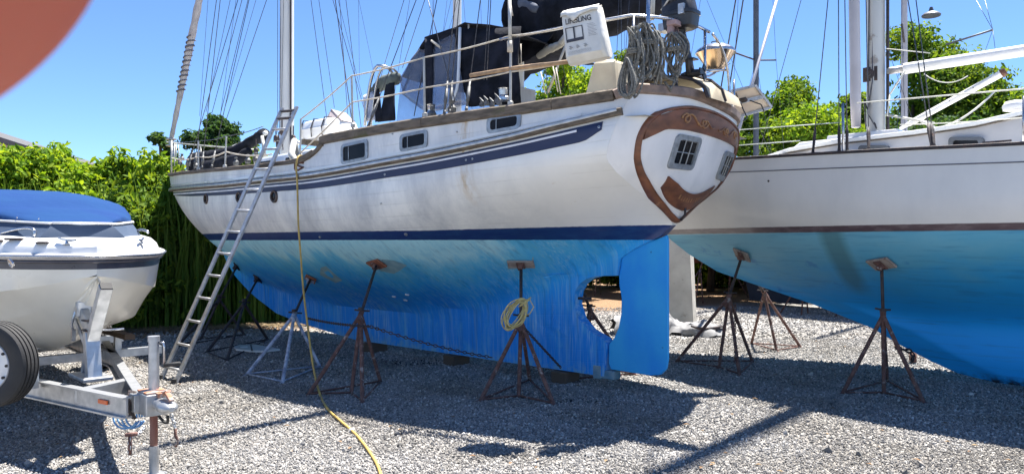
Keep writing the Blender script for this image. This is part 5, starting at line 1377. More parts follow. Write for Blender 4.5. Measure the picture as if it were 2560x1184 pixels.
def hull2_mat():
    m = bpy.data.materials.new("sloop_hull_paint"); m.use_nodes = True; N = m.node_tree.nodes; L = m.node_tree.links; b = N["Principled BSDF"]
    tc = N.new("ShaderNodeTexCoord"); sp = N.new("ShaderNodeSeparateXYZ"); L.new(tc.outputs["Object"], sp.inputs[0])
    def noise(scale, st, d=6, r=.6):
        mp = N.new("ShaderNodeMapping"); mp.inputs["Scale"].default_value = st; L.new(tc.outputs["Object"], mp.inputs[0]); n = N.new("ShaderNodeTexNoise"); n.inputs["Scale"].default_value = scale; n.inputs["Detail"].default_value = d; n.inputs["Roughness"].default_value = r; L.new(mp.outputs[0], n.inputs["Vector"]); return n.outputs[0]
    def rg(v, a, b_, c=0, d=1):
        n = N.new("ShaderNodeMapRange"); n.inputs[1].default_value = a; n.inputs[2].default_value = b_; n.inputs[3].default_value = c; n.inputs[4].default_value = d; L.new(v, n.inputs[0]); return n.outputs[0]
    def mt(op, a, b_, c=None):
        n = N.new("ShaderNodeMath"); n.operation = op
        for i, v in enumerate((a, b_, c)):
            if v is None: continue
            if isinstance(v, (int, float)): n.inputs[i].default_value = v
            else: L.new(v, n.inputs[i])
        return n.outputs[0]
    def mix(f, a, b_):
        n = N.new("ShaderNodeMix"); n.data_type = 'RGBA'; L.new(f, n.inputs[0])
        for i, v in ((6, a), (7, b_)):
            if isinstance(v, tuple): n.inputs[i].default_value = v + (1,)
            else: L.new(v, n.inputs[i])
        return n.outputs[2]
    X, Z = sp.outputs[0], sp.outputs[2]
    white = mix(rg(noise(1.8, (1, 1, .5)), .4, .7), (.68, .67, .64), (.60, .595, .575))
    # bottom paint: worn pale teal high, low blue coloured brighter for gravel bounce light
    h = mt('ADD', rg(Z, .6, 1.75), mt('MULTIPLY_ADD', noise(1.6, (1, .6, 2.0), 7), .6, -.3)); h = mt('ADD', h, rg(X, -1.5, 2.2, -.22, .16))
    cr = N.new("ShaderNodeValToRGB"); e = cr.color_ramp.elements; e[0].position = .08; e[0].color = (.010, .38, .86, 1); e[1].position = 1; e[1].color = (.16, .44, .58, 1)
    for p, c in ((.3, (.012, .36, .80)), (.52, (.03, .35, .70)), (.75, (.09, .38, .58))):
        x = e.new(p); x.color = c + (1,)
    L.new(h, cr.inputs[0])
    blue = mix(mt('MULTIPLY', rg(noise(7, (.25, .25, 4), 6), .52, .7), .4), cr.outputs[0], (.02, .15, .34))
    bx = mt('SUBTRACT', 1, mt('MULTIPLY', mt('ABSOLUTE', mt('SUBTRACT', X, .98), None), 5.0)); bx = mt('MULTIPLY', mt('MAXIMUM', bx, 0), rg(Z, 1.0, 1.25)); bx = mt('MINIMUM', bx, .6)
    blue = mix(bx, blue, (.05, .13, .12))
    blue = mix(mt('MULTIPLY', rg(noise(1.5, (1, 1, 1.2), 9, .7), .60, .64), .5), blue, (.008, .16, .48))
    blue = mix(rg(noise(5, (1, 1, 2.5), 9, .75), .71, .72), blue, (.012, .02, .05))
    blue = mix(mt('MULTIPLY', rg(Z, .2, .10), rg(noise(7, (1, 1, 1)), .4, .6)), blue, (.02, .03, .04))
    zz = mt('ADD', Z, mt('MULTIPLY_ADD', noise(9, (1, 1, 1)), .008, -.004))
    red = mix(rg(noise(5, (1, 1, 3)), .45, .65), (.085, .055, .065), (.15, .11, .12))
    c = mix(rg(zz, 1.868, 1.874), red, white); c = mix(rg(zz, 1.797, 1.803), blue, c)
    L.new(c, b.inputs["Base Color"]); L.new(rg(zz, 1.785, 1.791, .65, .3), b.inputs["Roughness"])
    return m
M_hull2 = hull2_mat(); m = MB(); A_, B__ = hull2(1), hull2(-1); m.grid(A_); m.grid(B__, flip=True)
for j in range(100): m.add([A_[0][j], A_[0][j + 1], B__[0][j + 1], B__[0][j]], [(0, 1, 2, 3)])
for sl_ in (0, 100):
    for i in range(len(A_) - 1): m.add([A_[i][sl_], A_[i + 1][sl_], B__[i + 1][sl_], B__[i][sl_]], [(0, 1, 2, 3)])
m.build("hull", M_hull2, S, True, auto=40)
def h2(s, z, o=0, sg=1): 
    e = .02; d = (B2(s + e, z) - B2(s - e, z)) / (2 * e); n = Vector((-d, 1, 0)).normalized(); p = Vector((s, B2(s, z), z)) + n * o; return Vector((p.x, p.y * sg, p.z))
for sg in (1, -1):
    m = MB(); m.sweep([h2(-6.7 + 12.0 * i / 80, r2(-6.7 + 12.0 * i / 80) - .005, -.01, sg) + Vector((0, 0, .012)) for i in range(81)], .05, .035); m.build("toe_rail", M_rust_dark, S, True, auto=40)
    m = MB(); m.grid([[h2(-6.5 + 11.6 * i / 80, r2(-6.5 + 11.6 * i / 80) - .17 + dz, .004, sg) for i in range(81)] for dz in (0, .012)]); m.build("accent_line", pm("grey_line", (.10, .10, .12), .5), S)
m = MB(); rows = []
for i in range(60):
    s = -6.8 + 12.1 * i / 59; b_ = max(.01, b2(s) - .03); z = r2(s) - .01; rows.append([(s, b_, z), (s, b_ * .5, z + .04), (s, 0, z + .05), (s, -b_ * .5, z + .04), (s, -b_, z)])
m.grid(rows); m.build("deck", M_gel, S, True)
# cabin trunk with coach roof and handrail
CTs = [2.35, 2.2, 1.7, 1.0, .2, -.4, -1.0, -2.2, -4]
def ctw(s): return itp(s, CTs[::-1], [1.28, 1.22, 1.16, 1.12, 1.05, .98, .80, .5, .18])
def ctz(s): return itp(s, CTs[::-1], [3.2, 3.12, 3.02, 2.935, 2.91, 2.90, 2.87, 2.82, 2.74])
m = MB(); rows = []
for i in range(60):
    s = 2.35 - 6.35 * i / 59; w = ctw(s); z = ctz(s); zd = r2(s)
    rows.append([(s, w + .05, zd), (s, w + .01, z - .05), (s, w - .01, z - .02), (s, w - .06, z), (s, w * .5, z + .05), (s, 0, z + .07), (s, -w * .5, z + .05), (s, -w + .06, z), (s, -w - .01, z - .05), (s, -w - .05, zd)])
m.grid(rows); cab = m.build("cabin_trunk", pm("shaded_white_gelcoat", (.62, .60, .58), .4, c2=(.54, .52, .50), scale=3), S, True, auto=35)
for sg in (1, -1):
    m = MB(); m.sweep([Vector((2.2 - 6 * i / 60, sg * (ctw(2.2 - 6 * i / 60) + .005), ctz(2.2 - 6 * i / 60) - .02)) for i in range(61)], .045, .05); m.build("roof_edge", M_gel, cab, True, auto=40)
    m = MB(); m.sweep([Vector((2.2 - 6 * i / 60, sg * (ctw(2.2 - 6 * i / 60) + .022), ctz(2.2 - 6 * i / 60) - .055)) for i in range(61)], .02, .014); m.build("roof_edge_line", M_teak, cab, True, auto=40)
trunk_obj("sliding_hatch", .75, 1.9, .42, .38, 2.9, 3.0, M_gel, par=S, bev=.02)
trunk_obj("mast_pad", .55, 1.45, .40, .35, 2.9, 3.05, M_gel, .02, S, .01)
trunk_obj("cockpit_coaming", -2.6, -1.0, .95, .8, 2.95, 3.1, M_gel, .05, S, .03)
def cw(px0, px1, py0, py1):
    t = 1.1; a = spx(px0, (py0 + py1) / 2, t)
    for _ in range(10): t = ctw(a.x) + .035; a = spx(px0, (py0 + py1) / 2, t)
    b_ = spx(px1, (py0 + py1) / 2, ctw(a.x - .4) + .035); h = abs(spx(px0, py0, t).z - spx(px0, py1, t).z); c = (a + b_) / 2; L = (a - b_).length; ang = math.atan2(b_.y - a.y, b_.x - a.x)
    def rr(w, hh, r, k=4):
        out = []
        for cx, cz, a0 in ((w/2-r, hh/2-r, 0), (-w/2+r, hh/2-r, 90), (-w/2+r, -hh/2+r, 180), (w/2-r, -hh/2+r, 270)):
            for i in range(k + 1): aa = R(a0 + 90 * i / k); out.append((cx + r * math.cos(aa), cz + r * math.sin(aa)))
        return out
    d = (b_ - a).normalized(); nn_ = Vector((-d.y, d.x, 0)); 
    if nn_.y < 0: nn_ = -nn_
    q = lambda p, o: c + d * p[0] + Vector((0, 0, p[1])) + nn_ * (o + .035)
    o_, i_ = rr(L, h, h * .32), rr(L - .09, h - .075, h * .18); n = len(o_); m = MB(); fs = []
    for k2 in range(3):
        for k in range(n): fs.append((k2*n+k, k2*n+(k+1)%n, (k2+1)*n+(k+1)%n, (k2+1)*n+k))
    m.add([q(p, -.04) for p in o_] + [q(p, .012) for p in o_] + [q(p, .014) for p in i_] + [q(p, -.006) for p in i_], fs); f = m.build("cabin_window", pm("bronze_window_frame", (.14, .15, .165), .45, .5), cab, True, auto=40)
    m = MB(); m.add([q(p, -.004) for p in i_], [tuple(range(n))]); m.build("pane", M_glass, f)
cw(2375, 2462, 343, 374); cw(2150, 2226, 364, 390); cw(1953, 2012, 385, 400)
# mast, boom, kicker, furled staysail, wires
SM = .94
m = MB(); m.tube([(SM, 0, 2.9), (SM, 0, 9), (SM, 0, 15.5)], [.135, .135, .12], 16, sy=.78); mast2 = m.build("mast", pm("dull_aluminium_mast", (.42, .42, .40), .5, .35, c2=(.50, .50, .47), scale=2, stretch=(1, 1, .3), c3=(.28, .25, .22), s3=3, t3=.6), S, True, auto=40)
m = MB(); m.bar((SM - .14, 0, 3.0), (SM - .14, 0, 15.3), .03, .03); m.build("sail_track", M_rust_dark, mast2)
p = spx(2182, 185, .11); m = MB(); m.box((SM + .03, .115, p.z), (.17, .03, .18)); m.lathe([(.06, 0), (.06, .02), (.03, .03), (.035, .08), (0, .09)], (SM + .03, .13, p.z), 14, Matrix.Rotation(R(-90), 3, 'X')); m.build("mast_winch", M_rust_dark, mast2, True, auto=40)
m = MB(); m.tube([(SM + .08, .12, 3.15), (SM + .1, .13, 3.5), (SM + .05, .15, 3.35), (SM, .13, 3.7), (SM, .12, 5.5)], .009, 5); m.tube([(SM - .02, .12, 3.2), (SM - .06, .16, 3.1), (SM + .05, .14, 3.3), (SM + .02, .12, 7.5)], .008, 5); m.build("halyard", M_wire, mast2, True)
m = MB(); a = spx(2140, 318, .35); b_ = spx(2135, -20, .30); dd_ = b_ - a; m.tube([a, a + dd_ * .2, a + dd_, a + dd_ * 2.2], [.055, .065, .065, .06], 12); m.build("spinnaker_pole", pm("grey_spar", (.46, .44, .45), .5, .2, c2=(.40, .38, .39), scale=3), S, True)
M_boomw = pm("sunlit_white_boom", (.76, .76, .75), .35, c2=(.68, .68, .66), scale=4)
m = MB(); a = spx(2262, 172, .0); b_ = Vector((-4.2, -.0, a.z + .02)); m.tube([a + Vector((.12, 0, 0)), a + Vector((.02, 0, 0)), a, b_], [.03, .035, .085, .08], 12, sy=.8); bo = m.build("boom", M_boomw, S, True, auto=40)
m = MB(); m.tube([a + Vector((.2, 0, 0)), a + Vector((.02, 0, 0))], .045, 8); m.build("gooseneck", M_alu, bo, True)
m = MB(); k0 = spx(2250, 322, 0); k1 = spx(2515, 178, 0); m.tube([k0, k0.lerp(k1, .06), k0.lerp(k1, .12), k0.lerp(k1, .96)], [.025, .03, .05, .055], 10, sy=.7); kk = m.build("boom_vang", M_boomw, S, True, auto=40)
m = MB(); m.tube([k0.lerp(k1, .96), k1], [.058, .04], 8); m.build("vang_fitting", M_brown, kk, True)
m = MB()
for u in (.5, .62, .72): m.cut(); q = k0.lerp(k1, u); m.lathe([(.008, 0), (.006, .06)], q, 6, Matrix.Rotation(R(-90), 3, 'X'))
m.build("vang_bolt", M_rust_dark, kk)
def sline(p0, t0, p1, t1, r=.005, ext=1.0, name="shroud", mat=None, sag=0):
    a = spx(*p0, t0); b_ = spx(*p1, t1); b_ = a + (b_ - a) * ext; return wire([a, b_], r, name, mat, S, sag)
for px, x1 in ((2032, 2070), (2098, 2096), (2118, 2112)): 
    t = 1.3
    for _ in range(20): q = spx(px, 382, t); t = .5 * t + .5 * (b2(q.x) - .08)
    base = Vector((q.x, t, r2(q.x) + .02)); b_ = spx(x1, 0, t * .86); wire([base, base + (b_ - base) * 2.4], .006, "shroud", None, S)
    m = MB(); d = (b_ - base).normalized(); m.tube([base, base + d * .06, base + d * .22, base + d * .3], [.02, .014, .018, .008], 6); m.build("turnbuckle", M_rust_dark, S, True)
for (px, py, x1, y1) in ((2172, 372, 2165, 0), (2330, 366, 2270, 0), (2336, 366, 2290, 0)):
    t = 1.4
    for _ in range(20): q = spx(px, py, t); t = .5 * t + .5 * (b2(q.x) - .25)
    base = Vector((q.x, t, r2(q.x) + .03)); b_ = spx(x1, y1, t * .5); wire([base, base + (b_ - base) * 2.2], .006, "shroud", None, S)
    m = MB(); d = (b_ - base).normalized(); m.tube([base, base + d * .05, base + d * .22, base + d * .3], [.022, .015, .022, .008], 6); m.build("turnbuckle", M_rust_dark, S, True)
M_pale = pm("pale_line", (.62, .62, .55), .7)
sline((2142, 258), 1.4, (2560, 222), 1.5, .008, 1.5, "lifeline", M_pale); sline((1845, 325), 1.25, (2105, 306), 1.45, .006, 1.0, "lifeline", pm("steel_wire_pale", (.5, .55, .5), .5)); sline((1825, 365), 1.2, (2000, 352), 1.4, .006, 1.0, "lifeline", MATS["steel_wire_pale"])
sline((2250, 312), 1.2, (2560, 290), 1.3, .006, 1.4, "jackline", M_pale, sag=.02); sline((2216, 287), .2, (2335, 308), .5, .015, 1, "tackle", M_pale); sline((2300, 300), .6, (2335, 318), .7, .02, 1, "tackle", M_pale)
sline((2262, 178), .2, (2225, 235), .2, .012, 1, "reef_line", M_pale); sline((2225, 235), .2, (2218, 290), .3, .008, 1, "reef_line", M_pale)
sline((2310, 185), .3, (2420, 190), .3, .006, 1, "reef_line", M_pale, sag=.09); sline((2490, 225), .2, (2355, 318), .6, .012, 1, "reef_line", M_pale, sag=.06)
sline((2215, 122), .1, (2325, 133), .3, .006, 1, "reef_line", M_pale)
m = MB(); a = spx(2107, 258, 1.45); base = spx(2108, 385, 1.48); m.tube([base, a], .014, 7); m.build("stanchion", M_steel, S, True)
m = MB(); a = spx(1836, 345, 1.0); m.tube([spx(1832, 402, 1.0), a], .013, 7); m.build("stanchion", M_steel, S, True)
m = MB(); m.tube([spx(2560, 240, 1.7), spx(2560, 365, 1.7)], .014, 7); m.build("stanchion", M_steel, S, True)
m = MB(); q = spx(2492, 362, 1.6); m.bar(q + Vector((-.12, 0, .03)), q + Vector((.12, 0, .03)), .02, .018); m.box(q, (.05, .03, .05)); m.build("deck_cleat", M_rust_dark, S)
m = MB(); q = spx(2540, 275, .6); m.lathe([(.12, 0), (.13, .04), (.10, .09), (.0, .11)], q, 14); m.build("cowl_vent", M_gel, S, True, auto=50)
m = MB(); m.lathe([(.013, 0), (.013, .006)], h2(1.7, 2.42, .0), 10, Matrix.Rotation(R(-90), 3, 'X')); m.build("drain_fitting", M_rust_dark, S)
p_ = h2(1.9, 2.25, .002)
for i, s in enumerate((-.9, -2.6)):
    q = sw(s, 0, 0); m = MB(); m.box((0, 0, .035), (.25, .6, .07)); o = m.build("keel_block", M_wood, None, bevel=.008); o.location = q; o.rotation_euler = (0, 0, R(180) - T2)
    setp(o, ["timber block under the front of the sloop keel", "timber block under the sloop keel beyond the frame edge"][i], "timber block", "blocks under the sloop keel")
# lines from the sloop masthead led down to the ketch quarter
T = thing("tether_lines", "two dark lines rising from the ketch starboard quarter past the grill", "rope", K.location, K.rotation_euler.z)
mh = kl(sw(SM, 0, 15.4))
for q in (kp(1799, 240, -1.0), kp(1818, 252, -1.0)):
    e = q + (mh - q) * 1.0; m = MB(); m.tube([q, e], .0085, 5); m.build("line", M_wire, T, True)
# ------------------------------------------------------------------ MOTOR BOAT on its trailer, left
PH = R(46); RO = (-3.45, 6.19)
Rb = thing("motor_boat", "white open bow motor boat with dark stripe on the trailer at left", "motorboat", (RO[0], RO[1], 0), -PH)
RC, RS = math.cos(PH), math.sin(PH)
def rw(x, y, z): return Vector((RO[0] + RC * x + RS * y, RO[1] - RS * x + RC * y, z))
def rp(px, py, yl):
    """point on the fore-and-aft plane yl (+ port) of the motor boat shown at px, py"""
    k = (px - 1280) / F_PX; x = (k * (RO[1] + RC * yl) - RO[0] - RS * yl) / (RC + k * RS); Y = RO[1] - RS * x + RC * yl
    return Vector((x, yl, CAM_H + (HOR - py) / F_PX * Y))
Ga = [0, .04, .12, .3, .6, 1, 1.6, 2.5, 4, 5.6]; Gg = [.0, .14, .28, .48, .67, .84, .99, 1.11, 1.2, 1.18]
def g_(a): return itp(a, Ga, Gg)
def gz(a): return itp(a, [0, .5, 1.2, 3, 5.6], [1.56, 1.565, 1.59, 1.62, 1.62])
def chz(a): return itp(a, [0, .15, .4, .8, 1.5, 2.5, 5.6], [1.42, 1.27, 1.14, 1.02, .92, .87, .85])
def chw(a): return itp(a, [0, .15, .4, .8, 1.5, 2.5, 5.6], [.0, .10, .27, .48, .74, .92, 1.04])
def kz(a): return itp(a, [0, .15, .4, .8, 1.5, 2.5, 5.6], [1.40, 1.18, .95, .77, .64, .58, .56])
def sect(a):
    g, G, cw_, cz, k = g_(a), gz(a), chw(a), chz(a), kz(a)
    P = [(g, G), (g * .995, G - .03), (g * .988 + cw_ * .012, G - .095), (g * .84 + cw_ * .16, G - .14 - (G - .14 - cz) * .44), (g * .84 + cw_ * .16 - .022 * min(1, a * 3), G - .14 - (G - .14 - cz) * .44 - .012), (cw_ + .035 * min(1, a * 3), cz), (cw_, cz - .015 - .01)]
    for u in (.30, .36): pass
    bx = [(cw_ * .68, cz + (k - cz) * .36), (cw_ * .64, cz + (k - cz) * .36 - .02), (cw_ * .36, cz + (k - cz) * .68), (cw_ * .33, cz + (k - cz) * .68 - .018), (0, k)]
    return P + bx
M_rhull = pm("offwhite_hull_gelcoat", (.76, .73, .64), .28, 0, c2=(.68, .65, .57), scale=3, coat=.25)
M_rband = pm("dark_grey_band", (.035, .035, .05), .3, 0, c2=(.06, .055, .07), scale=8, coat=.3)
As = [0, .02, .05, .09, .14, .2, .28, .36, .46, .58, .72, .88, 1.05, 1.3, 1.6, 2, 2.5, 3.1, 3.8, 4.6, 5.5]
for name, sl0, sl1, mt_, nm in (("hull", 2, 12, M_rhull, 0), ("dark_band", 0, 3, M_rband, 0)):
    m = MB()
    for sg in (1, -1):
        rows = [[Vector((-a, sg * (y + (min(.004, a) if name == "dark_band" else 0)), z)) for y, z in sect(a)[sl0:sl1]] for a in As]; m.grid(rows, flip=sg > 0)
    if name == "hull":
        for sg in (1, -1): m.grid([[Vector((-5.5, sg * y, z)) for y, z in sect(5.5)[0:12]], [Vector((-5.5, 0, z)) for y, z in sect(5.5)[0:12]]], flip=sg < 0)
    m.build(name, mt_, Rb, True, auto=38)
def gun(a, off=0, dz=0, sg=-1): return Vector((-a + off * (.8 if a < .2 else .3), sg * (g_(a) + off), gz(a) + dz))
path = [gun(a, .0, 0, -1) for a in As[::-1]] + [gun(a, .0, 0, 1) for a in As[1:]]
def off_path(off, dz): return [gun(a, off, dz, -1) for a in As[::-1]] + [gun(a, off, dz, 1) for a in As[1:]]
m = MB(); m.tube(off_path(.025, .01), .028, 8); m.build("rub_rail", pm("grey_rub_rail", (.45, .44, .44), .4), Rb, True)
m = MB(); m.tube(off_path(.052, .012), .010, 6); m.build("rub_rail_insert", M_steel, Rb, True)
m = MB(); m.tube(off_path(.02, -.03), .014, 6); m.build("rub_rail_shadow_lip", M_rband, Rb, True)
# deck: rounded white bow deck rising from the rail, cockpit filled by cover
m = MB(); rows = []
for a in As:
    g = g_(a); z = gz(a); k = min(1, a / .5)
    rows.append([Vector((-a, s_ * g * w, z + .03 + dz * (.45 + .55 * k))) for s_, w, dz in ((-1, 1.0, 0), (-1, .965, .07), (-1, .90, .12), (-1, .80, .145), (-1, .4, .155), (1, 0, .16), (1, .4, .155), (1, .80, .145), (1, .90, .12), (1, .965, .07), (1, 1.0, 0))])
m.grid(rows); m.build("deck", pm("white_deck_gelcoat", (.80, .80, .79), .25, 0, c2=(.74, .74, .73), scale=3, coat=.3), Rb, True, auto=50)
# fittings
def oval(name, px, py, sgn, w, h, mat, inner=None, lift=.012):
    yl = sgn * .6
    for _ in range(30):
        q = rp(px, py, yl); a = max(0, -q.x); S_ = sect(a); ys = [p[0] for p in S_[::-1]]; zs_ = [p[1] for p in S_[::-1]]; yl = .5 * yl + .5 * sgn * itp(q.z, zs_, ys)
    q = rp(px, py, yl); a = -q.x; tang = Vector((.1, -sgn * (g_(max(0, a + .05)) - g_(max(0, a - .05))), 0)).normalized(); up = Vector((0, sgn * .35, .94)).normalized(); nn_ = tang.cross(up).normalized()
    if nn_.y * sgn < 0: nn_ = -nn_
    m = MB(); n = 20; vs = []; fs = []
    for o, k in ((0, 1), (lift, .96), (lift * 1.1, .7), (.002, .62), (.002, .05)):
        vs += [q + nn_ * o + tang * (w * k * math.cos(t_)) + up * (h * k * math.sin(t_)) for t_ in np.linspace(0, 2 * math.pi, n, endpoint=False)]
    for r_ in range(4):
        for k in range(n): fs.append((r_ * n + k, r_ * n + (k + 1) % n, (r_ + 1) * n + (k + 1) % n, (r_ + 1) * n + k))
    m.add(vs, fs); o = m.build(name, mat, Rb, True, auto=50)
    if inner:
        m = MB(); vs = [q + nn_ * (lift * .9) + tang * (w * .55 * math.cos(t_)) + up * (h * .6 * math.sin(t_)) for t_ in np.linspace(0, 2 * math.pi, 16, endpoint=False)]; m.add([q + nn_ * lift * 1.3] + vs, [(0, 1 + k, 1 + (k + 1) % 16) for k in range(16)]); m.build("lamp_lens", inner, o, True)
oval("docking_light", 30, 657, -1, .075, .035, M_steel, pm("lamp_grey_lens", (.16, .16, .17), .15)); oval("docking_light", 351, 663, 1, .075, .035, M_steel, MATS["lamp_grey_lens"])
def dpt(px, py, z=1.735):
    Y = (CAM_H - z) * F_PX / (py - HOR) if abs(py - HOR) > 4 else 6; return None
def ondeck(a, w, dz=.0): g = g_(a); z = gz(a) + .03 + itp(abs(w), [0, .8, .9, .965, 1], [.16, .145, .12, .07, 0]) * (.45 + .55 * min(1, a / .5)); return Vector((-a, w * g, z + dz))
m = MB(); q = ondeck(.42, -.91, .0); d_ = Vector((.5, .6, 0)).normalized(); m.bar(q - d_ * .07 + Vector((0, 0, .02)), q + d_ * .07 + Vector((0, 0, .02)), .045, .02); m.build("speaker_cup", M_rust_dark, Rb, bevel=.008)
def cleat(a, w, name="deck_cleat"):
    q = ondeck(a, w); q2 = ondeck(a + .1, w); d_ = (q2 - q).normalized(); m = MB(); m.tube([q - d_ * .075 + Vector((0, 0, .045)), q - d_ * .04 + Vector((0, 0, .035)), q + d_ * .04 + Vector((0, 0, .035)), q + d_ * .075 + Vector((0, 0, .045))], .010, 7); m.lathe([(.018, 0), (.010, .035)], q, 8); m.lathe([(.03, 0), (.03, .006), (.0, .008)], q, 12); m.build(name, M_steel, Rb, True, auto=40)
cleat(.10, -.80); cleat(.30, .92); cleat(.62, -.9)
m = MB()
for k, (a, w) in enumerate(((.22, -.88), (.55, -.93))): m.cut(); m.lathe([(.05, .0), (.05, .012), (.03, .018), (0, .018)], ondeck(a, w), 14)
m.build("deck_filler_cap", M_rust_dark, Rb, True, auto=40)
tubeobj("bow_rail", arc3(ondeck(.75, -.80), ondeck(.35, -.62, .16), ondeck(.42, -.66, .0), 10), .013, M_steel, Rb)
tubeobj("grab_rail", arc3(rp(335, 592, .60), rp(338, 574, .60), rp(352, 574, .62), 7) + arc3(rp(352, 574, .62), rp(366, 574, .64), rp(372, 582, .66), 5), .012, M_steel, Rb)
# blue cockpit cover (own thing) with black lower skirt and white rope seam
T = thing("boat_cover", "bright blue canvas cover with black skirt stretched over the motor boat cockpit", "boat cover", (RO[0], RO[1], 0), -PH)
M_bluec = pm("blue_canvas", (.007, .036, .135), .9, 0, c2=(.010, .045, .14), scale=2.2, bump=.5, bscale=9)
M_bluec.node_tree.nodes["Principled BSDF"].inputs["Specular IOR Level"].default_value = .15
M_skirt = pm("dark_blue_skirt", (.03, .055, .10), .7, c2=(.045, .07, .12), scale=4)
CA = [.42, .55, .8, 1.1, 1.5, 2.0, 2.6, 3.3, 4.2, 5.3]; CH = [.015, .04, .09, .16, .23, .28, .31, .32, .32, .30]
def cvw(a): return max(.05, g_(a) * itp(a, [.42, .6, 1, 2, 5], [.42, .60, .78, .86, .9]))
def cvz(a): return gz(a) + itp(a, [.3, .42, .7, 1.2, 2, 5], [.27, .29, .30, .31, .32, .33])
m = MB(); rows = []
for i in range(46):
    a = CA[0] + (CA[-1] - CA[0]) * (i / 45) ** 1.5; w = cvw(a); h = itp(a, CA, CH); z = cvz(a)
    rows.append([Vector((-a, -w * (1 if j < 8 else .88) * math.copysign(abs(math.cos(math.pi * j / 16)) ** .75, math.cos(math.pi * j / 16)), z + h * math.sin(math.pi * j / 16) ** .62)) for j in range(17)])
m.grid(rows); m.add(rows[0], [tuple(range(17))]); cv = m.build("cover_top", M_bluec, T, True); wrink(cv, .03, 5)
for v in cv.data.vertices: v.co.z -= .025 * max(0, math.sin(-v.co.x * 7.5)) ** 2
m = MB(); rows = []
for i in range(46):
    a = CA[0] + (CA[-1] - CA[0]) * (i / 45) ** 1.5; w = cvw(a); z = cvz(a); rows.append([Vector((-a, -w, z)), Vector((-a + .02, -(w + .0), z - .02)), Vector((-a + .04, -min(g_(a) * .88, w + .10), gz(a) + .165))])
def skirt(sg):
    return [[Vector((p.x, -p.y * .88 if sg < 0 else p.y, p.z)) for p in r] for r in rows]
m.grid(skirt(1)); m.grid(skirt(-1), flip=True); m.grid([rows[0], [Vector((p.x, -p.y, p.z)) for p in rows[0]]]); m.build("cover_skirt", M_skirt, T, True, auto=40)
m = MB(); m.tube([Vector((r[0].x + .01, r[0].y - .008, r[0].z - .005)) for r in rows], .011, 6); m.tube([Vector((r[0].x + .01, -r[0].y * .88 + .008, r[0].z - .005)) for r in rows], .011, 6); m.tube([rows[0][0] + Vector((.01, 0, 0)), Vector((rows[0][0].x + .03, 0, rows[0][0].z)), Vector((rows[0][0].x + .01, -rows[0][0].y, rows[0][0].z))], .011, 6); m.build("seam_rope", pm("white_cord", (.68, .68, .68), .7), cv, True)
m = MB()
for i in range(3, 44, 3): m.cut(); m.lathe([(.008, 0), (.008, .006)], rows[i][0] + Vector((0, -.004, .03)), 8, Matrix.Rotation(R(70), 3, 'X'))
m.build("snap_fastener", M_steel, cv)
# trailer -------------------------------------------------------------
TL = thing("boat_trailer", "silver aluminium boat trailer with A frame tongue, winch post and rusty footed jack", "trailer", (RO[0], RO[1], 0), -PH)
def tw(px, py, z):
    y = (CAM_H - z) * F_PX / (py - HOR); p = Vector(((px - 1280) / F_PX * y, y, z)); dx, dy = p.x - RO[0], p.y - RO[1]; return Vector((RC * dx - RS * dy, RS * dx + RC * dy, z))
cp = tw(352, 985, .60)           # where the two beams meet
nb_far = tw(40, 938, .60); ff = tw(258, 842, .60)
nb0 = tw(318, 992, .60)
def ibeam(m, a, b_, h=.15, w=.07):
    a, b_ = Vector(a), Vector(b_); t = .012
    m.bar(a + Vector((0, 0, -t / 2)), b_ + Vector((0, 0, -t / 2)), w, t); m.bar(a - Vector((0, 0, h - t / 2)), b_ - Vector((0, 0, h - t / 2)), w, t); m.bar(a - Vector((0, 0, h / 2)), b_ - Vector((0, 0, h / 2)), .014, h - 2 * t - .002)
dN = (nb_far - nb0).normalized(); dF = (ff - cp).normalized()
m = MB(); ibeam(m, nb0, nb0 + dN * 1.75); tb = m.build("tongue_beam", M_galv, TL)
m = MB(); oo = nb0 + dN * .28 + Vector((0, -.0, -.062)); sdv = Vector((-dN.y, dN.x, 0)); sdv = -sdv if rw(*(oo + sdv)).y > rw(*oo).y else sdv
rt = Matrix((dN, sdv.cross(dN), sdv)).transposed(); m.box(oo + sdv * .016, (.12, .032, .012), rt); m.build("side_reflector", pm("orange_reflector", (.75, .13, .02), .3), tb, bevel=.004)
m = MB(); ibeam(m, cp + dF * .06, cp + dF * 3.4); m.build("tongue_beam", M_galv, TL)
e1 = nb0 + dN * 1.70; e2 = cp + dF * 2.4
for k in range(2):
    a = (nb0 + dN * 1.7, ) 
m = MB(); ibeam(m, Vector((e1.x, e1.y, .6)), Vector((e1.x - 4.5, e1.y - .25, .6))); m.build("frame_rail", M_galv, TL)
m = MB(); ibeam(m, Vector((e2.x, e2.y, .6)), Vector((e2.x - 3.6, e2.y + .1, .6))); m.build("frame_rail", M_galv, TL)
q1 = nb0 + dN * .62; q2 = cp + dF * .80
m = MB(); m.bar(q1 + Vector((0, 0, -.06)), q2 + Vector((0, 0, -.06)), .10, .10); m.build("cross_member", M_galv, TL)
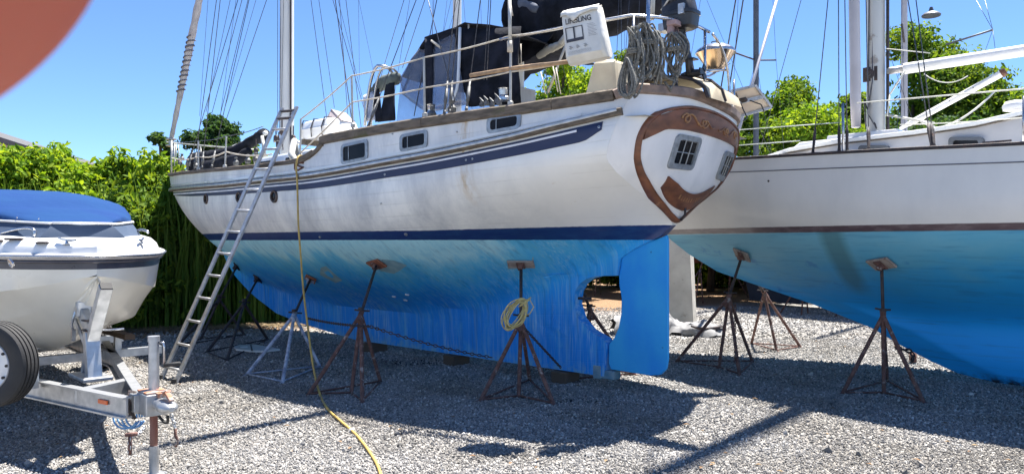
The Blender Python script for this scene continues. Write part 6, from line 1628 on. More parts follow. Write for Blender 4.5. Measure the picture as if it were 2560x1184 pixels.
# winch post
pb = tw(235, 950, .56); pm_ = pb + Vector((-.02, .0, .42)); 
top_ = None
yl = pb.y; kq = rp(265, 716, pb.y + .02); kq2 = rp(228, 830, pb.y)
m = MB(); m.bar(pb + Vector((0, 0, 0)), kq2, .11, .09, up=(1, 0, 0)); m.bar(pb + Vector((-.28, 0, .03)), kq2 + Vector((-.02, 0, -.02)), .05, .06, up=(1, 0, 0)); m.box(pb + Vector((-.1, 0, .02)), (.45, .22, .03)); m.build("winch_post", M_galv, TL, bevel=.006)
m = MB(); m.bar(kq2 + (pb - kq2) * .18, kq, .095, .075, up=(1, 0, 0)); up_ = m.build("winch_post_arm", M_galv, TL, bevel=.005)
m = MB(); m.bar(kq, kq + (kq - kq2).normalized() * .012, .088, .07, up=(1, 0, 0)); m.build("post_cap", M_rubber, up_)
m = MB()
for u in (.0, .2): m.bar(kq2 + Vector((0, -.06, .02 + u * .4)), kq2 + Vector((0, .06, .02 + u * .4)), .12, .012); 
m.build("post_clamp", M_rust_dark, TL)
w0 = rp(205, 770, pb.y); m = MB(); m.bar(kq2 + Vector((0, 0, .02)), w0 + Vector((0, 0, -.02)), .06, .12); m.box(w0, (.16, .11, .13)); m.tube([w0 + Vector((.02, -.06, .02)), w0 + Vector((.02, .09, .02))], .05, 12); m.build("winch", M_galv, TL, bevel=.008)
m = MB(); m.tube([w0 + Vector((0, -.05, -.02)), w0 + Vector((.0, -.08, -.13)), w0 + Vector((-.02, -.06, -.22))], .012, 6); m.box(w0 + Vector((.02, -.07, -.22)), (.03, .03, .10)); m.tube([kq2 + Vector((.05, .06, .02)), kq2 + Vector((.1, .12, .02)), kq2 + Vector((.1, .22, .02))], .009, 6); m.build("winch_handle", M_steel, TL, True, auto=40)
r0 = rp(197, 748, pb.y + .03); m = MB(); m.lathe([(.02, -.10), (.045, -.09), (.03, 0), (.045, .09), (.02, .10)], r0, 14, Matrix.Rotation(R(90), 3, 'X')); m.box(r0 + Vector((.0, 0, .05)), (.16, .14, .03)); m.build("bow_roller", M_rubber, TL, True, auto=40)
m = MB(); m.lathe([(.02, -.09), (.05, -.08), (.05, .08), (.02, .09)], r0 + Vector((-.05, 0, -.05)), 12, Matrix.Rotation(R(90), 3, 'X')); m.lathe([(.02, -.08), (.045, -.07), (.045, .07), (.02, .08)], r0 + Vector((.08, 0, -.06)), 12, Matrix.Rotation(R(90), 3, 'X')); m.build("wrapped_strap", pm("grey_webbing", (.45, .45, .46), .9, c2=(.3, .3, .31), bump=.3), TL, True, auto=40)
m = MB(); m.bar(r0 + Vector((-.02, .06, -.08)), kq2 + Vector((-.03, .03, -.12)), .012, .05, up=(1, 0, 0)); m.bar(r0 + Vector((-.02, -.06, -.08)), kq2 + Vector((-.03, -.03, -.12)), .012, .05, up=(1, 0, 0)); m.build("winch_bracket", M_galv, TL)
# bunks and axle carrying the hull
for sg in (-1, 1):
    m = MB(); m.box((-2.9, sg * .62, .735), (3.4, .09, .05)); m.build("bunk_board", M_wood, TL)
    for x in (-1.6, -2.9, -4.2): m = MB(); m.box((x, sg * .62, .64), (.06, .06, .15)); m.build("bunk_bracket", M_galv, TL)
for x in (-1.6, -2.9, -4.2): m = MB(); m.box((x, 0, .53), (.08, 2.1, .08)); m.build("cross_member", M_galv, TL)
def wheel(name, c, axis, r, w, parent, mat=M_rubber):
    axis = nrm(axis); rot = axis.to_track_quat('Z', 'Y').to_matrix(); m = MB()
    prof = [(r * .60, -w * .42), (r * .70, -w * .5), (r * .88, -w * .5), (r * .96, -w * .44)]
    grooves = [-.30, -.10, .10, .30]; prof.append((r * .985, -w * .38))
    for g0 in grooves:
        prof += [(r * 1.0, w * (g0 - .035)), (r * .968, w * (g0 - .028)), (r * .968, w * (g0 + .028)), (r * 1.0, w * (g0 + .035))]
    prof += [(r * .985, w * .38), (r * .96, w * .44), (r * .88, w * .5), (r * .70, w * .5), (r * .60, w * .42)]
    m.lathe(prof, c, 56, rot); m.f = m.f[:-2]; m.mi = m.mi[:-2]; ty = m.build(name, mat, parent, True, auto=30)
    m = MB(); m.lathe([(r * .60, -w * .40), (r * .60, w * .36), (r * .57, w * .44), (r * .54, w * .3), (r * .42, w * .24), (r * .25, w * .30), (r * .18, w * .34), (.0, w * .34)], c, 40, rot); m.build("rim", pm("silver_wheel", (.62, .63, .64), .35, .3, c2=(.5, .5, .52), scale=8), ty, True, auto=35)
    m = MB()
    for k in range(10):
        a = k * math.pi / 5; m.cut(); q = rot @ Vector((math.cos(a) * r * .47, math.sin(a) * r * .47, w * .275)); m.lathe([(r * .035, 0), (r * .035, .012), (0, .012)], Vector(c) + q, 10, rot)
    m.build("rim_slot", M_rubber, ty)
    return ty
# spare wheel carried on the near beam
spc = nb0 + dN * 1.55 + Vector((0, 0, .08)); nrmN = sdv
wc = tw(-14, 908, .78); wc.z = .775
tocam = Vector((RC * (0 - RO[0]) - RS * (0 - RO[1]), RS * (0 - RO[0]) + RC * (0 - RO[1]), 0)) - wc; tocam.z = 0; tocam.normalize()
ty = wheel("spare_tyre", wc, sdv * .62 + tocam * .38, .32, .18, TL)
m = MB(); m.bar(wc - sdv * .02, wc - sdv * .30, .05, .05); m.bar(wc - sdv * .28, Vector((wc.x - sdv.x * .28, wc.y - sdv.y * .28, .55)), .05, .05, up=(1, 0, 0)); m.build("spare_carrier", M_galv, TL)
for sg in (-1, 1): wheel("wheel", Vector((-4.1, sg * 1.12, .33)), Vector((0, sg, 0)), .33, .20, TL)
m = MB(); m.tube([(-4.1, -1.1, .33), (-4.1, 1.1, .33)], .035, 8); m.box((-4.1, .7, .43), (.08, .06, .2)); m.box((-4.1, -.7, .43), (.08, .06, .2)); m.build("axle", M_galv, TL, True, auto=40)
# coupler plate, coupler, jack, chains
fw = Vector((1, 0, 0)); cpt = tw(385, 985, .60)
m = MB(); m.box(cpt + Vector((-.0, 0, -.06)), (.20, .17, .15)); m.box(cpt + Vector((-.10, -.02, -.06)), (.10, .20, .13)); m.build("coupler_bracket", M_galv, TL, bevel=.006)
m = MB(); m.box(cpt + Vector((-.02, 0, .022)), (.2, .15, .012)); m.box(cpt + Vector((.08, 0, .01)), (.10, .03, .03)); m.build("rusty_plate", pm("orange_rust_plate", (.34, .13, .06), .8, c2=(.4, .36, .33), scale=14, bump=.4), TL)
ch = cpt + Vector((.17, 0, -.05)); m = MB()
rws = []
for x, w, h in ((-.08, .045, .05), (.0, .05, .055), (.06, .065, .06), (.12, .065, .055), (.17, .045, .035), (.185, .02, .02)):
    rws.append([ch + Vector((x, w * math.cos(t_), h * math.sin(t_) * .8)) for t_ in np.linspace(0, 2 * math.pi, 14, endpoint=False)])
m.grid(rws, closed_u=True); m.add(rws[-1], [tuple(range(14))]); cpl = m.build("coupler_head", M_galv, TL, True, auto=50)
m = MB(); m.bar(ch + Vector((0, 0, .06)), ch + Vector((.09, .01, .11)), .04, .02); m.bar(ch + Vector((.08, 0, .10)), ch + Vector((.15, .01, .05)), .035, .02); m.build("coupler_latch", pm("orange_rust_plate", (.34, .13, .06)), cpl, bevel=.004)
jk = tw(381, 980, .60) + Vector((.03, .0, 0)); jx, jy = jk.x, jk.y
Y_ = rw(jx, jy, 0).y; jt = CAM_H - (842 - HOR) / F_PX * Y_
m = MB(); m.tube([(jx, jy, .50), (jx, jy, jt)], .036, 16); m.tube([(jx, jy, jt - .03), (jx, jy, jt + .008)], .041, 16); jb = m.build("jack_tube", M_galv, TL, True, auto=40)
m = MB(); m.tube([(jx, jy, .13), (jx, jy, .62)], .027, 14); m.build("jack_inner_tube", pm("rusty_jack_leg", (.20, .06, .035), .7, .1, c2=(.35, .27, .24), scale=3.5, stretch=(1, 1, .25), bump=.2), TL, True)
m = MB(); m.tube([(jx, jy, .0), (jx, jy, .22)], .033, 14); m.lathe([(.09, 0), (.09, .012), (.04, .02)], (jx, jy, .0), 18); m.build("jack_foot", M_galv, TL, True, auto=40)
m = MB(); vx = Vector((RC * 1, RS, 0)); hx = Vector((RC, RS, 0)); # world +x expressed in trailer axes
hxl = Vector((RC, RS, 0)); a = Vector((jx, jy, jt - .04)) + hxl * .04
m.tube([a, a + hxl * .03, a + hxl * .035 + Vector((0, 0, -.03)), a + hxl * .035 + Vector((0, 0, -.17))], .009, 7); jh = m.build("jack_crank", M_steel, TL, True)
m = MB(); m.tube([a + hxl * .035 + Vector((0, 0, -.165)), a + hxl * .15 + Vector((0, 0, -.15))], .015, 8); m.build("crank_grip", M_rubber, jh, True)
m = MB()
for k in range(4):
    m.tube([cpt + Vector((-.12 - .02 * k, -.09 - .005 * k, .02)), cpt + Vector((-.11 - .02 * k, -.13, -.1)), cpt + Vector((-.12 - .02 * k, -.09, -.18))], .012, 6)
m.build("coiled_hose", M_rust_dark, TL, True)
m = MB(); c_ = tw(345, 1040, .40) + Vector((.0, -.02, 0))
for k in range(4):
    m.tube([c_ + hxl * (.07 + .006 * k) * math.cos(t_) + Vector((-.01 * k, -.02 * k, (.075 + .008 * (k % 2)) * math.sin(t_))) for t_ in np.linspace(0, 5.9, 20)], .007, 5)
m.build("blue_brake_line", pm("blue_plastic_line", (.05, .22, .55), .4, c2=(.2, .4, .6), scale=9), TL, True)
def chain(m, pts, r=.006, L=.035):
    out = []; tot = 0; pts = [Vector(p) for p in pts]; k = 0
    for i in range(len(pts) - 1):
        a, b_ = pts[i], pts[i + 1]; n = max(1, int((b_ - a).length / (L * .72)))
        for j in range(n):
            c = a.lerp(b_, (j + .5) / n); d = (b_ - a).normalized(); s_ = d.cross(Vector((0, 0, 1))); s_ = s_.normalized() if s_.length > .1 else Vector((1, 0, 0)); u_ = s_.cross(d)
            w = s_ if k % 2 else u_; k += 1
            m.tube([c + d * (L / 2) * math.cos(t_) + w * (L * .3) * math.sin(t_) for t_ in np.linspace(0, 2 * math.pi, 8, endpoint=False)], r, 4, closed=True)
m = MB(); a = tw(362, 1065, .42); b_ = tw(345, 1085, .40); c_ = tw(325, 1090, .40); d_ = tw(322, 1140, .34); chain(m, [a, b_, c_, Vector((c_.x, c_.y, .28))]); m.build("safety_chain", M_galv, TL, True)
m = MB(); m.tube([c_, Vector((c_.x, c_.y, c_.z - .12))], .013, 6); m.tube([c_ + Vector((-.02, -.02, .01)), c_ + Vector((.04, .03, .02))], .014, 6); m.build("chain_hook", M_rust, TL, True)
m = MB(); a = tw(428, 1035, .46); b_ = Vector((a.x, a.y, .36)) + hxl * .03; chain(m, [a, b_]); m.build("safety_chain", M_galv, TL, True)
m = MB(); m.tube([b_, b_ + Vector((0, 0, -.05)), b_ + hxl * .02 + Vector((0, 0, -.09)), b_ + hxl * .0 + Vector((0, 0, -.13))], .011, 6); m.build("chain_hook", M_rust, TL, True)
m = MB(); a = cpt + Vector((.04, 0, -.12)); m.tube(arc3(a, a + hxl * .10 + Vector((0, 0, -.14)), ch + Vector((.10, 0, -.06)), 9), .010, 6); m.build("wiring_loop", M_rubber, TL, True)
# ------------------------------------------------------------------ boat stands
def stand(label, pad_w, feet, mat, padmat, pad=(.30, .17), tilt=None, hub=.62, group="adjustable boat stands", low=True, wingpos=.0, hull_n=None):
    """pad_w world point of the pad, feet world ground points"""
    c = sum(feet, Vector()) / len(feet); T = thing("boat_stand", label, "boat stand", (c.x, c.y, 0), 0, group)
    L_ = lambda p: Vector((p[0] - c.x, p[1] - c.y, p[2]))
    P = L_(pad_w); h0 = Vector((P.x * .35, P.y * .35, P.z * hub)); 
    for f in feet:
        f = L_(f); m = MB(); m.tube([Vector((f.x, f.y, .0)), h0], .0225, 8); m.lathe([(.038, 0), (.038, .008)], (f.x, f.y, 0), 8); m.build("leg", mat, T, True, auto=40)
    for i in range(len(feet)):
        a, b_ = L_(feet[i]), L_(feet[(i + 1) % len(feet)])
        if low or i: m = MB(); m.tube([Vector((a.x, a.y, .022)), Vector((b_.x, b_.y, .022))], .0115, 6); m.build("base_brace", mat, T, True)
    d = (P - h0).normalized()
    m = MB(); m.tube([h0 - d * .14, h0 + d * .05], .032, 10); m.build("sleeve", mat, T, True, auto=40)
    m = MB(); m.tube([h0, P - d * .03], .019, 8); m.build("screw_post", M_rust_dark, T, True)
    m = MB(); x = Vector((-c.y, c.x, 0)).normalized(); x = Vector((.95, .1, .1)).normalized(); m.tube([h0 + d * .07 - x * .09 + Vector((0, 0, .015)), h0 + d * .06, h0 + d * .07 + x * .09 - Vector((0, 0, .02))], .012, 6); m.lathe([(.035, .04), (.035, .075)], h0, 10); m.build("screw_handle", M_rust_dark, T, True, auto=40)
    n = hull_n if hull_n is not None else Vector((0, 1, .4)); n = n.normalized()          # into the hull
    u = Vector((0, 0, 1)).cross(n).normalized()
    if tilt: u = (Matrix.Rotation(tilt, 3, n) @ u)
    v = n.cross(u).normalized(); rot = Matrix((u, v, n)).transposed()
    m = MB(); m.box(P - n * .012, (pad[0], pad[1], .024), rot); m.build("pad", padmat, T, bevel=.003)
    m = MB(); m.box(P - n * .034, (pad[0] * .3, pad[1] * .8, .018), rot); m.lathe([(.03, -.05), (.045, 0)], P - n * .04, 8, rot); m.build("pad_bracket", mat, T)
    return T
def knorm(p):   # inward hull normal of the ketch in world
    q = kl(p); sg = 1 if q.y > 0 else -1; e = .03
    ds = (kB(q.x + e, q.z) - kB(q.x - e, q.z)) / (2 * e); dz = (kB(q.x, q.z + e) - kB(q.x, q.z - e)) / (2 * e)
    n = Vector((ds, -sg, dz)); n = Vector((-n.x * -1, n.y, n.z)); n = Vector((ds, -sg * 1.0, dz)).normalized(); o = kw(0, 0, 0); return kw(*n) - o
def on_ketch(px, py, t0=1.2):
    t = t0
    for _ in range(60): p = kp(px, py, t); t = .7 * t + .3 * kB(p.x, p.z)
    p = kp(px, py, t); n = knorm(kw(*p)); return kw(*p) - n * .012, n
def on_sloop(px, py, t0=1.2):
    t = t0
    for _ in range(60): p = spx(px, py, t); t = .7 * t + .3 * B2(p.x, p.z)
    p = spx(px, py, t); e = .03; ds = (B2(p.x + e, p.z) - B2(p.x - e, p.z)) / (2 * e); dz = (B2(p.x, p.z + e) - B2(p.x, p.z - e)) / (2 * e); n = Vector((ds, -1, dz)).normalized()
    n = sw(*n) - sw(0, 0, 0); return sw(*p) - n * .012, n
G = gnd
P, n = on_ketch(1303, 656); stand("rusty stand in front of the ketch sternpost with the yellow cord coil on it", P, [G(1200, 1003), G(1297, 993), G(1385, 1012), G(1325, 952)], M_rust, M_plypale, (.32, .13), hub=.56, hull_n=n)
P, n = on_ketch(943, 657); stand("rusty stand with an orange brown pad under the middle of the ketch", P, [G(770, 988), G(878, 985), G(906, 1006), G(952, 956)], M_rust, M_ply, (.27, .17), tilt=R(-18), hub=.60, hull_n=n)
P, n = on_ketch(778, 694); stand("blue grey painted stand beside the yellow hose with an orange brown pad", P, [G(615, 938), G(706, 957), G(801, 918)], pm("blue_grey_painted_steel", (.55, .58, .66), .6, .2, c2=(.22, .25, .33), scale=14, bump=.4, c3=(.16, .1, .08), s3=10, t3=.63), M_ply, (.26, .17), tilt=R(-30), hub=.62, hull_n=n)
P, n = on_ketch(646, 694, .9); stand("dark stand just right of the ladder, above the white board", P, [G(515, 882), G(567, 903), G(671, 850)], M_rust_dark, M_rust_dark, (.26, .12), tilt=R(-35), hub=.66, hull_n=n)
P, n = on_ketch(594, 664, .5); stand("dark stand under the ketch bow seen through the ladder", P, [G(440, 868), G(500, 850), G(613, 838)], M_rust_dark, M_rust_dark, (.2, .1), tilt=R(-35), hub=.55, hull_n=n)
P, n = on_sloop(1857, 634); stand("rusty stand with a square board pad under the sloop bow", P, [G(1690, 905), G(1797, 920), G(1849, 938), G(1882, 905)], M_rust, M_plypale, (.23, .20), tilt=R(30), hub=.62, hull_n=n)
P, n = on_sloop(2205, 655); stand("rusty stand with a pale plywood pad under the front of the sloop keel", P, [G(2105, 985), G(2210, 985), G(2310, 1006), G(2218, 955)], M_rust, M_plypale, (.30, .17), tilt=R(-14), hub=.60, hull_n=n)
# far side of the ketch and the sloop
def mir_k(s, z, label, mat=M_rust):
    t = -kB(s, z); p = kw(s, t, z); n = knorm(p); out_ = kw(s, t - .55, 0); f = [kw(s - .38, t - .75, 0), kw(s + .38, t - .75, 0), kw(s, t + .1, 0)]
    stand(label, p - n * .012, f, mat, M_plypale, hull_n=n)
mir_k(1.5, 1.35, "stand on the far side of the ketch, seen through the propeller opening")
mir_k(3.6, 1.15, "stand hidden behind the middle of the ketch keel"); mir_k(6.6, 1.2, "stand behind the forward keel of the ketch")
def mir_s(s, z, label):
    t = -B2(s, z); p = sw(s, t, z); e = .03; ds = (B2(s + e, z) - B2(s - e, z)) / (2 * e); dz = (B2(s, z + e) - B2(s, z - e)) / (2 * e); n = sw(*Vector((ds, 1, dz)).normalized()) - sw(0, 0, 0)
    f = [sw(s - .38, t - .6, 0), sw(s + .38, t - .6, 0), sw(s, t + .2, 0)]; stand(label, p - n * .012, f, M_rust, M_plypale, hull_n=n)
t_ = -B2(2.9, 1.45); p_ = sw(2.9, t_, 1.45); stand("rusty stand on the far side of the sloop bow", p_, [G(1878, 860), G(1942, 878), G(2002, 868)], M_rust, M_plypale, hull_n=sw(.1, 1, .8) - sw(0, 0, 0)); mir_s(-.6, 1.2, "stand hidden behind the sloop keel")
# chains between the stands
T = thing("stand_chain", "dark slack chain running along the ketch keel between the stands", "chain", (0, 0, 0)); m = MB()
def sagc(a, b_, s, n=14): return [a.lerp(b_, u) - Vector((0, 0, s * 4 * u * (1 - u))) for u in np.linspace(0, 1, n)]
kb = [on_ketch(930, 820, .3)[0], on_ketch(1100, 862, .3)[0], on_ketch(1270, 900, .3)[0]]
a = at(925, 815, 8.15); b_ = at(1190, 905, 8.6)
chain(m, sagc(at(770, 795, 9.6), a, .02, 10), .006, .045); chain(m, sagc(a, at(1230, 893, 8.35), .03, 12), .006, .045); m.cut(); chain(m, sagc(at(1313, 822, 7.9), at(1402, 918, 8.5), .0, 10), .006, .045)
m.build("chain_links", M_rust_dark, T)
T = thing("stand_chain", "rusty chain hanging beside the stand under the sloop bow", "chain", (0, 0, 0)); m = MB(); p = at(1838, 760, 10.3); chain(m, [p, Vector((p.x, p.y, .02))], .006, .045); m.build("chain_links", M_rust, T)
T = thing("stand_chain", "short heavy chain lying against the front of the sloop keel", "chain", (0, 0, 0)); m = MB(); chain(m, [at(2240, 868, 9.0), at(2278, 878, 8.9), at(2284, 890, 8.85), at(2278, 905, 8.9)], .012, .07); m.build("chain_links", M_rust_dark, T)
T = thing("timber_post", "short rusty post by the front of the sloop keel", "post", (0, 0, 0)); m = MB(); q = G(2282, 908); m.tube([q, q + Vector((0, 0, .16))], .05, 10); m.build("post", M_rust, T, True)
# ------------------------------------------------------------------ ladder
lf1, lf2 = G(403, 948), G(438, 958)
lt1, lt2 = at(706, 270, 10.32), at(742, 267, 10.05)
T = thing("extension_ladder", "long aluminium ladder leaning on the ketch rail near the bow", "ladder", (lf2.x, lf2.y, 0)); L_ = lambda p: Vector(p) - Vector((lf2.x, lf2.y, 0))
dl = (lt2 - lf2); rv = (lf2 - lf1); upn = dl.cross(rv).normalized()
for a, b_ in ((lf1, lt1), (lf2, lt2)):
    m = MB(); m.bar(L_(a), L_(b_), .028, .075, up=upn if False else dl.cross(rv).cross(dl)); m.build("ladder_rail", M_alu, T, bevel=.004)
Ln = dl.length; nr = int(Ln / .305); ang = 0
for k in range(nr):
    u = (.16 + k * .305) / Ln; m = MB(); a, b_ = lf1.lerp(lt1, u), lf2.lerp(lt2, u); m.tube([L_(a), L_(b_)], .017, 8); m.build("rung", M_alu, T, True)
m = MB()
for u in (.955, .985): m.cut(); m.tube([L_(lf1.lerp(lt1, u)), L_(lf2.lerp(lt2, u))], .02, 6)
m.build("top_strap", M_rust_dark, T, True)
m = MB(); rs_ = (lt2 - lt1).normalized()
for k in range(nr):
    u = (.16 + k * .305) / Ln; q = L_(lf2.lerp(lt2, u)); m.cut(); m.tube([q + rs_ * .0, q + rs_ * .022], .014, 8)
m.build("rung_cap", M_rust_dark, T, True, auto=40)
m = MB(); m.box(L_(lf1) + Vector((0, 0, .03)), (.06, .09, .06)); m.cut(); m.box(L_(lf2) + Vector((0, 0, .03)), (.06, .09, .06)); m.build("ladder_foot", M_rubber, T)
# ------------------------------------------------------------------ yellow hose and cord
M_yel = pm("yellow_hose", (.52, .36, .09), .6, 0, c2=(.38, .26, .08), scale=12, bump=.1)
M_yelp = pm("pale_yellow_cord", (.62, .52, .22), .6, 0, c2=(.45, .36, .14), scale=30, bump=.2)
T = thing("yellow_hose", "long yellow hose hanging from the ketch rail and curling over the gravel", "hose", (0, 0, 0))
t = 1.85
for _ in range(20): q = kp(744, 400, t); t = .5 * t + .5 * (kB(q.x, zr(q.x)) + .05)
h0 = kw(*q); pts = [h0 + Vector((.06, .16, .0)), h0 + Vector((.03, .08, .06)), h0 + Vector((0, 0, .03)), h0 + Vector((-.01, -.03, -.1))]
for px, py, y in ((743, 455, h0.y - .05), (746, 560, h0.y - .1), (752, 640, h0.y - .18), (758, 720, h0.y - .35), (770, 820, 8.9), (784, 920, 8.55)): pts.append(at(px, py, y))
for px, py in ((800, 985), (820, 1022), (850, 1050), (890, 1085), (925, 1130), (945, 1165), (955, 1200), (965, 1260)): pts.append(G(px, py, .02))
def smooth_pts(P, k=5):
    out = []
    P = [P[0]] + P + [P[-1]]
    for i in range(1, len(P) - 2):
        a, b_, c, d = P[i - 1], P[i], P[i + 1], P[i + 2]
        for q in range(k):
            u = q / k; out.append(.5 * ((2 * b_) + (c - a) * u + (2 * a - 5 * b_ + 4 * c - d) * u * u + (-a + 3 * b_ - 3 * c + d) * u ** 3))
    return out + [P[-2]]
m = MB(); sp_pts = smooth_pts(pts); m.tube(sp_pts, .0125, 9); m.build("hose_length", M_yel, T, True)
T = thing("yellow_cord_coil", "bundled yellow extension cord hung on the rusty stand before the ketch sternpost", "cord", (0, 0, 0)); m = MB(); rng = random.Random(5)
c1 = at(1308, 752, 7.78); c2 = at(1272, 815, 7.70)
for k in range(13):
    w = rng.uniform(.045, .095); ph = rng.uniform(-.02, .02); ax = (c2 - c1); Lh = ax.length * rng.uniform(.45, .62); cc = c1.lerp(c2, rng.uniform(.42, .55)) + Vector((ph, rng.uniform(-.03, .03), ph)); d = ax.normalized(); s_ = d.cross(Vector((0, 1, 0))).normalized()
    m.tube([cc + d * Lh * math.cos(t_) + s_ * w * math.sin(t_) * (1 + .3 * math.cos(t_ + k)) + Vector((0, .02 * math.sin(t_ * 2 + k), 0)) for t_ in np.linspace(0, 2 * math.pi, 24, endpoint=False)], .006, 5, closed=True)
for k in range(4): m.tube([c1 + Vector((math.cos(t_) * .05 + .01 * k, math.sin(t_) * .05, -.03 + .012 * k + .03 * math.cos(t_))) for t_ in np.linspace(0, 2 * math.pi, 12, endpoint=False)], .006, 5, closed=True)
m.tube([c1 + Vector((.0, 0, .02)), c1 + Vector((.07, .0, .01)), c1 + Vector((.11, .0, -.06)), c1 + Vector((.07, 0, -.13)), c1 + Vector((.0, 0, -.16))], .006, 5); m.build("cord_loops", M_yelp, T, True)
# white board on the ground
T = thing("white_board", "white pointed board lying on the gravel under the ketch bow", "board", (0, 0, 0)); m = MB()
pl_ = [G(585, 873), G(600, 868), G(640, 868), G(700, 879), G(660, 884), G(625, 883), G(590, 879)]
m.add([p + Vector((0, 0, .05)) for p in pl_] + [p + Vector((0, 0, .02)) for p in pl_], [tuple(range(7)), tuple(range(7, 14))[::-1]] + [(i, i + 7, (i + 1) % 7 + 7, (i + 1) % 7) for i in range(7)]); m.build("board_slab", M_gel, T)
m = MB(); m.bar(G(627, 870) + Vector((0, 0, .055)), G(630, 884) + Vector((0, 0, .055)), .02, .012); m.build("board_strap", M_rust_dark, T)
# pale stones / rag near the litter
T = thing("white_rag", "small crumpled white rag on the brown litter behind the blue grey stand", "rag", (0, 0, 0)); q = G(703, 786); m = MB(); m.lathe([(.14, 0), (.16, .03), (.10, .09), (.03, .12)], q, 12); o = m.build("rag", M_gel, T, True); wrink(o, .05, 14)
# sheeted pallet and white panel behind the rudder
T = thing("upright_crate", "tall dirty white boarded crate standing behind the ketch rudder", "crate", (0, 0, 0)); m = MB(); a, b_ = G(1600, 812), G(1732, 805); a.y = b_.y = 14.6; a = at(1590, 812, 14.8); b_ = at(1734, 812, 14.4)
dirv = (b_ - a); dirv.z = 0; nn_ = Vector((-dirv.y, dirv.x, 0)).normalized(); zt1 = at(1590, 642, 14.8).z; zt2 = at(1726, 642, 14.4).z
q = [Vector((a.x, a.y, .02)), Vector((b_.x, b_.y, .02)), Vector((b_.x - .08, b_.y, zt2 + .35)), Vector((a.x, a.y, zt1 + .4))]
m.add(q + [p + nn_ * .5 for p in q], [(0, 1, 2, 3), (7, 6, 5, 4), (0, 4, 5, 1), (1, 5, 6, 2), (2, 6, 7, 3), (3, 7, 4, 0)]); m.build("crate_side", pm("dirty_cream_board", (.58, .55, .47), .8, c2=(.44, .41, .35), scale=3, c3=(.32, .29, .24), s3=6, t3=.6), T)
T = thing("crumpled_tarpaulin", "crumpled grey white tarpaulin at the foot of the white crate behind the rudder", "tarpaulin", (0, 0, 0)); m = MB(); rows = []
c_ = at(1665, 800, 13.6); c_.z = 0
for i in range(60):
    u = i / 59; w = .55 + .15 * math.sin(u * 9); rows.append([Vector((c_.x - .95 + 1.95 * u, c_.y + (v - .5) * 1.3 * w + .1 * math.sin(u * 14), .03 + .36 * math.sin(math.pi * v) ** .5 * (1 - .75 * max(0, (u - .55) / .45)) * (.8 + .2 * math.sin(u * 17)))) for v in np.linspace(0, 1, 34)])
m.grid(rows); o = m.build("tarp_sheet", pm("grey_white_tarp", (.24, .235, .235), .7, c2=(.15, .15, .15), scale=4, bump=.3, bscale=12), T, True); wrink(o, .09, 7, 2); wrink(o, .05, 22, 5)
m = MB(); 
for k in range(3): m.tube([Vector((c_.x + .35 + .1 * k, c_.y - .45, .2 - .03 * k)), Vector((c_.x + .6 + .05 * k, c_.y - .4, .12 + .04 * math.sin(k))), Vector((c_.x + .95, c_.y - .3, .08 + .05 * k))], .02, 5)
m.build("dark_strap", M_rust_dark, T, True)
# ------------------------------------------------------------------ far boats (hulls behind, masts above)
def far_boat(label, px, y, mastc, mw, top_z, rz, L=8.5, beam=1.3, hullc=(.6, .6, .6), deck=2.7, spz=(6.5,), spw=.9, group=None, keelcol=(.02, .03, .05)):
    p = at(px, 400, y); T = thing("sailboat", label, "sailboat", (p.x, y, 0), rz, group); m = MB(); rows = []
    for i in range(24):
        u = i / 23; s = -L * .5 + L * u; b_ = beam * math.sin(math.pi * min(1, .18 + .82 * u)) ** .7 * (1 if u < .97 else .3); z0 = .95 + .9 * (2 * u - 1) ** 2
        rows.append([Vector((s, b_ * k, z0 + (deck - z0) * v)) for k, v in ((-1, 1), (-.97, .6), (-.7, .2), (0, 0), (.7, .2), (.97, .6), (1, 1))])
    m.grid(rows); m.add(rows[0], [tuple(range(7))]); m.build("hull", pm("far_hull_%d" % px, hullc, .4), T, True, auto=50)
    m = MB(); m.grid([[r[0], r[-1]] for r in rows]); m.build("deck", M_gel, T)
    m = MB(); m.prism([(-.9, 1.1), (1.0, 1.1), (.7, .12), (-.9, .12)], lambda a, b__, d: (a, d, b__), -.12, .12); m.build("keel", pm("far_keel", keelcol, .8), T)
    m = MB(); m.box((-1.0, 0, deck + .2), (3.4, 1.5, .4)); m.build("cabin_trunk", M_gel, T, bevel=.08)
    m = MB(); m.tube([(.6, 0, deck), (.6, 0, top_z)], mw / 2, 10); ms = m.build("mast", mastc, T, True, auto=40)
    for z in spz:
        m = MB(); m.tube([(.6, -spw, z + .1), (.6, 0, z), (.6, spw, z + .1)], .022, 6); m.build("spreader", M_rust_dark, ms, True)
    m = MB()
    for sg in (-1, 1):
        m.tube([(.5, sg * beam * .9, deck), (.6, sg * spw, spz[0] + .1), (.6, 0, top_z)], .006, 4); m.tube([(.8, sg * beam * .9, deck), (.6, 0, spz[0])], .006, 4)
    m.tube([(L * .5 - .1, 0, deck + .2), (.6, 0, top_z)], .008, 4); m.tube([(-L * .5, 0, deck + .2), (.6, 0, top_z)], .006, 4); m.build("standing_rigging", M_wire, T, True)
    for k, (sx, sy) in enumerate(((1.6, 1), (1.6, -1), (-1.8, 1), (-1.8, -1))):
        h = Vector((sx, sy * 1.05, .95))
        m = MB()
        for fx, fy in ((-.3, .5), (.3, .5), (0, -.1)): m.tube([(sx + fx, sy * (1.05 + fy), 0), h], .02, 5)
        m.tube([h, (sx, sy * .85, 1.4)], .02, 5); m.build("support_stand", M_rust, T, True)
    return T
DA = pm("dark_grey_mast", (.09, .10, .12), .5, .3)
far_boat("far sailboat with a dark mast and swept spreaders behind the sloop bow", 1935, 19.5, DA, .15, 17, R(120), spz=(6.55,), spw=.78, hullc=(.02, .025, .05))
far_boat("far sailboat whose white mast rises behind the peak of the black dodger", 1181, 21, M_whitepaint, .25, 17, R(140), spz=(11,))
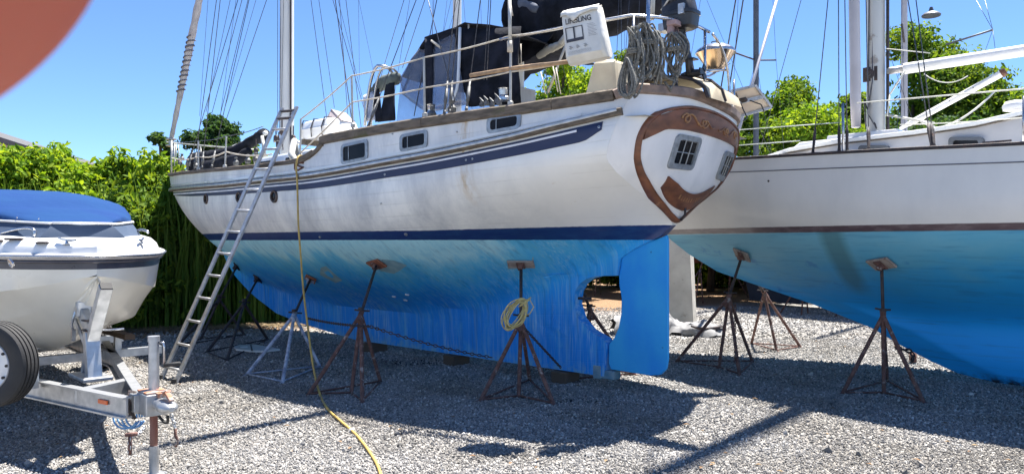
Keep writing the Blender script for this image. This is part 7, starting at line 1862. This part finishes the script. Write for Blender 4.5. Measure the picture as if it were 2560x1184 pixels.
tb_ = far_boat("far sailboat whose grey mast carries a round reflector, right of the sloop mast", 2335, 17, pm("grey_spar", (.46, .44, .45)), .14, 16, R(150), spz=(6.3,), spw=1.3, hullc=(.5, .52, .55))
m = MB(); q = at(2328, 36, 16.8); m.lathe([(.19, -.05), (.2, -.02), (.15, .03), (.06, .06), (.03, .16), (0, .17)], q, 18); o = m.build("radar_reflector", DA, tb_, True, auto=40); o.matrix_parent_inverse = Matrix.Rotation(-R(150), 4, 'Z') @ Matrix.Translation(-Vector((tb_.location.x, tb_.location.y, 0)))
far_boat("far sailboat behind the ketch stern, only its thin mast showing by the flag pole", 1650, 23, DA, .12, 14, R(130), spz=(11,), hullc=(.3, .05, .04))
# furled forestay of the dark masted boat, seen right of the solar panel
T = thing("furled_forestay", "thin grey furled forestay slanting up right of the solar panel", "rigging", (0, 0, 0)); m = MB(); a = at(1880, 220, 15.5); b_ = at(1943, 0, 17.2); a0 = a - (b_ - a) * 1.0; m.tube([Vector((a0.x, a0.y, max(2.6, a0.z))), b_ + (b_ - a) * 1.2], .035, 8); m.build("furled_sail", pm("grey_spar", (.46, .44, .45)), T, True)
# wire spreader with mast hidden by the sloop boom
T = thing("spreader_mast", "thin dark spreader and its wires against the sky at the upper right", "mast", (0, 0, 0)); m = MB(); a, b_ = at(2365, 112, 16.9), at(2482, 75, 16.0); m.tube([a, b_], .022, 6); m.build("spreader", DA, T, True); m = MB(); m.tube([b_, at(2440, 0, 16.4)], .006, 4); m.tube([b_, at(2462, 0, 16.3)], .006, 4); m.tube([b_, at(2490, 140, 15.9)], .006, 4); m.tube([b_, at(2455, 150, 16.2)], .005, 4); m.build("wire", M_wire, T, True)
def fallen():
    rng = np.random.default_rng(31); n = 420; y0 = np.sqrt(rng.uniform(20, 200, n)); x0 = rng.uniform(-.75, .75, n) * y0
    a = rng.random(n) * 6.28; l = .012 + rng.random(n) * .022; w = l * .5; V = np.zeros((n, 4, 3)); z = .022 + rng.random(n) * .012
    for k, (i, j) in enumerate(((-1, 0), (0, -1), (1, 0), (0, 1))):
        V[:, k, 0] = x0 + np.cos(a) * l * i - np.sin(a) * w * j; V[:, k, 1] = y0 + np.sin(a) * l * i + np.cos(a) * w * j; V[:, k, 2] = z + (j != 0) * .008
    o = poly_mesh("fallen_leaves", V.reshape(-1, 3), n, [[0, 1, 2, 3]], 4, pm("brown_leaf", (.16, .085, .04), .9, c2=(.24, .17, .09), scale=2), None)
    setp(o, "small brown dead leaves scattered over the gravel", "leaves", None, "stuff")
fallen()
# ------------------------------------------------------------------ photographer's hand, finger over the upper left of the lens
def hand():
    T = thing("person_hand", "reddish out of focus fingertip of the photographer in the upper left corner", "hand", (0, 0, 0))
    m = bpy.data.materials.new("skin"); m.use_nodes = True; N = m.node_tree.nodes; L = m.node_tree.links; b = N["Principled BSDF"]
    tc = N.new("ShaderNodeTexCoord"); nz = N.new("ShaderNodeTexNoise"); nz.inputs["Scale"].default_value = 90; L.new(tc.outputs["Object"], nz.inputs["Vector"])
    mx = N.new("ShaderNodeMix"); mx.data_type = 'RGBA'; mx.inputs[6].default_value = (.40, .10, .055, 1); mx.inputs[7].default_value = (.33, .08, .05, 1); L.new(nz.outputs[0], mx.inputs[0]); L.new(mx.outputs[2], b.inputs["Base Color"])
    b.inputs["Roughness"].default_value = .6; b.inputs["Subsurface Weight"].default_value = .5; b.inputs["Subsurface Radius"].default_value = (.012, .003, .0015); b.inputs["Subsurface Scale"].default_value = 1.0
    tip = at(-232, -72, .0355)                       # centre of the fingertip pad
    d = Vector((.75, -.05, -.65)).normalized()      # pointing up to the right, across the corner
    tip = tip + d * .004
    back = -d
    side = Vector((.62, .1, .78)).normalized()
    vs, es, rs = [], [], []
    def ch(pts, rr, root=None):
        prev = root
        for p, r in zip(pts, rr):
            vs.append(tuple(p)); rs.append(r); i = len(vs) - 1
            if prev is not None: es.append((prev, i))
            prev = i
        return prev
    K1 = tip + back * .078 + Vector((0, -.006, -.004))
    palm = K1 + back * .040 + Vector((-.010, -.012, .012))
    ch([palm], [.026]); r = 0
    w = ch([palm + back * .045, palm + back * .085, palm + back * .17], [.024, .021, .024], r)
    ch([K1, tip + back * .050, tip + back * .026, tip + back * .010, tip], [.0160, .0155, .0155, .0150, .0125], r)
    for k, (ln, sp) in enumerate(((.080, .020), (.074, .040), (.058, .058))):
        k0 = K1 + side * sp + Vector((-.004 * k, -.002 * k, 0)); a = k0 + d * ln * .42 + Vector((0, -.012, 0)); b_ = a + d * ln * .18 + Vector((0, -.022, 0)); c = b_ + back * ln * .16 + Vector((0, -.016, 0))
        ch([k0, a, b_, c], [.0125 - .001 * k, .0094, .0086, .0076], r)
    t0 = palm - side * .020 + Vector((0, .004, 0)); ch([t0, t0 - side * .018 + d * .020, t0 - side * .026 + d * .045, t0 - side * .028 + d * .064], [.016, .0125, .0105, .0085], r)
    me = bpy.data.meshes.new("hand"); me.from_pydata(vs, es, []); o = bpy.data.objects.new("hand_body", me); col.objects.link(o); o.parent = T; me.materials.append(m)
    sk = o.modifiers.new("skin", 'SKIN')
    for v, q in zip(me.skin_vertices[0].data, rs): v.radius = (q, q)
    me.skin_vertices[0].data[0].use_root = True
    sk.use_smooth_shade = True
    sb = o.modifiers.new("sub", 'SUBSURF'); sb.levels = 4; sb.render_levels = 4
    return T
hand()
